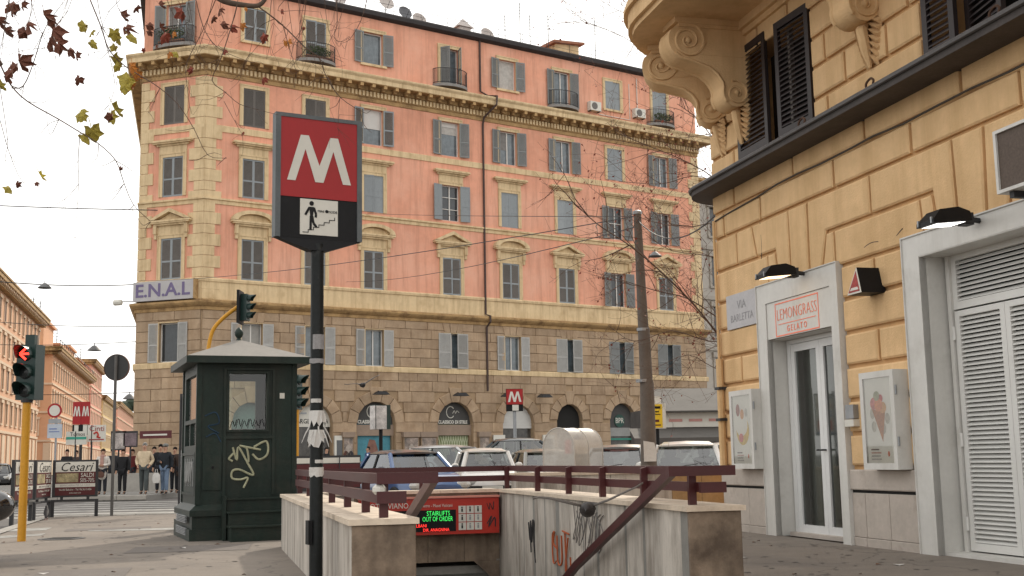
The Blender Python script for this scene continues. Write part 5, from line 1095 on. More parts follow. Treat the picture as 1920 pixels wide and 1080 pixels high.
b = MB(); b.tube([(-.2, 0, 0), (-.2, 0, z1)], .04, 6); obj('post', b, m_iron, t_); p_ = board(t_, -.36, .34, z0, z1, m_wpan); text('Cinti', .3, M('dull red letters', (.3, .06, .06), .6, .1, 4), p_, (0, -.04, z1 - .14), ext=.002); b = MB(); b.tube(curve_pts([(-.12, -.035, z0 + .3), (0, -.035, z0 + .36), (.06, -.035, z0 + .25), (.02, -.035, z0 + .18), (.14, -.035, z0 + .14)], 4), .035, 5); obj('arrow', b, m_sred, p_); b = MB(); b.box(-.3, .28, -.034, -.03, z0 + .05, z0 + .1); obj('print', b, MATS['dull red letters'], p_)
c0 = at(140, 880, 46); t_ = thing('street_advert_sign', 'white and green advert sign below the twin metro panels', 'sign', (c0.x, c0.y, ZR), 0); z1 = at(140, 809, 46).z - ZR; z0 = at(140, 834, 46).z - ZR
b = MB(); b.tube([(0, 0, 0), (0, 0, z1)], .04, 6); obj('post', b, m_iron, t_); p_ = board(t_, -.36, .42, z0, z1, m_wpan)
b = MB(); b.box(-.36, .42, -.035, -.03, z0 + .2, z0 + .3); obj('green_bar', b, M('green bar', (.05, .3, .22), .6, .1, 4), p_); text('Tomos', .2, m_black, p_, (.08, -.034, z1 - .11), ext=.002)
for px, y0, y1, lab in ((221, 812, 842, 'framed white information board behind the round sign post'), (243, 812, 836, 'dark framed picture board just left of the corner building')):
    c0 = at(px, 870, 48); t_ = thing('information_board', lab, 'board', (c0.x, c0.y, ZR), 0, 'boards behind the passers-by'); z1, z0 = at(px, y0, 48).z - ZR, at(px, y1, 48).z - ZR
    b = MB(); b.tube([(0, .05, 0), (0, .05, z0)], .04, 6); obj('post', b, m_iron, t_); f_ = board(t_, -.3, .3, z0 - .05, z1 + .08, m_iron, 'frame'); board(f_, -.26, .26, z0, z1, M('faded print %d' % px, (.4, .36, .34) if px < 230 else (.16, .12, .13), .6, .5, 4), 'sheet', -.04)
# ad panels on the barrier
m_mar = M('maroon print', (.085, .012, .014), .5, .1, 3)
def ad(lab, p, q, w_, full=True):
    p, q = Vector(p), Vector(q); a = math.atan2(q.y - p.y, q.x - p.x); t_ = thing('advert_barrier', lab, 'advert panel', (p.x, p.y, 0), a, 'advert panels on the kerb barrier')
    for x in (.0, w_): b = MB(); b.box(x - .035, x + .035, -.035, .035, -.01, .36); obj('leg', b, m_iron, t_)
    b = MB(); b.box(-.035, w_ + .035, -.03, .03, .33, .37); obj('rail', b, m_iron, t_)
    for x in (w_ * .2, w_ * .8): b = MB(); b.box(x - .03, x + .03, -.025, .025, .37, .42); obj('stub', b, m_iron, t_)
    b = MB(); b.box(-.02, w_ + .02, -.03, .03, .42, 1.22); obj('frame', b, m_iron, t_)
    x0, x1 = .04, w_ - .04; y = -.031
    def pr(z0, z1, m, nm='print'): b = MB(); b.box(x0, x1, y - .003, y, z0, z1); return obj(nm, b, m, t_)
    sh_ = pr(.46, 1.18, m_mar, 'sheet'); b = MB(); b.box(x0, x1, y - .006, y - .003, .96, 1.18); obj('white_band', b, m_wpan, sh_); b = MB(); b.box(x0, x1, y - .006, y - .003, .635, .71); obj('white_band', b, m_wpan, sh_); b = MB(); b.box(x0 + .02 * w_, x0 + .52 * w_, y - .006, y - .003, .74, .93); obj('bedroom_picture', b, M('bedroom print', (.30, .25, .14), .6, .7, 7), sh_)
    k = w_
    text('Cesari', .27, m_black, sh_, (w_ / 2, y - .008, 1.06), ext=.001, shear=.35, sx=k * 1.05); text('SALDI', .13, m_wpan, sh_, (w_ * .77, y - .008, .885), ext=.001, sx=k * .9); text('50%-70%', .12, m_wpan, sh_, (w_ * .77, y - .008, .775), ext=.001, sx=k * .75)
    text('BIANCHERIA PER LA CASA', .055, M('grey letters', (.3, .28, .27), .6, 0), sh_, (w_ / 2, y - .008, .672), ext=.001, sx=k * 1.05); text('Via del Babuino - Tel. 06.36.13.456', .062, m_wpan, sh_, (w_ / 2, y - .008, .58), ext=.001, sx=k * .85); text('www.cesari.com', .045, m_wpan, sh_, (w_ / 2, y - .008, .51), ext=.001, sx=k * .9)
ad('rightmost maroon and white linen shop advert panel on the kerb', (-10.02, 26.32), (-9.12, 26.70), .90)
ad('middle maroon linen shop advert panel behind the yellow pole', (-9.78, 24.70), (-10.05, 26.2), 1.5)
ad('leftmost maroon linen shop advert panel at the photo edge', (-9.5, 22.95), (-9.75, 24.5), 1.5)
for k, (px, lab) in enumerate(((575, 'dark barrier panel with white strip just right of the kiosk'), (622, 'dark barrier panel with white strip right of the totem pole'), (656, 'dark barrier panel with white strip left of the blue car'))):
    c0 = at(px, 870, 27.5); t_ = thing('barrier_panel', lab, 'barrier panel', (c0.x, c0.y, 0), R(10), 'barrier panels behind the railing')
    b = MB(); b.box(-.24, .24, -.03, .03, .42, 1.22); obj('frame', b, m_iron, t_); b = MB(); b.box(-.22, .22, -.036, -.03, 1.05, 1.17); obj('white_strip', b, m_wpan, t_); b = MB(); b.box(-.22, .22, -.036, -.03, .5, 1.03); obj('print', b, m_mar, t_)
    for x in (-.22, .22): b = MB(); b.box(x - .03, x + .03, -.03, .03, -.0, .42); obj('leg', b, m_iron, t_)
# small metro sign in front of the arcade
c0 = at(967, 880, 50); t_ = thing('metro_sign', 'small red metro sign on a post in front of the arcade', 'sign', (c0.x, c0.y, ZR), R(5)); z1 = at(967, 729, 50).z - ZR; z0 = at(967, 771, 50).z - ZR
b = MB(); b.tube([(0, 0.06, 0), (0, 0.06, z0)], .07, 8); obj('pole', b, m_galv, t_); b = MB(); b.box(-.35, .35, -.06, .12, z0, z1); obj('housing', b, m_black, t_); p_ = board(t_, -.34, .34, z0 + .28, z1 - .02, m_red, 'red_panel', -.09); Mobj(p_, 0, z0 + .38, z1 - .12, .28, .09, -.096); board(t_, -.1, .16, z0 + .02, z0 + .26, m_wpan, 'white_plate', -.09)
# yellow notice sign by the lamp post
c0 = at(1236, 870, 30); t_ = thing('bus_stop_sign', 'yellow notice sign with a white box on a black post', 'sign', (c0.x, c0.y, ZR), R(12)); z1 = at(1236, 758, 30).z - ZR; z0 = at(1236, 802, 30).z - ZR
b = MB(); b.tube([(0, .05, 0), (0, .05, z0)], .05, 8); obj('post', b, m_black, t_); b = MB(); b.box(-.2, .2, -.05, .08, z0 - .02, z1 + .02); obj('box', b, m_wpan, t_); p_ = board(t_, -.2, .11, z0, z1, M('yellow notice', (.68, .45, .02), .6, .06, 4), 'yellow_sheet', -.056)
for k, (a, c) in enumerate(((.47, .53), (.38, .41), (.32, .34), (.14, .2), (.05, .08))): b = MB(); b.box(-.17, .06 - .04 * (k % 2), -.06, -.056, z0 + a, z0 + c); obj('print', b, m_black if k < 3 else m_mar, p_)
b = MB(); b.box(-.12, .1, 0, .06, z1 + .03, z1 + .2); obj('cap', b, m_wpan, t_)
# concrete lamp column with paper scraps
t_ = thing('concrete_lamp_post', 'tall tapered grey concrete post with paper scraps in front of white car', 'lamp post', (2.78, 25, 0), 0)
pb_ = at(1217, 870, 25); pt_ = at(1195, 400, 25); ax = [(pb_.x - 2.78, 0, 0)] + [((at(px, py, 25).x - 2.78), 0, at(px, py, 25).z) for px, py in ((1216.5, 860), (1213, 720), (1212, 712), (1207, 618), (1206, 612), (1195, 402))]
b = MB(); b.tube(ax, [.175, .165, .145, .132, .125, .112, .08], 16); obj('shaft', b, M('lamp post concrete', (.115, .095, .08), .85, .14, 2, .2, 40), t_, smooth=50); b = MB(); b.lathe([(.095, 0), (.10, .06), (.04, .09)], 12, (ax[-1][0], 0, ax[-1][2])); obj('cap', b, m_galv, t_)
for py, r_ in ((618, .132), (714, .148)): z = at(1210, py, 25); b = MB(); b.lathe([(r_, -.03), (r_, .03)], 14, (z.x - 2.78 - .05, 0, z.z)); obj('band', b, m_galv, t_)
z = at(1216, 845, 25); b = MB(); b.poly([(-.12, -.22), (.13, -.22), (.14, .0), (.1, .16), (-.12, .2)], -.2, -.215); obj('paper_scrap', b, m_tape, t_, (z.x - 2.78, 0, z.z))
# hanging street lamps and cables
def span(lab, a, c, r_=.012, sag=.3, n=10): 
    a, c = Vector(a), Vector(c); b = MB(); m0 = a.copy()
    b.tube([a.lerp(c, k / n) - m0 - Vector((0, 0, sag * 4 * (k / n) * (1 - k / n))) for k in range(n + 1)], r_, 4); return tag(obj('overhead_cable', b, m_iron, None, m0), lab, 'cable', 'cables across the street')
def pend(px, py, Y, lab):
    p = at(px, py, Y); t_ = thing('hanging_street_lamp', lab, 'street lamp', p, 0, 'lamps hung over the street'); r_ = 13 / FPX * Y; b = MB(); b.lathe([(r_ * .15, r_ * .75), (r_ * .3, r_ * .7), (r_ * .6, r_ * .42), (r_, .02), (r_ * .97, 0), (r_ * .55, r_ * .36)], 16, (0, 0, -.5 * r_), caps=False); obj('shade', b, M('grey lamp shade', (.10, .10, .10), .5, .1, 3), t_, smooth=60); b = MB(); b.tube([(0, 0, r_ * .2), (0, 0, r_ * .6)], r_ * .06, 6); obj('hanger', b, m_iron, t_)
pend(84, 534, 60, 'large hanging street lamp nearest the left photo edge'); pend(177, 651, 95, 'middle hanging street lamp above the round grey sign'); pend(243, 742, 150, 'tiny hanging street lamp far down the street')
pend(1228, 475, 32, 'hanging street lamp beside the concrete post')
span('thick cable crossing the sky above the left street', at(-60, 383, 60), at(470, 395, 66), .03, .1); span('cable holding the nearest hanging lamp', at(-60, 522, 60), at(262, 533, 66), .03, .2); span('upper cable holding the middle hanging lamp', at(-60, 598, 90), at(262, 612, 80), .03, .2); span('lower cable through the middle hanging lamp', at(-60, 644, 95), at(262, 640, 90), .03, .2); span('far cable low over the left street', at(-40, 738, 140), at(262, 735, 120), .04, .2)
span('cable slanting up across the pink second floor', at(262, 527, 58), at(1195, 405, 25), .012, .3); span('lower cable slanting across the pink facade', at(640, 528, 70), at(1195, 425, 25), .012, .35); span('level cable above the first floor windows', at(683, 400, 70), at(1200, 406, 25), .012, .05)
b = MB(); span('short curl cable from the post to the ochre wall', at(1195, 412, 25), at(1345, 400, 18), .012, .4)
# ------------------------------------------------------------------ buildings down the left street
SA = R(105); SU = Vector((math.cos(SA), math.sin(SA), 0)); SC = at(66, 870, 160); SC.z = 0
def on_line(Y): return SC + SU * ((Y - SC.y) / SU.y)
_pc = {}
def palazzo(name, lab, o, ang, faces, h, wall, trim, storeys, shutcol, spacing=3.6, ground=5.0, wz=2.2, ww=1.2, eave=1.0, cornice=m_corn):
    """faces = list of (start xy local, angle, length); windows with frames, panes and shutters on each"""
    t_ = thing(name, lab, 'building', o, ang); sh = (h - ground - 1.2) / storeys
    for (fx, fy), fa, L_, nwin in faces:
        T_ = Matrix.Translation((fx, fy, 0)) @ Matrix.Rotation(fa, 4, 'Z')
        holes = []; n = nwin or max(1, int(L_ / spacing)); xs = [L_ * (k + .5) / n for k in range(n)]
        for x in xs:
            for s_ in range(storeys): z = ground + s_ * sh + .9; holes.append((x - ww / 2, x + ww / 2, z, z + wz))
        b = MB(); b.T = T_; wall_holes(b, 0, L_, 0, h, holes, 0, .25); obj('wall', b, wall, t_)
        key = (name, ww, wz)
        if key not in _pc:
            f_ = MB(); f_.box(-ww / 2 - .22, -ww / 2, -.08, 0, 0, wz); f_.box(ww / 2, ww / 2 + .22, -.08, 0, 0, wz); f_.box(-ww / 2 - .3, ww / 2 + .3, -.2, 0, wz, wz + .35); f_.box(-ww / 2 - .25, ww / 2 + .25, -.15, 0, -.15, 0)
            p_ = MB(); p_.quad((-ww / 2, .2, 0), (ww / 2, .2, 0), (ww / 2, .2, wz), (-ww / 2, .2, wz))
            s_ = MB(); s_.box(-ww / 2, -.02, -.02, .06, 0.02, wz); s_.box(.02, ww / 2, -.02, .06, .02, wz)
            _pc[key] = (f_.mesh('window', trim), p_.mesh('pane', m_pane), s_.mesh('shutter', shutcol))
        mw_, mp_, ms_ = _pc[key]
        for i, x in enumerate(xs):
            for s_ in range(storeys):
                z = ground + s_ * sh + .9; w_ = obj('window', mw_, None, t_, T_ @ Vector((x, 0, z)), fa)
                obj('shutter' if rnd.random() < .6 else 'pane', ms_ if rnd.random() < .6 else mp_, None, w_)
        for s_ in range(storeys): b = MB(); b.T = T_; z = ground + s_ * sh; b.box(-.05, L_ + .05, -.16, 0, z - .12, z + .16); obj('string_course', b, trim, t_)
        b = MB(); b.T = T_; b.box(-eave, L_ + eave, -eave, .0, h - .55, h - .1); b.box(-eave * .6, L_ + eave * .6, -eave * .6, 0, h - 1.0, h - .55); b.box(-eave - .1, L_ + eave + .1, -eave - .1, .5, h - .1, h + .1); obj('eaves', b, cornice, t_)
        b = MB(); b.T = T_
        for k in range(int(L_ / 1.2)): b.box(k * 1.2 + .3, k * 1.2 + .6, -eave * .9, 0, h - .85, h - .551)
        stuff(obj('eaves_bracket_row', b, trim, t_))
        for k in range(n + 1):
            b = MB(); b.T = T_; x = L_ * k / n; b.box(max(0, x - .9), min(L_, x + .9), -.12, 0, 0, ground - .3); obj('pier', b, trim, t_)
    b = MB(); x0, y0 = faces[0][0]; a = faces[0][1]; L0 = faces[0][2]; b.T = Matrix.Translation((x0, y0, 0)) @ Matrix.Rotation(a, 4, 'Z'); b.box(.1, L0 - .1, .4, 14, .1, h - .05); obj('core', b, wall, t_)
    return t_
m_pe1 = M('peach plaster far', (.62, .36, .22), .9, .06, .2); m_pe2 = M('orange plaster far', (.60, .33, .19), .9, .06, .2); m_pe3 = M('salmon plaster far', (.66, .33, .24), .9, .06, .2); m_pe4 = M('straw plaster far', (.60, .45, .22), .9, .06, .2); m_tr2 = M('cream stone trim far', (.62, .47, .33), .9, .06, .3); m_sh2 = M('maroon brown shutters', (.11, .05, .04), .8, .1, 2)
palazzo('street_building', 'peach building with projecting eaves at the left photo edge', on_line(160) - SU * 52, SA, [((0, 0), 0, 52, 14)], 20.8, m_pe1, m_tr2, 4, m_sh2, eave=1.1)
t_ = palazzo('street_building', 'orange building with corner arch and roof terrace behind the traffic light', on_line(175.5), SA, [((0, 0), 0, 66, 18), ((0, 14), R(-90), 14, 3)], 18.6, m_pe2, m_tr2, 3, m_sh2, eave=1.3)
for x0, x1, z1, y0 in ((1.0, 14, 23, 1.5), (16, 34, 20.8, 1.0), (38, 50, 22.6, 1.5), (52, 62, 21.6, 1.2)): b = MB(); b.box(x0, x1, y0, 10, 18.6, z1); b.box(x0 - .4, x1 + .4, y0 - .4, 10.4, z1 - .4, z1); p_ = obj('penthouse', b, m_pe2, t_)
b = MB(); b.poly([(-12.4, 10), (-10.0, 10), (-10, 11.6)] + [(-11.2 + 1.2 * math.cos(R(a)), 11.6 + 1.2 * math.sin(R(a))) for a in range(20, 180, 20)] + [(-12.4, 11.6)], 0, 0)
b = MB(); b.T = Matrix.Translation((0, 0, 0)) @ Matrix.Rotation(R(-90), 4, 'Z'); b.poly([(-7.6, 19.4), (-5.4, 19.4)] + [(-6.5 + 1.1 * math.cos(R(a)), 21.4 + 1.1 * math.sin(R(a))) for a in range(0, 181, 20)], 1.55, .95); obj('arched_window', b, m_sh2, t_)
b = MB()
for k in range(22): b.box(k * 3, k * 3 + .08, -1.0, -.92, 18.7, 19.7)
b.box(0, 66, -1.0, -.95, 19.65, 19.75); stuff(obj('terrace_railing', b, m_iron, t_))
palazzo('street_building', 'salmon tower like building beyond the roof terrace', on_line(244), SA, [((0, 0), 0, 30, 7), ((0, 14), R(-90), 14, 3)], 22.8, m_pe3, m_tr2, 4, m_sh2, eave=.9)
palazzo('street_building', 'straw yellow building far down the left street', on_line(278), SA, [((0, 0), 0, 50, 12), ((0, 14), R(-90), 14, 3)], 17.5, m_pe4, m_tr2, 3, m_sh2, eave=.8)
palazzo('street_building', 'pale pink building at the far end of the street', on_line(334), SA, [((0, 0), 0, 150, 30), ((0, 14), R(-90), 14, 3)], 19, m_pe3, m_tr2, 4, m_sh2, eave=.8)
for i, (Y, dx, hh, lab) in enumerate(((182, 4, 27, 'tall antenna left of the roof terrace on the orange building'), (190, 4, 27.5, 'second tall antenna on the orange building'), (215, 4, 26, 'antenna on the middle of the orange roof'), (262, 4, 27, 'antenna on the salmon building'))):
    p = on_line(Y) - Vector((dx, 0, 0)); b = MB(); b.tube([(0, 0, 17), (0, 0, hh)], .07, 4)
    for k in range(4): b.tube([(-.9, 0, hh - .3 - k * .6), (.9, 0, hh - .3 - k * .6)], .04, 3)
    tag(obj('roof_antenna', b, m_iron, None, p), lab, 'antenna', 'antennas on the left street roofs')
b = MB(); rr = random.Random(9)
for k in range(60):
    a = rr.uniform(0, 6.28); b.ball((rr.uniform(-60, 60), rr.uniform(-20, 20), 22 + rr.uniform(0, 16)), rr.uniform(5, 11), rr.uniform(5, 9), rr.uniform(4, 7), 7, 5)
b.box(-90, 90, -30, 30, -1, 22); hl = obj('wooded_hill', b, M('far dark foliage', (.035, .05, .03), .9, .3, .05), None, on_line(700) + Vector((30, 0, 0))); struct(hl)
# grey block beyond the right end of the pink facade
gp = pkw(37.5, 2.0, 0); palazzo('grey_apartment_block', 'pale grey building glimpsed right of the pink facade', gp, PA, [((0, 0), 0, 16, 4)], 21, M('pale grey plaster far', (.42, .39, .35), .9, .1, .4), M('grey stone trim far', (.36, .33, .29), .9, .1, .4), 4, m_shutg, eave=.6)
# low wall and stall clutter behind the passers-by
t_ = thing('low_concrete_wall', 'low pale concrete wall behind the passers-by', 'wall', (-17.2, 47.5, .08), R(4))
for k in range(5): b = MB(); b.box(k * 1.4, k * 1.4 + 1.38, 0, .3, 0, .72); obj('wall_panel', b, M('pale concrete panel', (.33, .31, .28), .9, .1, 1.5, rand=.06), t_)
t_ = thing('shop_sign_board', 'dark red shop sign board on the wall above the passers-by', 'sign', at(293, 816, 61), PA + R(-52)); b = MB(); b.box(-.9, .9, -.1, 0, -.16, .22); obj('board', b, m_mar, t_); b = MB(); b.box(-.7, .7, -.11, -.1, -.02, .06); obj('print', b, m_wpan, t_)
# awning stall right of the concrete post
c0 = at(1230, 860, 44); st0 = thing('awning_stall', 'market stall with grey awning and white fascia behind the white car', 'stall', (c0.x, c0.y, ZR), R(6))
def zY(px, py): return at(px, py, 44).z - ZR
b = MB(); b.box(-.2, 4.2, .6, 3.4, 0, 2.9); obj('body', b, M('dark stall body', (.05, .045, .042), .8, .3, 2), st0)
z0, z1 = zY(1300, 800), zY(1300, 772); b = MB(); b.box(-.3, 4.4, .3, .6, z0, z1); f_ = obj('fascia', b, m_wpan, st0); b = MB()
for k in range(5): b.box(.6 + k * .75, 1.1 + k * .75, .285, .3, z0 + .2, z0 + .3)
obj('print', b, M('pale red print', (.5, .25, .22), .6, .1, 4), f_)
m_awn = M('grey awning canvas', (.085, .078, .07), .85, .12, 1.5); z2 = zY(1300, 745)
b = MB(); b.add([(-.3, -.1, z1 + .05), (4.4, -.1, z1 + .05), (4.4, 2.8, z2 + .5), (.5, 2.8, z2 + .5)], [(0, 1, 2, 3)]); b.add([(-.3, -.1, z1 - .0), (4.4, -.1, z1 - .0), (4.4, -.1, z1 + .05), (-.3, -.1, z1 + .05)], [(0, 1, 2, 3)]); obj('roof_canvas', b, m_awn, st0)
b = MB(); n = 26; za = zY(1300, 822); top = [(-.9 + 5.3 * k / n, .3, z0 - .02) for k in range(n + 1)]; bot = [(-1.0 + 5.4 * k / n, -1.1, za + .02) for k in range(n + 1)]; fr_ = [(x, y, z - .16 - .05 * (k % 2)) for k, (x, y, z) in enumerate(bot)]
for k in range(n): b.quad(top[k], top[k + 1], bot[k + 1], bot[k]); b.quad(bot[k], bot[k + 1], fr_[k + 1], fr_[k])
obj('awning', b, m_awn, st0)
for x in (-.6, 4.2): b = MB(); b.tube([(x, -1.0, 0), (x, -1.0, za)], .03, 6); obj('awning_pole', b, m_galv, st0)
rr = random.Random(4)
for k in range(9):
    b = MB(); x = .1 + k * .45; hh = rr.uniform(.25, .5); b.box(x, x + .36, .2, .58, 1.35, 1.35 + hh); b.box(x - .03, x + .39, .15, .6, 1.3, 1.35)
    obj('goods', b, M('goods %d' % (k % 4), [(.5, .46, .42), (.25, .03, .02), (.4, .38, .4), (.3, .2, .12)][k % 4], .8, .3, 6), st0)
b = MB(); b.box(-.1, 4.2, .1, .6, .9, 1.3); obj('counter', b, M('dark stall body', 0), st0)
# plexiglass dome
m_plex = M('scratched plexiglass', (.60, .57, .52), .4, .12, 3, spec=.4); m_plex.node_tree.nodes['Principled BSDF'].inputs['Alpha'].default_value = .58
c0 = at(1075, 870, 26); dm = thing('plexiglass_dome', 'clear curved plexiglass shelter hood between the parked cars', 'shelter', (c0.x, c0.y, 0), R(-40))
prof_ = [(.42 * math.cos(R(a)), 1.28 + .42 * math.sin(R(a))) for a in range(0, 181, 12)]; prof_ = [(.42, .72)] + prof_ + [(-.42, .72)]
for k, (y0, y1) in enumerate(((-.5, -.02), (.02, .5))):
    b = MB(); n = len(prof_); b.add([(x, y, z) for y in (y0, y1) for x, z in prof_], [(i, i + 1, n + i + 1, n + i) for i in range(n - 1)]); obj('hood', b, m_plex, dm, smooth=True)
b = MB(); b.add([(x, -.5, z) for x, z in prof_], [tuple(range(len(prof_)))]); obj('end_panel', b, m_plex, dm)
for y in (-.5, 0, .5): b = MB(); b.tube([(x, y, z) for x, z in prof_], .014, 5); obj('rib', b, M('pale rib', (.45, .42, .38), .6, .1, 4), dm)
b = MB(); b.box(-.2, .2, -.3, .3, 0, 1.15); obj('pedestal', b, m_conc, dm); b = MB(); b.lathe([(.07, 1.15), (.07, 1.4), (.04, 1.45)], 10, (-.05, -.1, 0)); obj('red_bottle', b, m_sred, dm); b = MB(); b.lathe([(.13, 1.15), (.15, 1.3), (.13, 1.45)], 12, (.18, .0, 0)); obj('cream_drum', b, m_cop, dm)
# ------------------------------------------------------------------ vehicles
m_cglass = glass('car window glass', (.50, .54, .52), .12, .02); m_tyre = M('tyre rubber', (.012, .012, .012), .8, .1, 5); m_rim = M('wheel rim', (.35, .35, .36), .35, .1, 5, metal=.8); m_lampg = M('headlight glass', (.5, .5, .48), .1, .2, 8, spec=.8); m_tail = M('red tail lamp', (.25, .01, .01), .2, .1, 5); m_trimb = M('black car trim', (.015, .015, .015), .5, .1, 5)
def car(lab, p, yaw, paint, L=3.9, W=1.62, H=1.48, hood=.95, boot=.5, belt=.92, rake_f=.55, rake_r=.35, roofm=None, cat='car'):
    """front towards local -y; built from rounded cross-sections"""
    t_ = thing('parked_car', lab, cat, p, yaw, 'cars parked behind the railing'); hw = W / 2
    st_ = [(-L / 2, .62, .36, .62), (-L / 2 + .1, .86, .24, .72), (-L / 2 + hood * .6, .97, .2, .84), (-L / 2 + hood, 1.0, .2, belt), (0, 1.0, .2, belt + .02), (L / 2 - boot, 1.0, .2, belt + .03), (L / 2 - .12, .94, .24, belt - .02), (L / 2, .8, .34, belt - .15)]
    rings = []
    for y, k, z0, z1 in st_:
        w_ = hw * k; zm = (z0 + z1) / 2; rings.append([(-w_ * .82, y, z0), (w_ * .82, y, z0), (w_ * .97, y, z0 + .1), (w_, y, zm), (w_ * .97, y, z1 - .1), (w_ * .86, y, z1), (0, y, z1 + .025), (-w_ * .86, y, z1), (-w_ * .97, y, z1 - .1), (-w_, y, zm), (-w_ * .97, y, z0 + .1)])
    b = MB(); b.loft(rings); obj('body', b, paint, t_, smooth=40)
    yf0, yr0 = -L / 2 + hood, L / 2 - boot; yf1, yr1 = yf0 + rake_f, yr0 - rake_r; zb, zt = belt - .02, H; bw, tw = hw * .88, hw * .70
    A_, B_, C_, D_ = (bw, yf0, zb), (tw, yf1, zt - .10), (tw, yr1, zt - .10), (bw, yr0, zb); mir = lambda q: (-q[0], q[1], q[2])
    b = MB(); b.quad(mir(A_), A_, B_, mir(B_)); obj('windscreen', b, m_cglass, t_); b = MB(); b.quad(D_, mir(D_), mir(C_), C_); obj('rear_window', b, m_cglass, t_)
    for s_ in (1, -1): b = MB(); q = [(s_ * v_[0], v_[1], v_[2]) for v_ in (A_, D_, C_, B_)]; b.add(q, [(0, 1, 2, 3) if s_ > 0 else (3, 2, 1, 0)]); obj('side_window', b, m_cglass, t_)
    b = MB(); zs = zt - .10
    b.loft([[(-tw * .96, y, zs), (tw * .96, y, zs), (tw * .99, y, zs + .02), (tw * .8, y, z_), (0, y, z_ + .02), (-tw * .8, y, z_), (-tw * .99, y, zs + .02)] for y, z_ in ((yf1 - .06, zs + .03), (yf1 + .12, zt - .035), (yf1 + .4, zt - .005), ((yf1 + yr1) / 2, zt), (yr1 - .25, zt - .01), (yr1 + .05, zs + .03))]); obj('roof', b, roofm or paint, t_, smooth=50)
    for s_ in (1, -1):
        for q0, q1 in ((A_, B_), (D_, C_)): b = MB(); b.tube([(s_ * q0[0] * 1.005, q0[1], q0[2]), (s_ * q1[0] * 1.005, q1[1], q1[2])], .055, 6); obj('pillar', b, paint, t_)
        b = MB(); ym = (yf1 + yr1) / 2 + .05; b.tube([(s_ * bw * 1.005, ym, zb), (s_ * tw * 1.01, ym, zs)], .03, 5); obj('pillar', b, m_trimb, t_)
        b = MB(); b.ball((s_ * (hw + .08), yf0 + .28, belt + .07), .1, .06, .07, 8, 6); obj('mirror', b, roofm or paint, t_)
        b = MB(); b.ball((s_ * hw * .66, -L / 2 + .07, .63), .19, .08, .1, 10, 6); obj('headlight', b, m_lampg, t_); b = MB(); b.ball((s_ * hw * .74, L / 2 - .06, .78), .12, .06, .13, 8, 6); obj('tail_lamp', b, m_tail, t_)
        for y in (-L / 2 + .72, L / 2 - .7):
            b = MB(); x_ = s_ * (hw - .07); b.lathe([(.2, -.09), (.29, -.09), (.31, -.06), (.31, .06), (.29, .09), (.2, .09)], 18, (x_, y, .31), 'x', caps=False); w_ = obj('wheel', b, m_tyre, t_); b = MB(); b.lathe([(.04, .08), (.2, .085), (.2, -.085), (.04, -.08)], 12, (x_, y, .31), 'x'); obj('rim', b, m_rim, w_)
        b = MB(); b.box(s_ * hw * .985 - .012, s_ * hw * .985 + .012, -.05, .1, .74, .77); obj('door_handle', b, m_trimb, t_)
    for s_ in (-.36, .36):
        b = MB(); b.loft([[(s_ - w2, y, z), (s_ + w2, y, z), (s_ + w2, y + .09, z), (s_ - w2, y + .09, z)] for z, w2, y in ((.6, .22, -.05), (1.12, .21, .1), (1.14, .1, .11), (1.16, .1, .11), (1.2, .13, .1), (1.34, .12, .12))]); obj('seat', b, m_trimb, t_, smooth=50)
    b = MB(); b.tube([(.36 + .17 * math.cos(R(a)), yf0 + .62 - .08 * math.sin(R(a)), .98 + .15 * math.sin(R(a))) for a in range(0, 361, 30)], .016, 5); obj('steering_wheel', b, m_trimb, t_); b = MB(); b.loft([[(-bw * .95, y, belt - .02), (bw * .95, y, belt - .02), (bw * .95, y, z), (-bw * .95, y, z)] for y, z in ((yf0 + .1, belt + .02), (yf0 + .35, belt + .1), (yf0 + .5, belt + .06))]); obj('dashboard', b, m_trimb, t_)
    b = MB(); b.box(-.1, .1, yf1 + .02, yf1 + .05, zs - .14, zs - .08); obj('rear_view_mirror', b, m_trimb, t_)
    b = MB(); b.box(-hw * .9, hw * .9, -L / 2 - .04, -L / 2 + .1, .32, .52); obj('bumper', b, m_trimb, t_); b = MB(); b.box(-.26, .26, -L / 2 - .055, -L / 2 - .04, .4, .51); obj('licence_plate', b, m_wpan, t_); b = MB(); b.box(-hw * .9, hw * .9, L / 2 - .08, L / 2 + .04, .32, .55); obj('bumper', b, m_trimb, t_)
    b = MB(); b.tube([(-.3, yf0 - .02, belt), (.25, yf0 + .1, belt + .08)], .01, 4); obj('wiper', b, m_trimb, t_)
    return t_
def paint(nm, c, metal=.35): return M('car paint ' + nm, c, .28, .05, 2, metal=metal, coat=.6, spec=.5)
def cp(px, Y): p = at(px, 860, Y); return Vector((p.x, p.y, ZR))
car('blue hatchback with dark roof behind the left railing', cp(765, 28), R(28), paint('blue', (.03, .075, .19)), 3.7, 1.66, 1.42, roofm=paint('grey blue', (.05, .055, .07)))
car('boxy white hatchback with upright windscreen behind the railing', cp(908, 32), R(8), paint('white', (.62, .59, .55), 0), 3.4, 1.5, 1.46, .8, .25, .95, .25, .2)
car('silver hatchback partly hidden behind the boxy white car', cp(862, 38), R(65), paint('silver', (.42, .42, .42), .6), 4.2, 1.7, 1.64, 1.0, .35, rake_f=.9)
car('dark grey crossover seen from the side behind the boxy white car', cp(955, 41), R(-82), paint('charcoal', (.03, .038, .042), .5), 4.9, 1.85, 1.86, 1.1, .6, 1.05, .9, .9)
car('old grey green saloon left of the plexiglass hood', cp(1018, 33), R(12), paint('olive grey', (.19, .18, .155), .3), 4.2, 1.66, 1.42, 1.05, .7)
car('dark silver car with bright windscreen left of the concrete post', cp(1160, 30), R(-14), paint('dark silver', (.16, .16, .16), .6), 4.2, 1.7, 1.47, 1.0, .5, rake_f=.8)
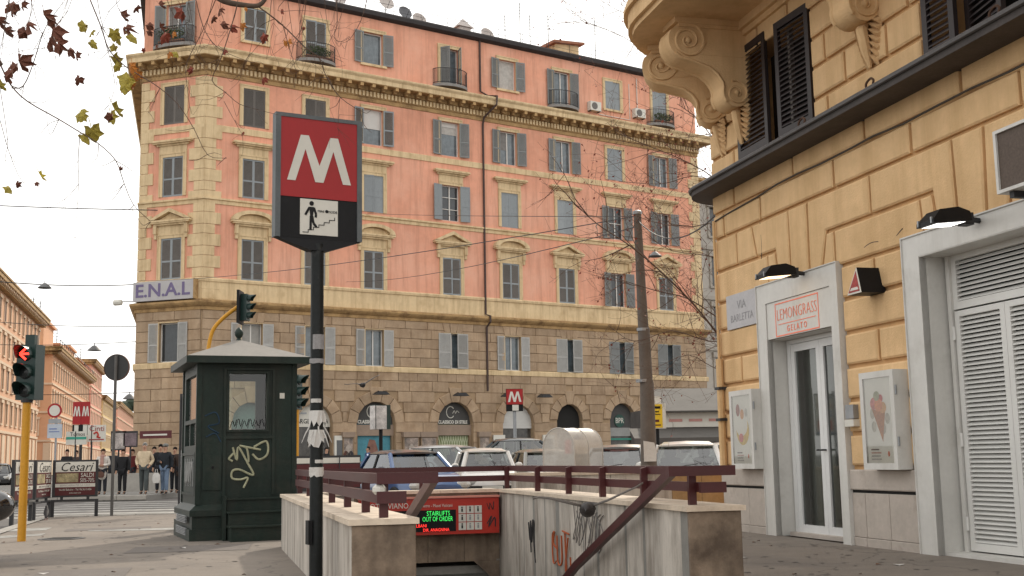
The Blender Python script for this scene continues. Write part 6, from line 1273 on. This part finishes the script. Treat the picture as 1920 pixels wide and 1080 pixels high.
car('white estate car with tree reflections right of the concrete post', cp(1288, 26), R(-10), paint('cream white', (.62, .61, .58), .1), 4.3, 1.72, 1.47, 1.05, .3, rake_f=.7)
car('red car glimpsed behind the concrete post', cp(1180, 42), R(60), paint('red', (.35, .02, .018), .1), 4.0, 1.65, 1.45)
car('grey car half hidden by the ochre building corner', cp(1365, 29), R(-30), paint('mid grey', (.2, .2, .2), .5), 4.2, 1.7, 1.46)
car('dark car far away at the left photo edge', Vector((-32, 75, ZR)), R(20), paint('black', (.015, .016, .018)), 4.2, 1.7, 1.5)
def scooter(lab, p, yaw, col):
    t_ = thing('motor_scooter', lab, 'scooter', p, yaw, 'scooters near the arcade')
    for y in (-.62, .58): b = MB(); b.lathe([(.12, -.05), (.22, -.06), (.25, 0), (.22, .06), (.12, .05)], 14, (0, y, .25), 'x', caps=False); w_ = obj('wheel', b, m_tyre, t_); b = MB(); b.lathe([(.02, -.03), (.12, -.03), (.12, .03), (.02, .03)], 10, (0, y, .25), 'x'); obj('rim', b, m_rim, w_)
    b = MB(); b.loft([[(-w_, y, z0), (w_, y, z0), (w_ * 1.1, y, (z0 + z1) / 2), (w_ * .8, y, z1), (-w_ * .8, y, z1), (-w_ * 1.1, y, (z0 + z1) / 2)] for y, w_, z0, z1 in ((-.55, .1, .5, .85), (-.42, .2, .3, .95), (-.3, .2, .25, .6), (-.1, .18, .22, .34), (.1, .18, .25, .6), (.5, .2, .4, .75), (.8, .1, .5, .75))]); obj('body', b, col, t_, smooth=40)
    b = MB(); b.loft([[(-w_, y, .72), (w_, y, .72), (w_ * .9, y, z1), (-w_ * .9, y, z1)] for y, w_, z1 in ((.0, .12, .78), (.2, .16, .82), (.75, .14, .84))]); obj('seat', b, m_black, t_); b = MB(); b.tube([(-.34, -.35, 1.02), (-.1, -.42, 1.0), (0, -.45, .95), (.1, -.42, 1.0), (.34, -.35, 1.02)], .018, 6); obj('handlebar', b, m_trimb, t_); b = MB(); b.ball((0, -.52, .9), .1, .06, .08, 8, 6); obj('headlight', b, m_lampg, t_)
    b = MB(); b.loft([[(-.2, -.45, .95), (.2, -.45, .95)], [(-.17, -.38, 1.25), (.17, -.38, 1.25)]], False, False); obj('windshield', b, m_plex, t_)
    for s_ in (-.3, .3): b = MB(); b.ball((s_, -.36, 1.15), .06, .02, .045, 8, 5); obj('mirror', b, m_trimb, t_)
scooter('red scooter parked near the rolled white shutter', Vector((3.3, 52, ZR)), R(60), m_red); scooter('dark scooter parked left of the dark arch', Vector((2.4, 54, ZR)), R(75), m_black)
scooter('dark scooter parked before the green lattice blind', Vector((-3.2, 52, ZR)), R(80), m_black); scooter('dark scooter with blue cover before the shop vitrines', Vector((-6.8, 50, ZR)), R(70), M('blue cover', (.03, .06, .14), .6, .2, 4))
p = at(-12, 945, 13); t_ = thing('motorcycle_helmet_box', 'glossy black motorcycle top box cut by the left photo edge', 'motorcycle', (p.x, p.y, 0), R(20))
b = MB(); b.ball((0, 0, .66), .22, .2, .17, 14, 10); obj('top_box', b, M('glossy black plastic', (.01, .01, .012), .08, .05, 2, spec=.7, coat=.8), t_, smooth=True)
for y in (-.1, 1.1): b = MB(); b.lathe([(.2, -.06), (.3, -.06), (.32, 0), (.3, .06), (.2, .06)], 16, (-.25, y, .32), 'x', caps=False); obj('wheel', b, m_tyre, t_)
b = MB(); b.loft([[(-.25 - w_, y, z0), (-.25 + w_, y, z0), (-.25 + w_, y, z1), (-.25 - w_, y, z1)] for y, w_, z0, z1 in ((-.2, .1, .35, .52), (.4, .15, .3, .75), (1.0, .1, .45, .85))]); obj('frame', b, m_black, t_)

# ------------------------------------------------------------------ people
m_skin = M('skin', (.42, .24, .16), .6, .05, 5); m_shoe = M('dark shoe leather', (.02, .015, .013), .5, .1, 5)
def skin_obj(name, nodes, edges, rad, mat, parent, lv=2):
    me = bpy.data.meshes.new(name); me.from_pydata(nodes, edges, []); me.materials.append(mat)
    o = bpy.data.objects.new(name, me); C.objects.link(o); o.parent = parent
    o.modifiers.new('skin', 'SKIN').use_smooth_shade = True
    d = me.skin_vertices[0].data
    for i, r_ in enumerate(rad): d[i].radius = r_ if isinstance(r_, tuple) else (r_, r_); d[i].use_root = (i == 0)
    s_ = o.modifiers.new('sub', 'SUBSURF'); s_.levels = s_.render_levels = lv
    return o
def person(lab, p, yaw, h, coat, legs, hair, coat_len=.0, stride=0., arms='down', shoe=m_shoe, hairlen=0., group='passers-by on the far pavement', cap=None, scarf=None, glasses=False, fat=1.):
    k = h / 1.75; t_ = thing('person', lab, 'person', p, yaw, group); t_.scale = (k, k, k)
    sd_ = stride
    J = {'pel': (0, 0, .95), 'bel': (0, 0, 1.1), 'che': (0, -.01, 1.3), 'nk': (0, 0, 1.47), 'hd': (0, -.015, 1.58), 'hd2': (0, -.02, 1.68)}
    for s_, n in ((1, 'l'), (-1, 'r')):
        a = sd_ * s_
        J['hip' + n] = (.09 * s_, 0, .92); J['kn' + n] = (.10 * s_, -.16 * a - .02, .50); J['an' + n] = (.10 * s_, .18 * a * (-1 if a > 0 else -1) - (.0), .09); J['to' + n] = (.115 * s_, J['an' + n][1] - .16, .03)
        J['sh' + n] = (.18 * s_, 0, 1.40)
        if arms == 'down' or (arms == 'mix' and s_ > 0): J['el' + n] = (.24 * s_, .03 + .08 * a, 1.14); J['wr' + n] = (.25 * s_, -.03 + .1 * a, .90)
        elif arms == 'pocket': J['el' + n] = (.28 * s_, .07, 1.15); J['wr' + n] = (.2 * s_, -.1, .98)
        else: J['el' + n] = (.25 * s_, -.02, 1.15); J['wr' + n] = (.06 * s_, -.22, 1.12)
        d = Vector(J['wr' + n]) - Vector(J['el' + n]); d.normalize(); pa = Vector(J['wr' + n]) + d * .06; J['pa' + n] = tuple(pa)
        sdv = d.cross(Vector((0, 1, 0.2))).normalized()
        for q in range(4): J['f%d' % q + n] = tuple(pa + d * (.075 - .012 * abs(q - 1)) + sdv * (.03 - .02 * q) + Vector((0, -.012, 0)))
        J['th' + n] = tuple(Vector(J['wr' + n]) + d * .055 + sdv * .05 + Vector((0, -.03, 0)))
    names = list(J); ix = {n: i for i, n in enumerate(names)}
    E_ = [('pel', 'bel'), ('bel', 'che'), ('che', 'nk'), ('nk', 'hd'), ('hd', 'hd2')]
    for n in 'lr': E_ += [('pel', 'hip' + n), ('hip' + n, 'kn' + n), ('kn' + n, 'an' + n), ('an' + n, 'to' + n), ('che', 'sh' + n), ('sh' + n, 'el' + n), ('el' + n, 'wr' + n), ('wr' + n, 'pa' + n), ('wr' + n, 'th' + n)] + [('pa' + n, 'f%d' % q + n) for q in range(4)]
    rd = {'pel': (.13, .1), 'bel': (.12, .09), 'che': (.14, .1), 'nk': .055, 'hd': (.075, .085), 'hd2': (.07, .085), 'hip': .085, 'kn': .055, 'an': .038, 'to': .03, 'sh': .055, 'el': .04, 'wr': .027, 'pa': (.03, .018), 'th': .009}
    body = skin_obj('body', [J[n] for n in names], [(ix[a], ix[c]) for a, c in E_], [rd.get(n, rd.get(n[:-1], .0085)) for n in names], m_skin, t_)
    cn = ['che', 'bel', 'pel', 'shl', 'ell', 'wrl', 'shr', 'elr', 'wrr', 'ct']; cz = {**J, 'ct': (0, 0, 1.44)}
    ce = [('che', 'bel'), ('bel', 'pel'), ('che', 'shl'), ('shl', 'ell'), ('ell', 'wrl'), ('che', 'shr'), ('shr', 'elr'), ('elr', 'wrr'), ('che', 'ct')]
    cr = [(.185 * fat, .135 * fat), (.185 * fat, .145 * fat), (.19 * fat, .145 * fat), .085, .07, .055, .085, .07, .055, .085]
    if coat_len: cn.append('hem'); cz['hem'] = (0, 0, .95 - coat_len); ce.append(('pel', 'hem')); cr.append((.20 * fat, .16 * fat))
    ci = {n: i for i, n in enumerate(cn)}; skin_obj('jacket', [cz[n] for n in cn], [(ci[a], ci[c]) for a, c in ce], cr, coat, t_)
    ln = ['pel', 'hipl', 'knl', 'anl', 'hipr', 'knr', 'anr']; li = {n: i for i, n in enumerate(ln)}
    skin_obj('trousers', [J[n] for n in ln], [(li[a], li[c]) for a, c in (('pel', 'hipl'), ('hipl', 'knl'), ('knl', 'anl'), ('pel', 'hipr'), ('hipr', 'knr'), ('knr', 'anr'))], [(.155, .12), .105, .08, .065, .105, .08, .065], legs, t_)
    for n in 'lr': a, o_ = Vector(J['an' + n]), Vector(J['to' + n]); skin_obj('shoe', [tuple(a + Vector((0, .05, -.04))), tuple(a + Vector((0, -.04, -.035))), tuple(o_ + Vector((0, 0, .01)))], [(0, 1), (1, 2)], [.045, .05, .04], shoe, t_, 1)
    b = MB(); b.ball((0, .02, 1.675), .088, .10, .095, 14, 10)
    for i in range(len(b.v)):
        x, y, z = b.v[i]
        if y < -.02 and z < 1.715: b.v[i] = (x * .8, max(y, .0) + .01, max(z, 1.66))
        if hairlen and z < 1.66 and y > -.03: b.v[i] = (x * 1.15, y + .01, z - hairlen * (1.66 - z) * 8)
    obj('hair', b, hair, t_, smooth=True)
    b = MB(); b.loft([[(-.012, -.085, 1.66), (.012, -.085, 1.66), (0, -.088, 1.67)], [(-.016, -.12, 1.615), (.016, -.12, 1.615), (0, -.118, 1.63)], [(-.012, -.09, 1.605), (.012, -.09, 1.605), (0, -.09, 1.61)]]); obj('nose', b, m_skin, t_)
    for s_ in (-1, 1):
        b = MB(); b.ball((.032 * s_, -.092, 1.655), .013, .01, .009, 6, 5); obj('eye', b, m_black, t_); b = MB(); b.ball((.082 * s_, 0, 1.635), .012, .022, .03, 6, 5); obj('ear', b, m_skin, t_)
    b = MB(); b.ball((0, -.092, 1.575), .026, .01, .007, 8, 5); obj('mouth', b, M('lips', (.3, .1, .08), .5, 0), t_)
    if cap: b = MB(); b.ball((0, .01, 1.715), .1, .115, .07, 12, 7); b.ball((0, -.1, 1.70), .07, .07, .012, 10, 5); obj('cap', b, cap, t_, smooth=True)
    if scarf: b = MB(); b.lathe([(.07, 1.42), (.11, 1.43), (.115, 1.5), (.075, 1.53)], 12); b.box(-.06, .06, -.2, -.13, 1.05, 1.45); obj('scarf', b, scarf, t_, smooth=50)
    if glasses:
        b = MB()
        for s_ in (-1, 1): b.lathe([(.028, -.11), (.028, -.1)], 10, (.035 * s_, 0, 1.655), 'y')
        b.box(-.08, .08, -.105, -.1, 1.66, 1.667); obj('glasses', b, m_black, t_)
    return t_
cl = lambda n, c: M('cloth ' + n, c, .9, .15, 6, .1, 60)
HB, HG, HD = cl('brown hair', (.035, .018, .012)), cl('grey hair', (.30, .29, .27)), cl('dark hair', (.012, .01, .009))
DK, BK, JN, DG = cl('dark trousers', (.02, .022, .028)), cl('black', (.012, .012, .014)), cl('denim', (.13, .18, .26)), cl('grey green trousers', (.06, .07, .07))
def fp(px, Y=43.5): p = at(px, 900, Y); return Vector((p.x, p.y, .08))
person('woman in a long white coat with pink scarf and brown bag', fp(192), R(6), 1.62, cl('white wool', (.56, .52, .47)), DK, HB, .42, .0, 'fold', hairlen=.06, scarf=cl('pink scarf', (.40, .24, .20)))
person('woman in a short black coat beside the round sign post', fp(229.5), R(-4), 1.60, BK, BK, HB, .24, .0, 'down', hairlen=.07)
person('grey haired man in a beige jacket walking towards the crossing', fp(270, 43), R(2), 1.80, cl('beige jacket', (.52, .42, .29)), DG, HG, .06, .55, 'pocket', fat=1.12)
person('man in a dark jacket and jeans with grey cap', fp(309, 43.2), R(-12), 1.74, cl('navy jacket', (.014, .017, .022)), JN, HG, .10, .3, 'mix', cap=cl('grey cap', (.16, .16, .15)), fat=1.12)
person('man in dark clothes half hidden behind the man with the cap', fp(300, 44.3), R(10), 1.76, BK, DK, HD, .08, .2, 'down')
person('person in black behind the woman with glasses', fp(327, 45), R(0), 1.66, BK, DK, HD, .1, .2, 'down')
person('woman with glasses in a dark brown coat next to the kiosk', fp(338, 43.6), R(4), 1.66, cl('dark brown coat', (.045, .028, .022)), BK, HB, .36, .3, 'down', hairlen=.1, glasses=True)
person('dark dressed man standing behind the right advert panel', fp(124, 52), R(0), 1.75, BK, DK, HD, .05, 0, 'down')
person('person in a dark coat between the white coat and the sign post', fp(210, 49), R(20), 1.70, cl('charcoal coat', (.03, .03, .035)), DK, HD, .25, .2, 'down')
person('person in dark red just left of the beige jacket man', fp(247, 48.5), R(-15), 1.66, cl('wine red coat', (.12, .02, .02)), DK, HB, .2, .2, 'down', hairlen=.05)
person('person in grey right behind the white carrier bag', fp(288, 48.2), R(10), 1.74, cl('grey coat', (.09, .09, .095)), DK, HD, .2, .2, 'down')
person('second dark dressed person above the right advert panel', fp(141, 53), R(-20), 1.72, cl('brown jacket', (.07, .04, .03)), DK, HB, .1, 0, 'down')
def hb(px, Y): p = at(px, 880, Y); return Vector((p.x, p.y, .08))
person('person in a yellow green vest near the rolled white shutter', hb(985, 60), R(150), 1.75, cl('hi vis vest', (.45, .62, .03)), DK, HD, .0, .2, 'down', group='people by the arcade')
person('person in dark red in front of the bank arch', Vector((*hb(1176, 66).xy, ZR)), R(40), 1.72, cl('dark red coat', (.12, .02, .018)), DK, HD, .1, .2, 'down', group='people by the arcade')
person('person in dark clothes in front of the silver shop', hb(612, 57), R(70), 1.70, BK, DK, HD, .1, .3, 'down', group='people by the arcade')
person('person in a blue jacket before the shop vitrines', hb(690, 57), R(-60), 1.70, cl('blue jacket', (.03, .07, .16)), DK, HD, .05, .3, 'down', group='people by the arcade')
person('person in black before the green lattice blind', hb(850, 62), R(100), 1.72, BK, DK, HD, .05, .3, 'down', group='people by the arcade')
def bag(lab, p, col, w_, hgt):
    t_ = thing('carrier_bag', lab, 'bag', p, R(10)); b = MB(); b.loft([[(-w_ * k, -.05 * k, z), (w_ * k, -.05 * k, z), (w_ * k, .05 * k, z), (-w_ * k, .05 * k, z)] for z, k in ((0, .8), (hgt * .4, 1.05), (hgt * .8, .9), (hgt, .5))]); obj('sack', b, col, t_, smooth=60)
    for y in (-.03, .03): b = MB(); b.tube([(-w_ * .4, y, hgt * .95), (-w_ * .2, y, hgt * 1.35), (w_ * .2, y, hgt * 1.35), (w_ * .4, y, hgt * .95)], .008, 5); obj('handle', b, col, t_)
p = fp(293, 43); bag('white plastic carrier bag held beside the man in jeans', (p.x, p.y, .46), m_tape, .13, .36); p = fp(186, 43.2); bag('brown handbag of the woman in white', (p.x, p.y, .68), cl('brown leather', (.10, .05, .035)), .16, .22)
# ------------------------------------------------------------------ birds
m_pig = M('pigeon grey feathers', (.03, .026, .026), .7, .3, 20); m_pigw = M('pigeon wing feathers', (.085, .07, .06), .7, .3, 25)
def flying(lab, c, s_, yaw, tl, tr, dihed=(0.1, .25)):
    t_ = thing('pigeon', lab, 'bird', c, yaw); t_.rotation_euler.x = R(5); b = MB()
    rg = lambda y, z, r_, q: [(r_ * math.cos(a * math.pi / 5), y, z + r_ * q * math.sin(a * math.pi / 5)) for a in range(10)]
    b.loft([rg(y * s_, z * s_, r_ * s_, q) for y, z, r_, q in ((-.17, .02, .006, 1), (-.15, .025, .022, 1), (-.11, .03, .03, 1), (-.08, .012, .035, 1), (-.02, 0, .058, .95), (.05, 0, .055, .9), (.12, .005, .035, .7), (.2, .01, .045, .12), (.27, .012, .055, .08))]); obj('body', b, m_pig, t_, smooth=True)
    for sg_, dz in ((-1, tl), (1, tr)):
        w_ = MB(); sec = []
        for f_, ch, y0, z in ((.0, .14, -.05, .02), (.12, .15, -.08, .045 + dz[0]), (.22, .13, -.07, .05 + dz[1]), (.31, .07, -.02, .045 + dz[2]), (.36, .012, .05, .04 + dz[3])):
            x = sg_ * (f_ + .035) * s_; sec.append([(x, y0 * s_, z * s_), (x, (y0 + ch * .4) * s_, (z + .012) * s_), (x, (y0 + ch) * s_, z * s_), (x, (y0 + ch * .5) * s_, (z - .004) * s_)])
        w_.loft(sec); obj('wing', w_, m_pigw, t_, smooth=True)
    b = MB(); b.tube([(0, -.17 * s_, .02 * s_), (0, -.195 * s_, .012 * s_)], [.006 * s_, .001], 5); obj('beak', b, m_iron, t_)
flying('pigeon gliding towards the camera in front of the marble wall', at(1102, 955, 8.2), .95, R(-8), (.01, .03, .04, .03), (.02, .06, .10, .13))
flying('pigeon in flight in front of the stone arcade', at(680, 722, 26), 1.0, R(25), (-.02, -.03, -.04, -.03), (.06, .12, .16, .18))
t_ = thing('pigeon', 'dark pigeon standing below the middle advert panel', 'bird', (-9.6, 24.9, 0), R(200)); b = MB()
b.loft([[(r_ * math.cos(a * .628), y + .0, z + r_ * q * math.sin(a * .628)) for a in range(10)] for y, z, r_, q in ((-.12, .27, .005, 1), (-.10, .275, .025, 1), (-.06, .25, .028, 1.2), (-.03, .18, .05, 1.2), (.05, .14, .055, 1), (.12, .1, .03, .8), (.2, .06, .025, .3))]); obj('body', b, m_pig, t_, smooth=True)
for x in (-.02, .02): b = MB(); b.tube([(x, .02, .1), (x, .01, .0), (x, -.03, .0)], .006, 5); obj('leg', b, M('pigeon leg', (.3, .08, .06), .7, 0), t_)
# ------------------------------------------------------------------ trees
m_bark = M('plane tree bark', (.10, .07, .05), .9, .3, 6, .4, 20); m_twig = M('dark twig bark', (.09, .055, .04), .85, .2, 10)
def plane_leaf(curl, seed):
    rr = random.Random(seed); out = []
    for a, r_ in ((-90, .3), (-62, .62), (-38, .92), (-22, .78), (2, .8), (20, 1.02), (40, .82), (64, .86), (90, 1.12), (116, .86), (140, .82), (160, 1.02), (178, .8), (202, .78), (218, .92), (242, .62)):
        r2 = r_ * rr.uniform(.85, 1.1); x, z = r2 * math.cos(R(a)), r2 * math.sin(R(a)); out.append((x * (1 - .25 * curl), curl * (x * x * 1.0 + z * z * .6 + .35 * math.sin(3 * a)) * rr.uniform(.8, 1.2) + rr.uniform(-.06, .06), z))
    b = MB(); n = len(out); b.add([(0, 0, 0)] + out, [(0, i + 1, (i + 1) % n + 1) for i in range(n)]); b.tube([(0, 0, 0), (0, .1, -.6), (.05, .15, -1.1)], .03, 4); return b
LM = {'d': M('dead brown leaf', (.14, .05, .03), .8, .4, 6), 'g': M('yellow green leaf', (.30, .24, .035), .7, .4, 7), 'y': M('bright yellow leaf', (.62, .50, .05), .6, .15, 6), 'o': M('orange leaf', (.40, .14, .02), .7, .4, 7), 'r': M('russet leaf', (.22, .05, .03), .8, .3, 7)}
leafm = {}
for k in LM:
    for v_ in range(3): leafm[k, v_] = plane_leaf(.9 if k in 'dr' else .35, 10 * v_ + ord(k)).mesh('leaf', LM[k])
TR = Vector((-4.7, 8.6, 0)); pt = thing('plane_tree', 'plane tree branches with last brown leaves hanging into the top left', 'tree', TR)
b = MB(); b.tube([(0, 0, -.05), (0, 0, .4), (.03, .05, 2.5), (.1, .1, 4.6), (.2, .15, 6.2)], [.34, .27, .22, .19, .15], 14); obj('trunk', b, m_bark, pt, smooth=60)
def loc(px, py, Y): return at(px, py, Y) - TR
limb = MB(); limb.tube(curve_pts([(.1, .1, 4.4), (.6, .0, 5.0), loc(-60, -90, 8.5), loc(120, -120, 8.4), loc(300, -60, 8.4)], 6), [.12 - .0035 * k for k in range(25)], 10); limb.tube(curve_pts([(.2, .15, 6.1), (1.2, .1, 6.0), loc(330, -60, 8.3), loc(404, -8, 8.2), loc(427, 4, 8.2), loc(453, 9, 8.2), loc(480, 11, 8.2), loc(493, 4, 8.2), loc(505, -15, 8.2)], 5), [.03 - .0004 * k for k in range(41)], 8)
limb.tube(curve_pts([(.02, .04, 2.2), (.2, .0, 3.0), loc(-80, 40, 8.5), loc(-20, 95, 8.5), loc(2, 122, 8.5)], 5), [.06 - .0022 * k for k in range(21)], 8); obj('limb', limb, m_bark, pt, smooth=60)
BR = [([(0, 120), (20, 160), (50, 190), (110, 225), (150, 250), (185, 270), (215, 300), (232, 345), (250, 385), (282, 416)], 3.2), ([(22, 165), (45, 160), (62, 120), (80, 62), (100, 30), (128, -5)], 2.6), ([(165, -10), (190, 50), (205, 95), (235, 125), (265, 145), (300, 165), (335, 195), (365, 240), (388, 290), (424, 295)], 2.8),
      ([(484, 12), (515, 35), (540, 55), (575, 90), (598, 110), (615, 145), (638, 183), (675, 207)], 3.2), ([(445, 8), (432, 50), (412, 110), (398, 150), (424, 172), (450, 195), (480, 205), (520, 214)], 2.2), ([(530, 45), (541, 80), (550, 112), (556, 135)], 1.8), ([(365, -10), (380, 45), (402, 82), (430, 102), (470, 118)], 2.0), ([(404, 0), (380, 60), (352, 120), (350, 160), (356, 200)], 1.8), ([(630, -8), (632, 40), (628, 70), (640, 78), (655, 68)], 1.6),
      ([(690, -8), (675, 40), (655, 75), (640, 82)], 1.6), ([(575, -8), (570, 40), (560, 75), (554, 112)], 1.6), ([(150, 250), (147, 300), (149, 350), (140, 445)], 1.6), ([(148, 345), (120, 375), (75, 398)], 1.3), ([(0, 225), (20, 290), (45, 340), (70, 342)], 1.5), ([(0, 165), (14, 260), (8, 300), (20, 330)], 1.4), ([(128, 95), (95, 90), (40, 95), (0, 110)], 1.4), ([(190, 50), (215, 150), (200, 200), (165, 220)], 1.4), ([(60, -5), (55, 40), (30, 70), (0, 85)], 1.5), ([(540, -8), (520, 20), (560, 20), (600, 22)], 1.3), ([(420, 190), (440, 225), (455, 255)], 1.2), ([(300, 165), (290, 190), (278, 210)], 1.0), ([(235, -8), (205, 20), (185, 60), (165, 95)], 1.3), ([(310, -8), (325, 30), (350, 60), (395, 75)], 1.4), ([(510, -8), (500, 60), (470, 100), (455, 130)], 1.3), ([(637, 185), (636, 215), (632, 240), (635, 256)], 1.0)]
_rb = random.Random(77)
for _ in range(26):                                                    # more thin hanging twigs along the top
    x0 = _rb.uniform(0, 720); L_ = _rb.uniform(50, 170); sw = _rb.uniform(-60, 60); BR.append(([(x0, -12), (x0 + sw * .3, L_ * .35), (x0 + sw * .75 + _rb.uniform(-12, 12), L_ * .7), (x0 + sw + _rb.uniform(-20, 20), L_)], _rb.uniform(.9, 1.5)))
tw = MB(); rr = random.Random(21); dep = {}
def twig(path, w0, Y0, kids=True):
    Y = Y0; pts = []
    for i, (px, py) in enumerate(path): Y += rr.uniform(-.06, .06); pts.append(loc(px + (rr.uniform(-2, 2) if 0 < i else 0), py + (rr.uniform(-2, 2) if 0 < i else 0), Y))
    cp_ = curve_pts(pts, 3) if len(pts) > 2 else pts; n = len(cp_); r0 = w0 / 2 / FPX * Y0
    tw.tube(cp_, [r0 * (1 - .65 * k / n) for k in range(n)], 5)
    if kids:
        for i in range(1, len(path)):
            for _ in range(2):
                if rr.random() < .75:
                    a = rr.uniform(0, 6.28); L_ = rr.uniform(18, 55); x, y = path[i]; m_ = (x + L_ * .5 * math.cos(a) + rr.uniform(-6, 6), y + L_ * .5 * abs(math.sin(a)) + rr.uniform(-8, 8)); e_ = (x + L_ * math.cos(a), y + L_ * abs(math.sin(a)) * rr.choice((1, 1, -.5)))
                    twig([(x, y), m_, e_], max(.7, w0 * .45), Y, False)
for p_, w_ in BR: twig(p_, w_, 8.3 + rr.uniform(-.3, .3))
obj('twigs', tw, m_twig, pt)
LV = [(25, 8, 30, 'd'), (40, 6, 24, 'd'), (50, 45, 32, 'd'), (82, 28, 34, 'd'), (98, 55, 46, 'd'), (108, 80, 34, 'd'), (130, 92, 28, 'd'), (146, 148, 22, 'd'), (35, 115, 44, 'd'), (22, 135, 28, 'd'), (-3, 38, 30, 'd'), (158, 48, 32, 'g'), (172, 82, 22, 'g'), (228, 30, 24, 'd'), (214, 62, 34, 'g'), (236, 52, 34, 'd'), (246, 70, 26, 'g'), (215, 88, 22, 'g'), (216, 112, 32, 'g'), (246, 124, 30, 'o'), (240, 148, 34, 'g'), (248, 160, 28, 'o'), (150, 212, 34, 'g'), (215, 205, 40, 'g'), (210, 218, 26, 'd'), (172, 247, 38, 'g'), (75, 328, 26, 'y'), (15, 353, 22, 'g'), (33, 345, 16, 'd'), (0, 160, 24, 'g'), (342, 20, 30, 'r'), (310, 66, 30, 'r'), (400, 34, 16, 'd'), (418, 46, 22, 'd'), (360, 130, 16, 'r'), (493, 148, 18, 'r'), (330, 100, 18, 'g'), (455, 248, 9, 'r'), (570, 52, 9, 'r'), (280, 48, 18, 'd'), (300, 10, 16, 'd'), (226, 316, 12, 'd'), (68, 342, 12, 'd')]
LV += [(_rb.uniform(255, 560), _rb.uniform(10, 120), _rb.uniform(10, 22), _rb.choice('ddrro')) for _ in range(16)]
LV += [(px + rr.uniform(-16, 16), py + rr.uniform(2, 20), s_ * rr.uniform(.6, .95), k) for px, py, s_, k in LV[:28] if s_ > 26]
for px, py, s_, k in LV:
    Y = 8.3 + rr.uniform(-.25, .25); o = obj('leaf', leafm[k, rr.randrange(3)], None, pt, loc(px, py, Y)); q = s_ * 1.25 / 2.0 / FPX * Y; o.scale = (q * rr.uniform(.6, 1), q, q * rr.uniform(.8, 1.1)); o.rotation_euler = (rr.uniform(-.7, .7), rr.uniform(2.4, 3.9), rr.uniform(-1.0, 1.0))
# bare tree behind the ochre corner
T2 = Vector((5.6, 27.5, 0)); bt = thing('bare_tree', 'bare winter tree with red specks behind the ochre building corner', 'tree', T2)
def l2(px, py, Y): return at(px, py, Y) - T2
b = MB(); b.tube([(0, 0, -.1), (.0, 0, .5), (-.05, .1, 2.2), (-.1, .1, 4.2), (-.2, 0, 7.5), (-.3, .1, 11)], [.26, .2, .17, .14, .1, .03], 10); obj('trunk', b, m_bark, bt, smooth=60)
lb_ = MB(); tw2 = MB(); sp = []; rr = random.Random(33)
def grow(p, d, L_, r_, lvl):
    n = 5; pts = [p.copy()]; q = p.copy(); dd = d.copy()
    for i in range(n): dd = (dd + Vector((rr.uniform(-.22, .22), rr.uniform(-.2, .2), rr.uniform(-.18, .2)))).normalized(); q = q + dd * L_ / n; pts.append(q.copy())
    tw2.tube(pts, [max(.0025, r_ * (1 - .7 * i / n)) for i in range(n + 1)], 4 if lvl < 2 else 3, False)
    if lvl >= 1:
        for _ in range(2):
            if rr.random() < .28: sp.append(pts[rr.randrange(1, n + 1)])
    if lvl < 3:
        for _ in range((4, 3, 3)[lvl]):
            i = rr.randrange(1, n + 1); s_ = Vector((rr.uniform(-1, 1), rr.uniform(-.8, .8), rr.uniform(-.7, 1))).normalized(); grow(pts[i], (dd * .6 + s_).normalized(), L_ * rr.uniform(.45, .7), r_ * .5, lvl + 1)
LB = [([(1400, 690), (1345, 625), (1300, 570), (1240, 510), (1180, 460), (1120, 420), (1076, 380)], 5), ([(1395, 620), (1350, 598), (1290, 560), (1230, 545), (1150, 520)], 3.5), ([(1400, 400), (1340, 335), (1280, 300), (1220, 275), (1170, 255)], 3), ([(1400, 340), (1345, 270), (1310, 225), (1285, 205), (1270, 195)], 3), ([(1395, 560), (1345, 430), (1300, 425), (1240, 420), (1180, 400)], 2.6), ([(1395, 640), (1330, 640), (1260, 620), (1190, 640), (1140, 610)], 2.6), ([(1400, 420), (1350, 350), (1300, 330), (1240, 345), (1160, 340)], 2.6), ([(1395, 700), (1340, 690), (1290, 665), (1230, 690)], 2.2), ([(1300, 150), (1230, 110), (1170, 70), (1120, 50), (1075, 40)], 2.0), ([(1300, 90), (1220, 40), (1160, 20), (1110, -10)], 2.0), ([(1395, 500), (1330, 480), (1260, 470), (1210, 440)], 2.4)]
for path, w_ in LB:
    Y = 25.5; pts = []
    for i, (px, py) in enumerate(path): Y -= .25; pts.append(l2(px, py, Y + (2 if i == 0 else 0)))
    cpp = curve_pts([Vector((-.1, .05, min(9.5, pts[0].z * .9)))] + pts, 3); n = len(cpp); r0 = w_ / 2 / FPX * 25
    lb_.tube(cpp, [r0 * 1.0 * (1 - .7 * k / n) for k in range(n)], 6)
    for i in range(3, n - 1):
        d = (cpp[i + 1] - cpp[i]).normalized(); s_ = Vector((rr.uniform(-1, .5), rr.uniform(-1, 1), rr.uniform(-.8, 1))).normalized(); grow(cpp[i], (d * .7 + s_).normalized(), rr.uniform(.8, 1.5), r0 * .5, 1)
obj('limb', lb_, m_twig, bt, smooth=60); stuff(obj('twigs', tw2, m_twig, bt))
lf = MB()
for p in sp:
    s_ = rr.uniform(.012, .035); a = Vector((rr.uniform(-1, 1), rr.uniform(-1, 1), rr.uniform(-1, 1))).normalized(); d = a.orthogonal().normalized() * s_; e_ = a.cross(d) * .8
    p = p + Vector((0, 0, -.03)); lf.quad(p - d, p + e_, p + d * 1.2, p - e_)
stuff(obj('leaves', lf, M('red brown last leaves', (.19, .045, .028), .8, .3, 3), bt))
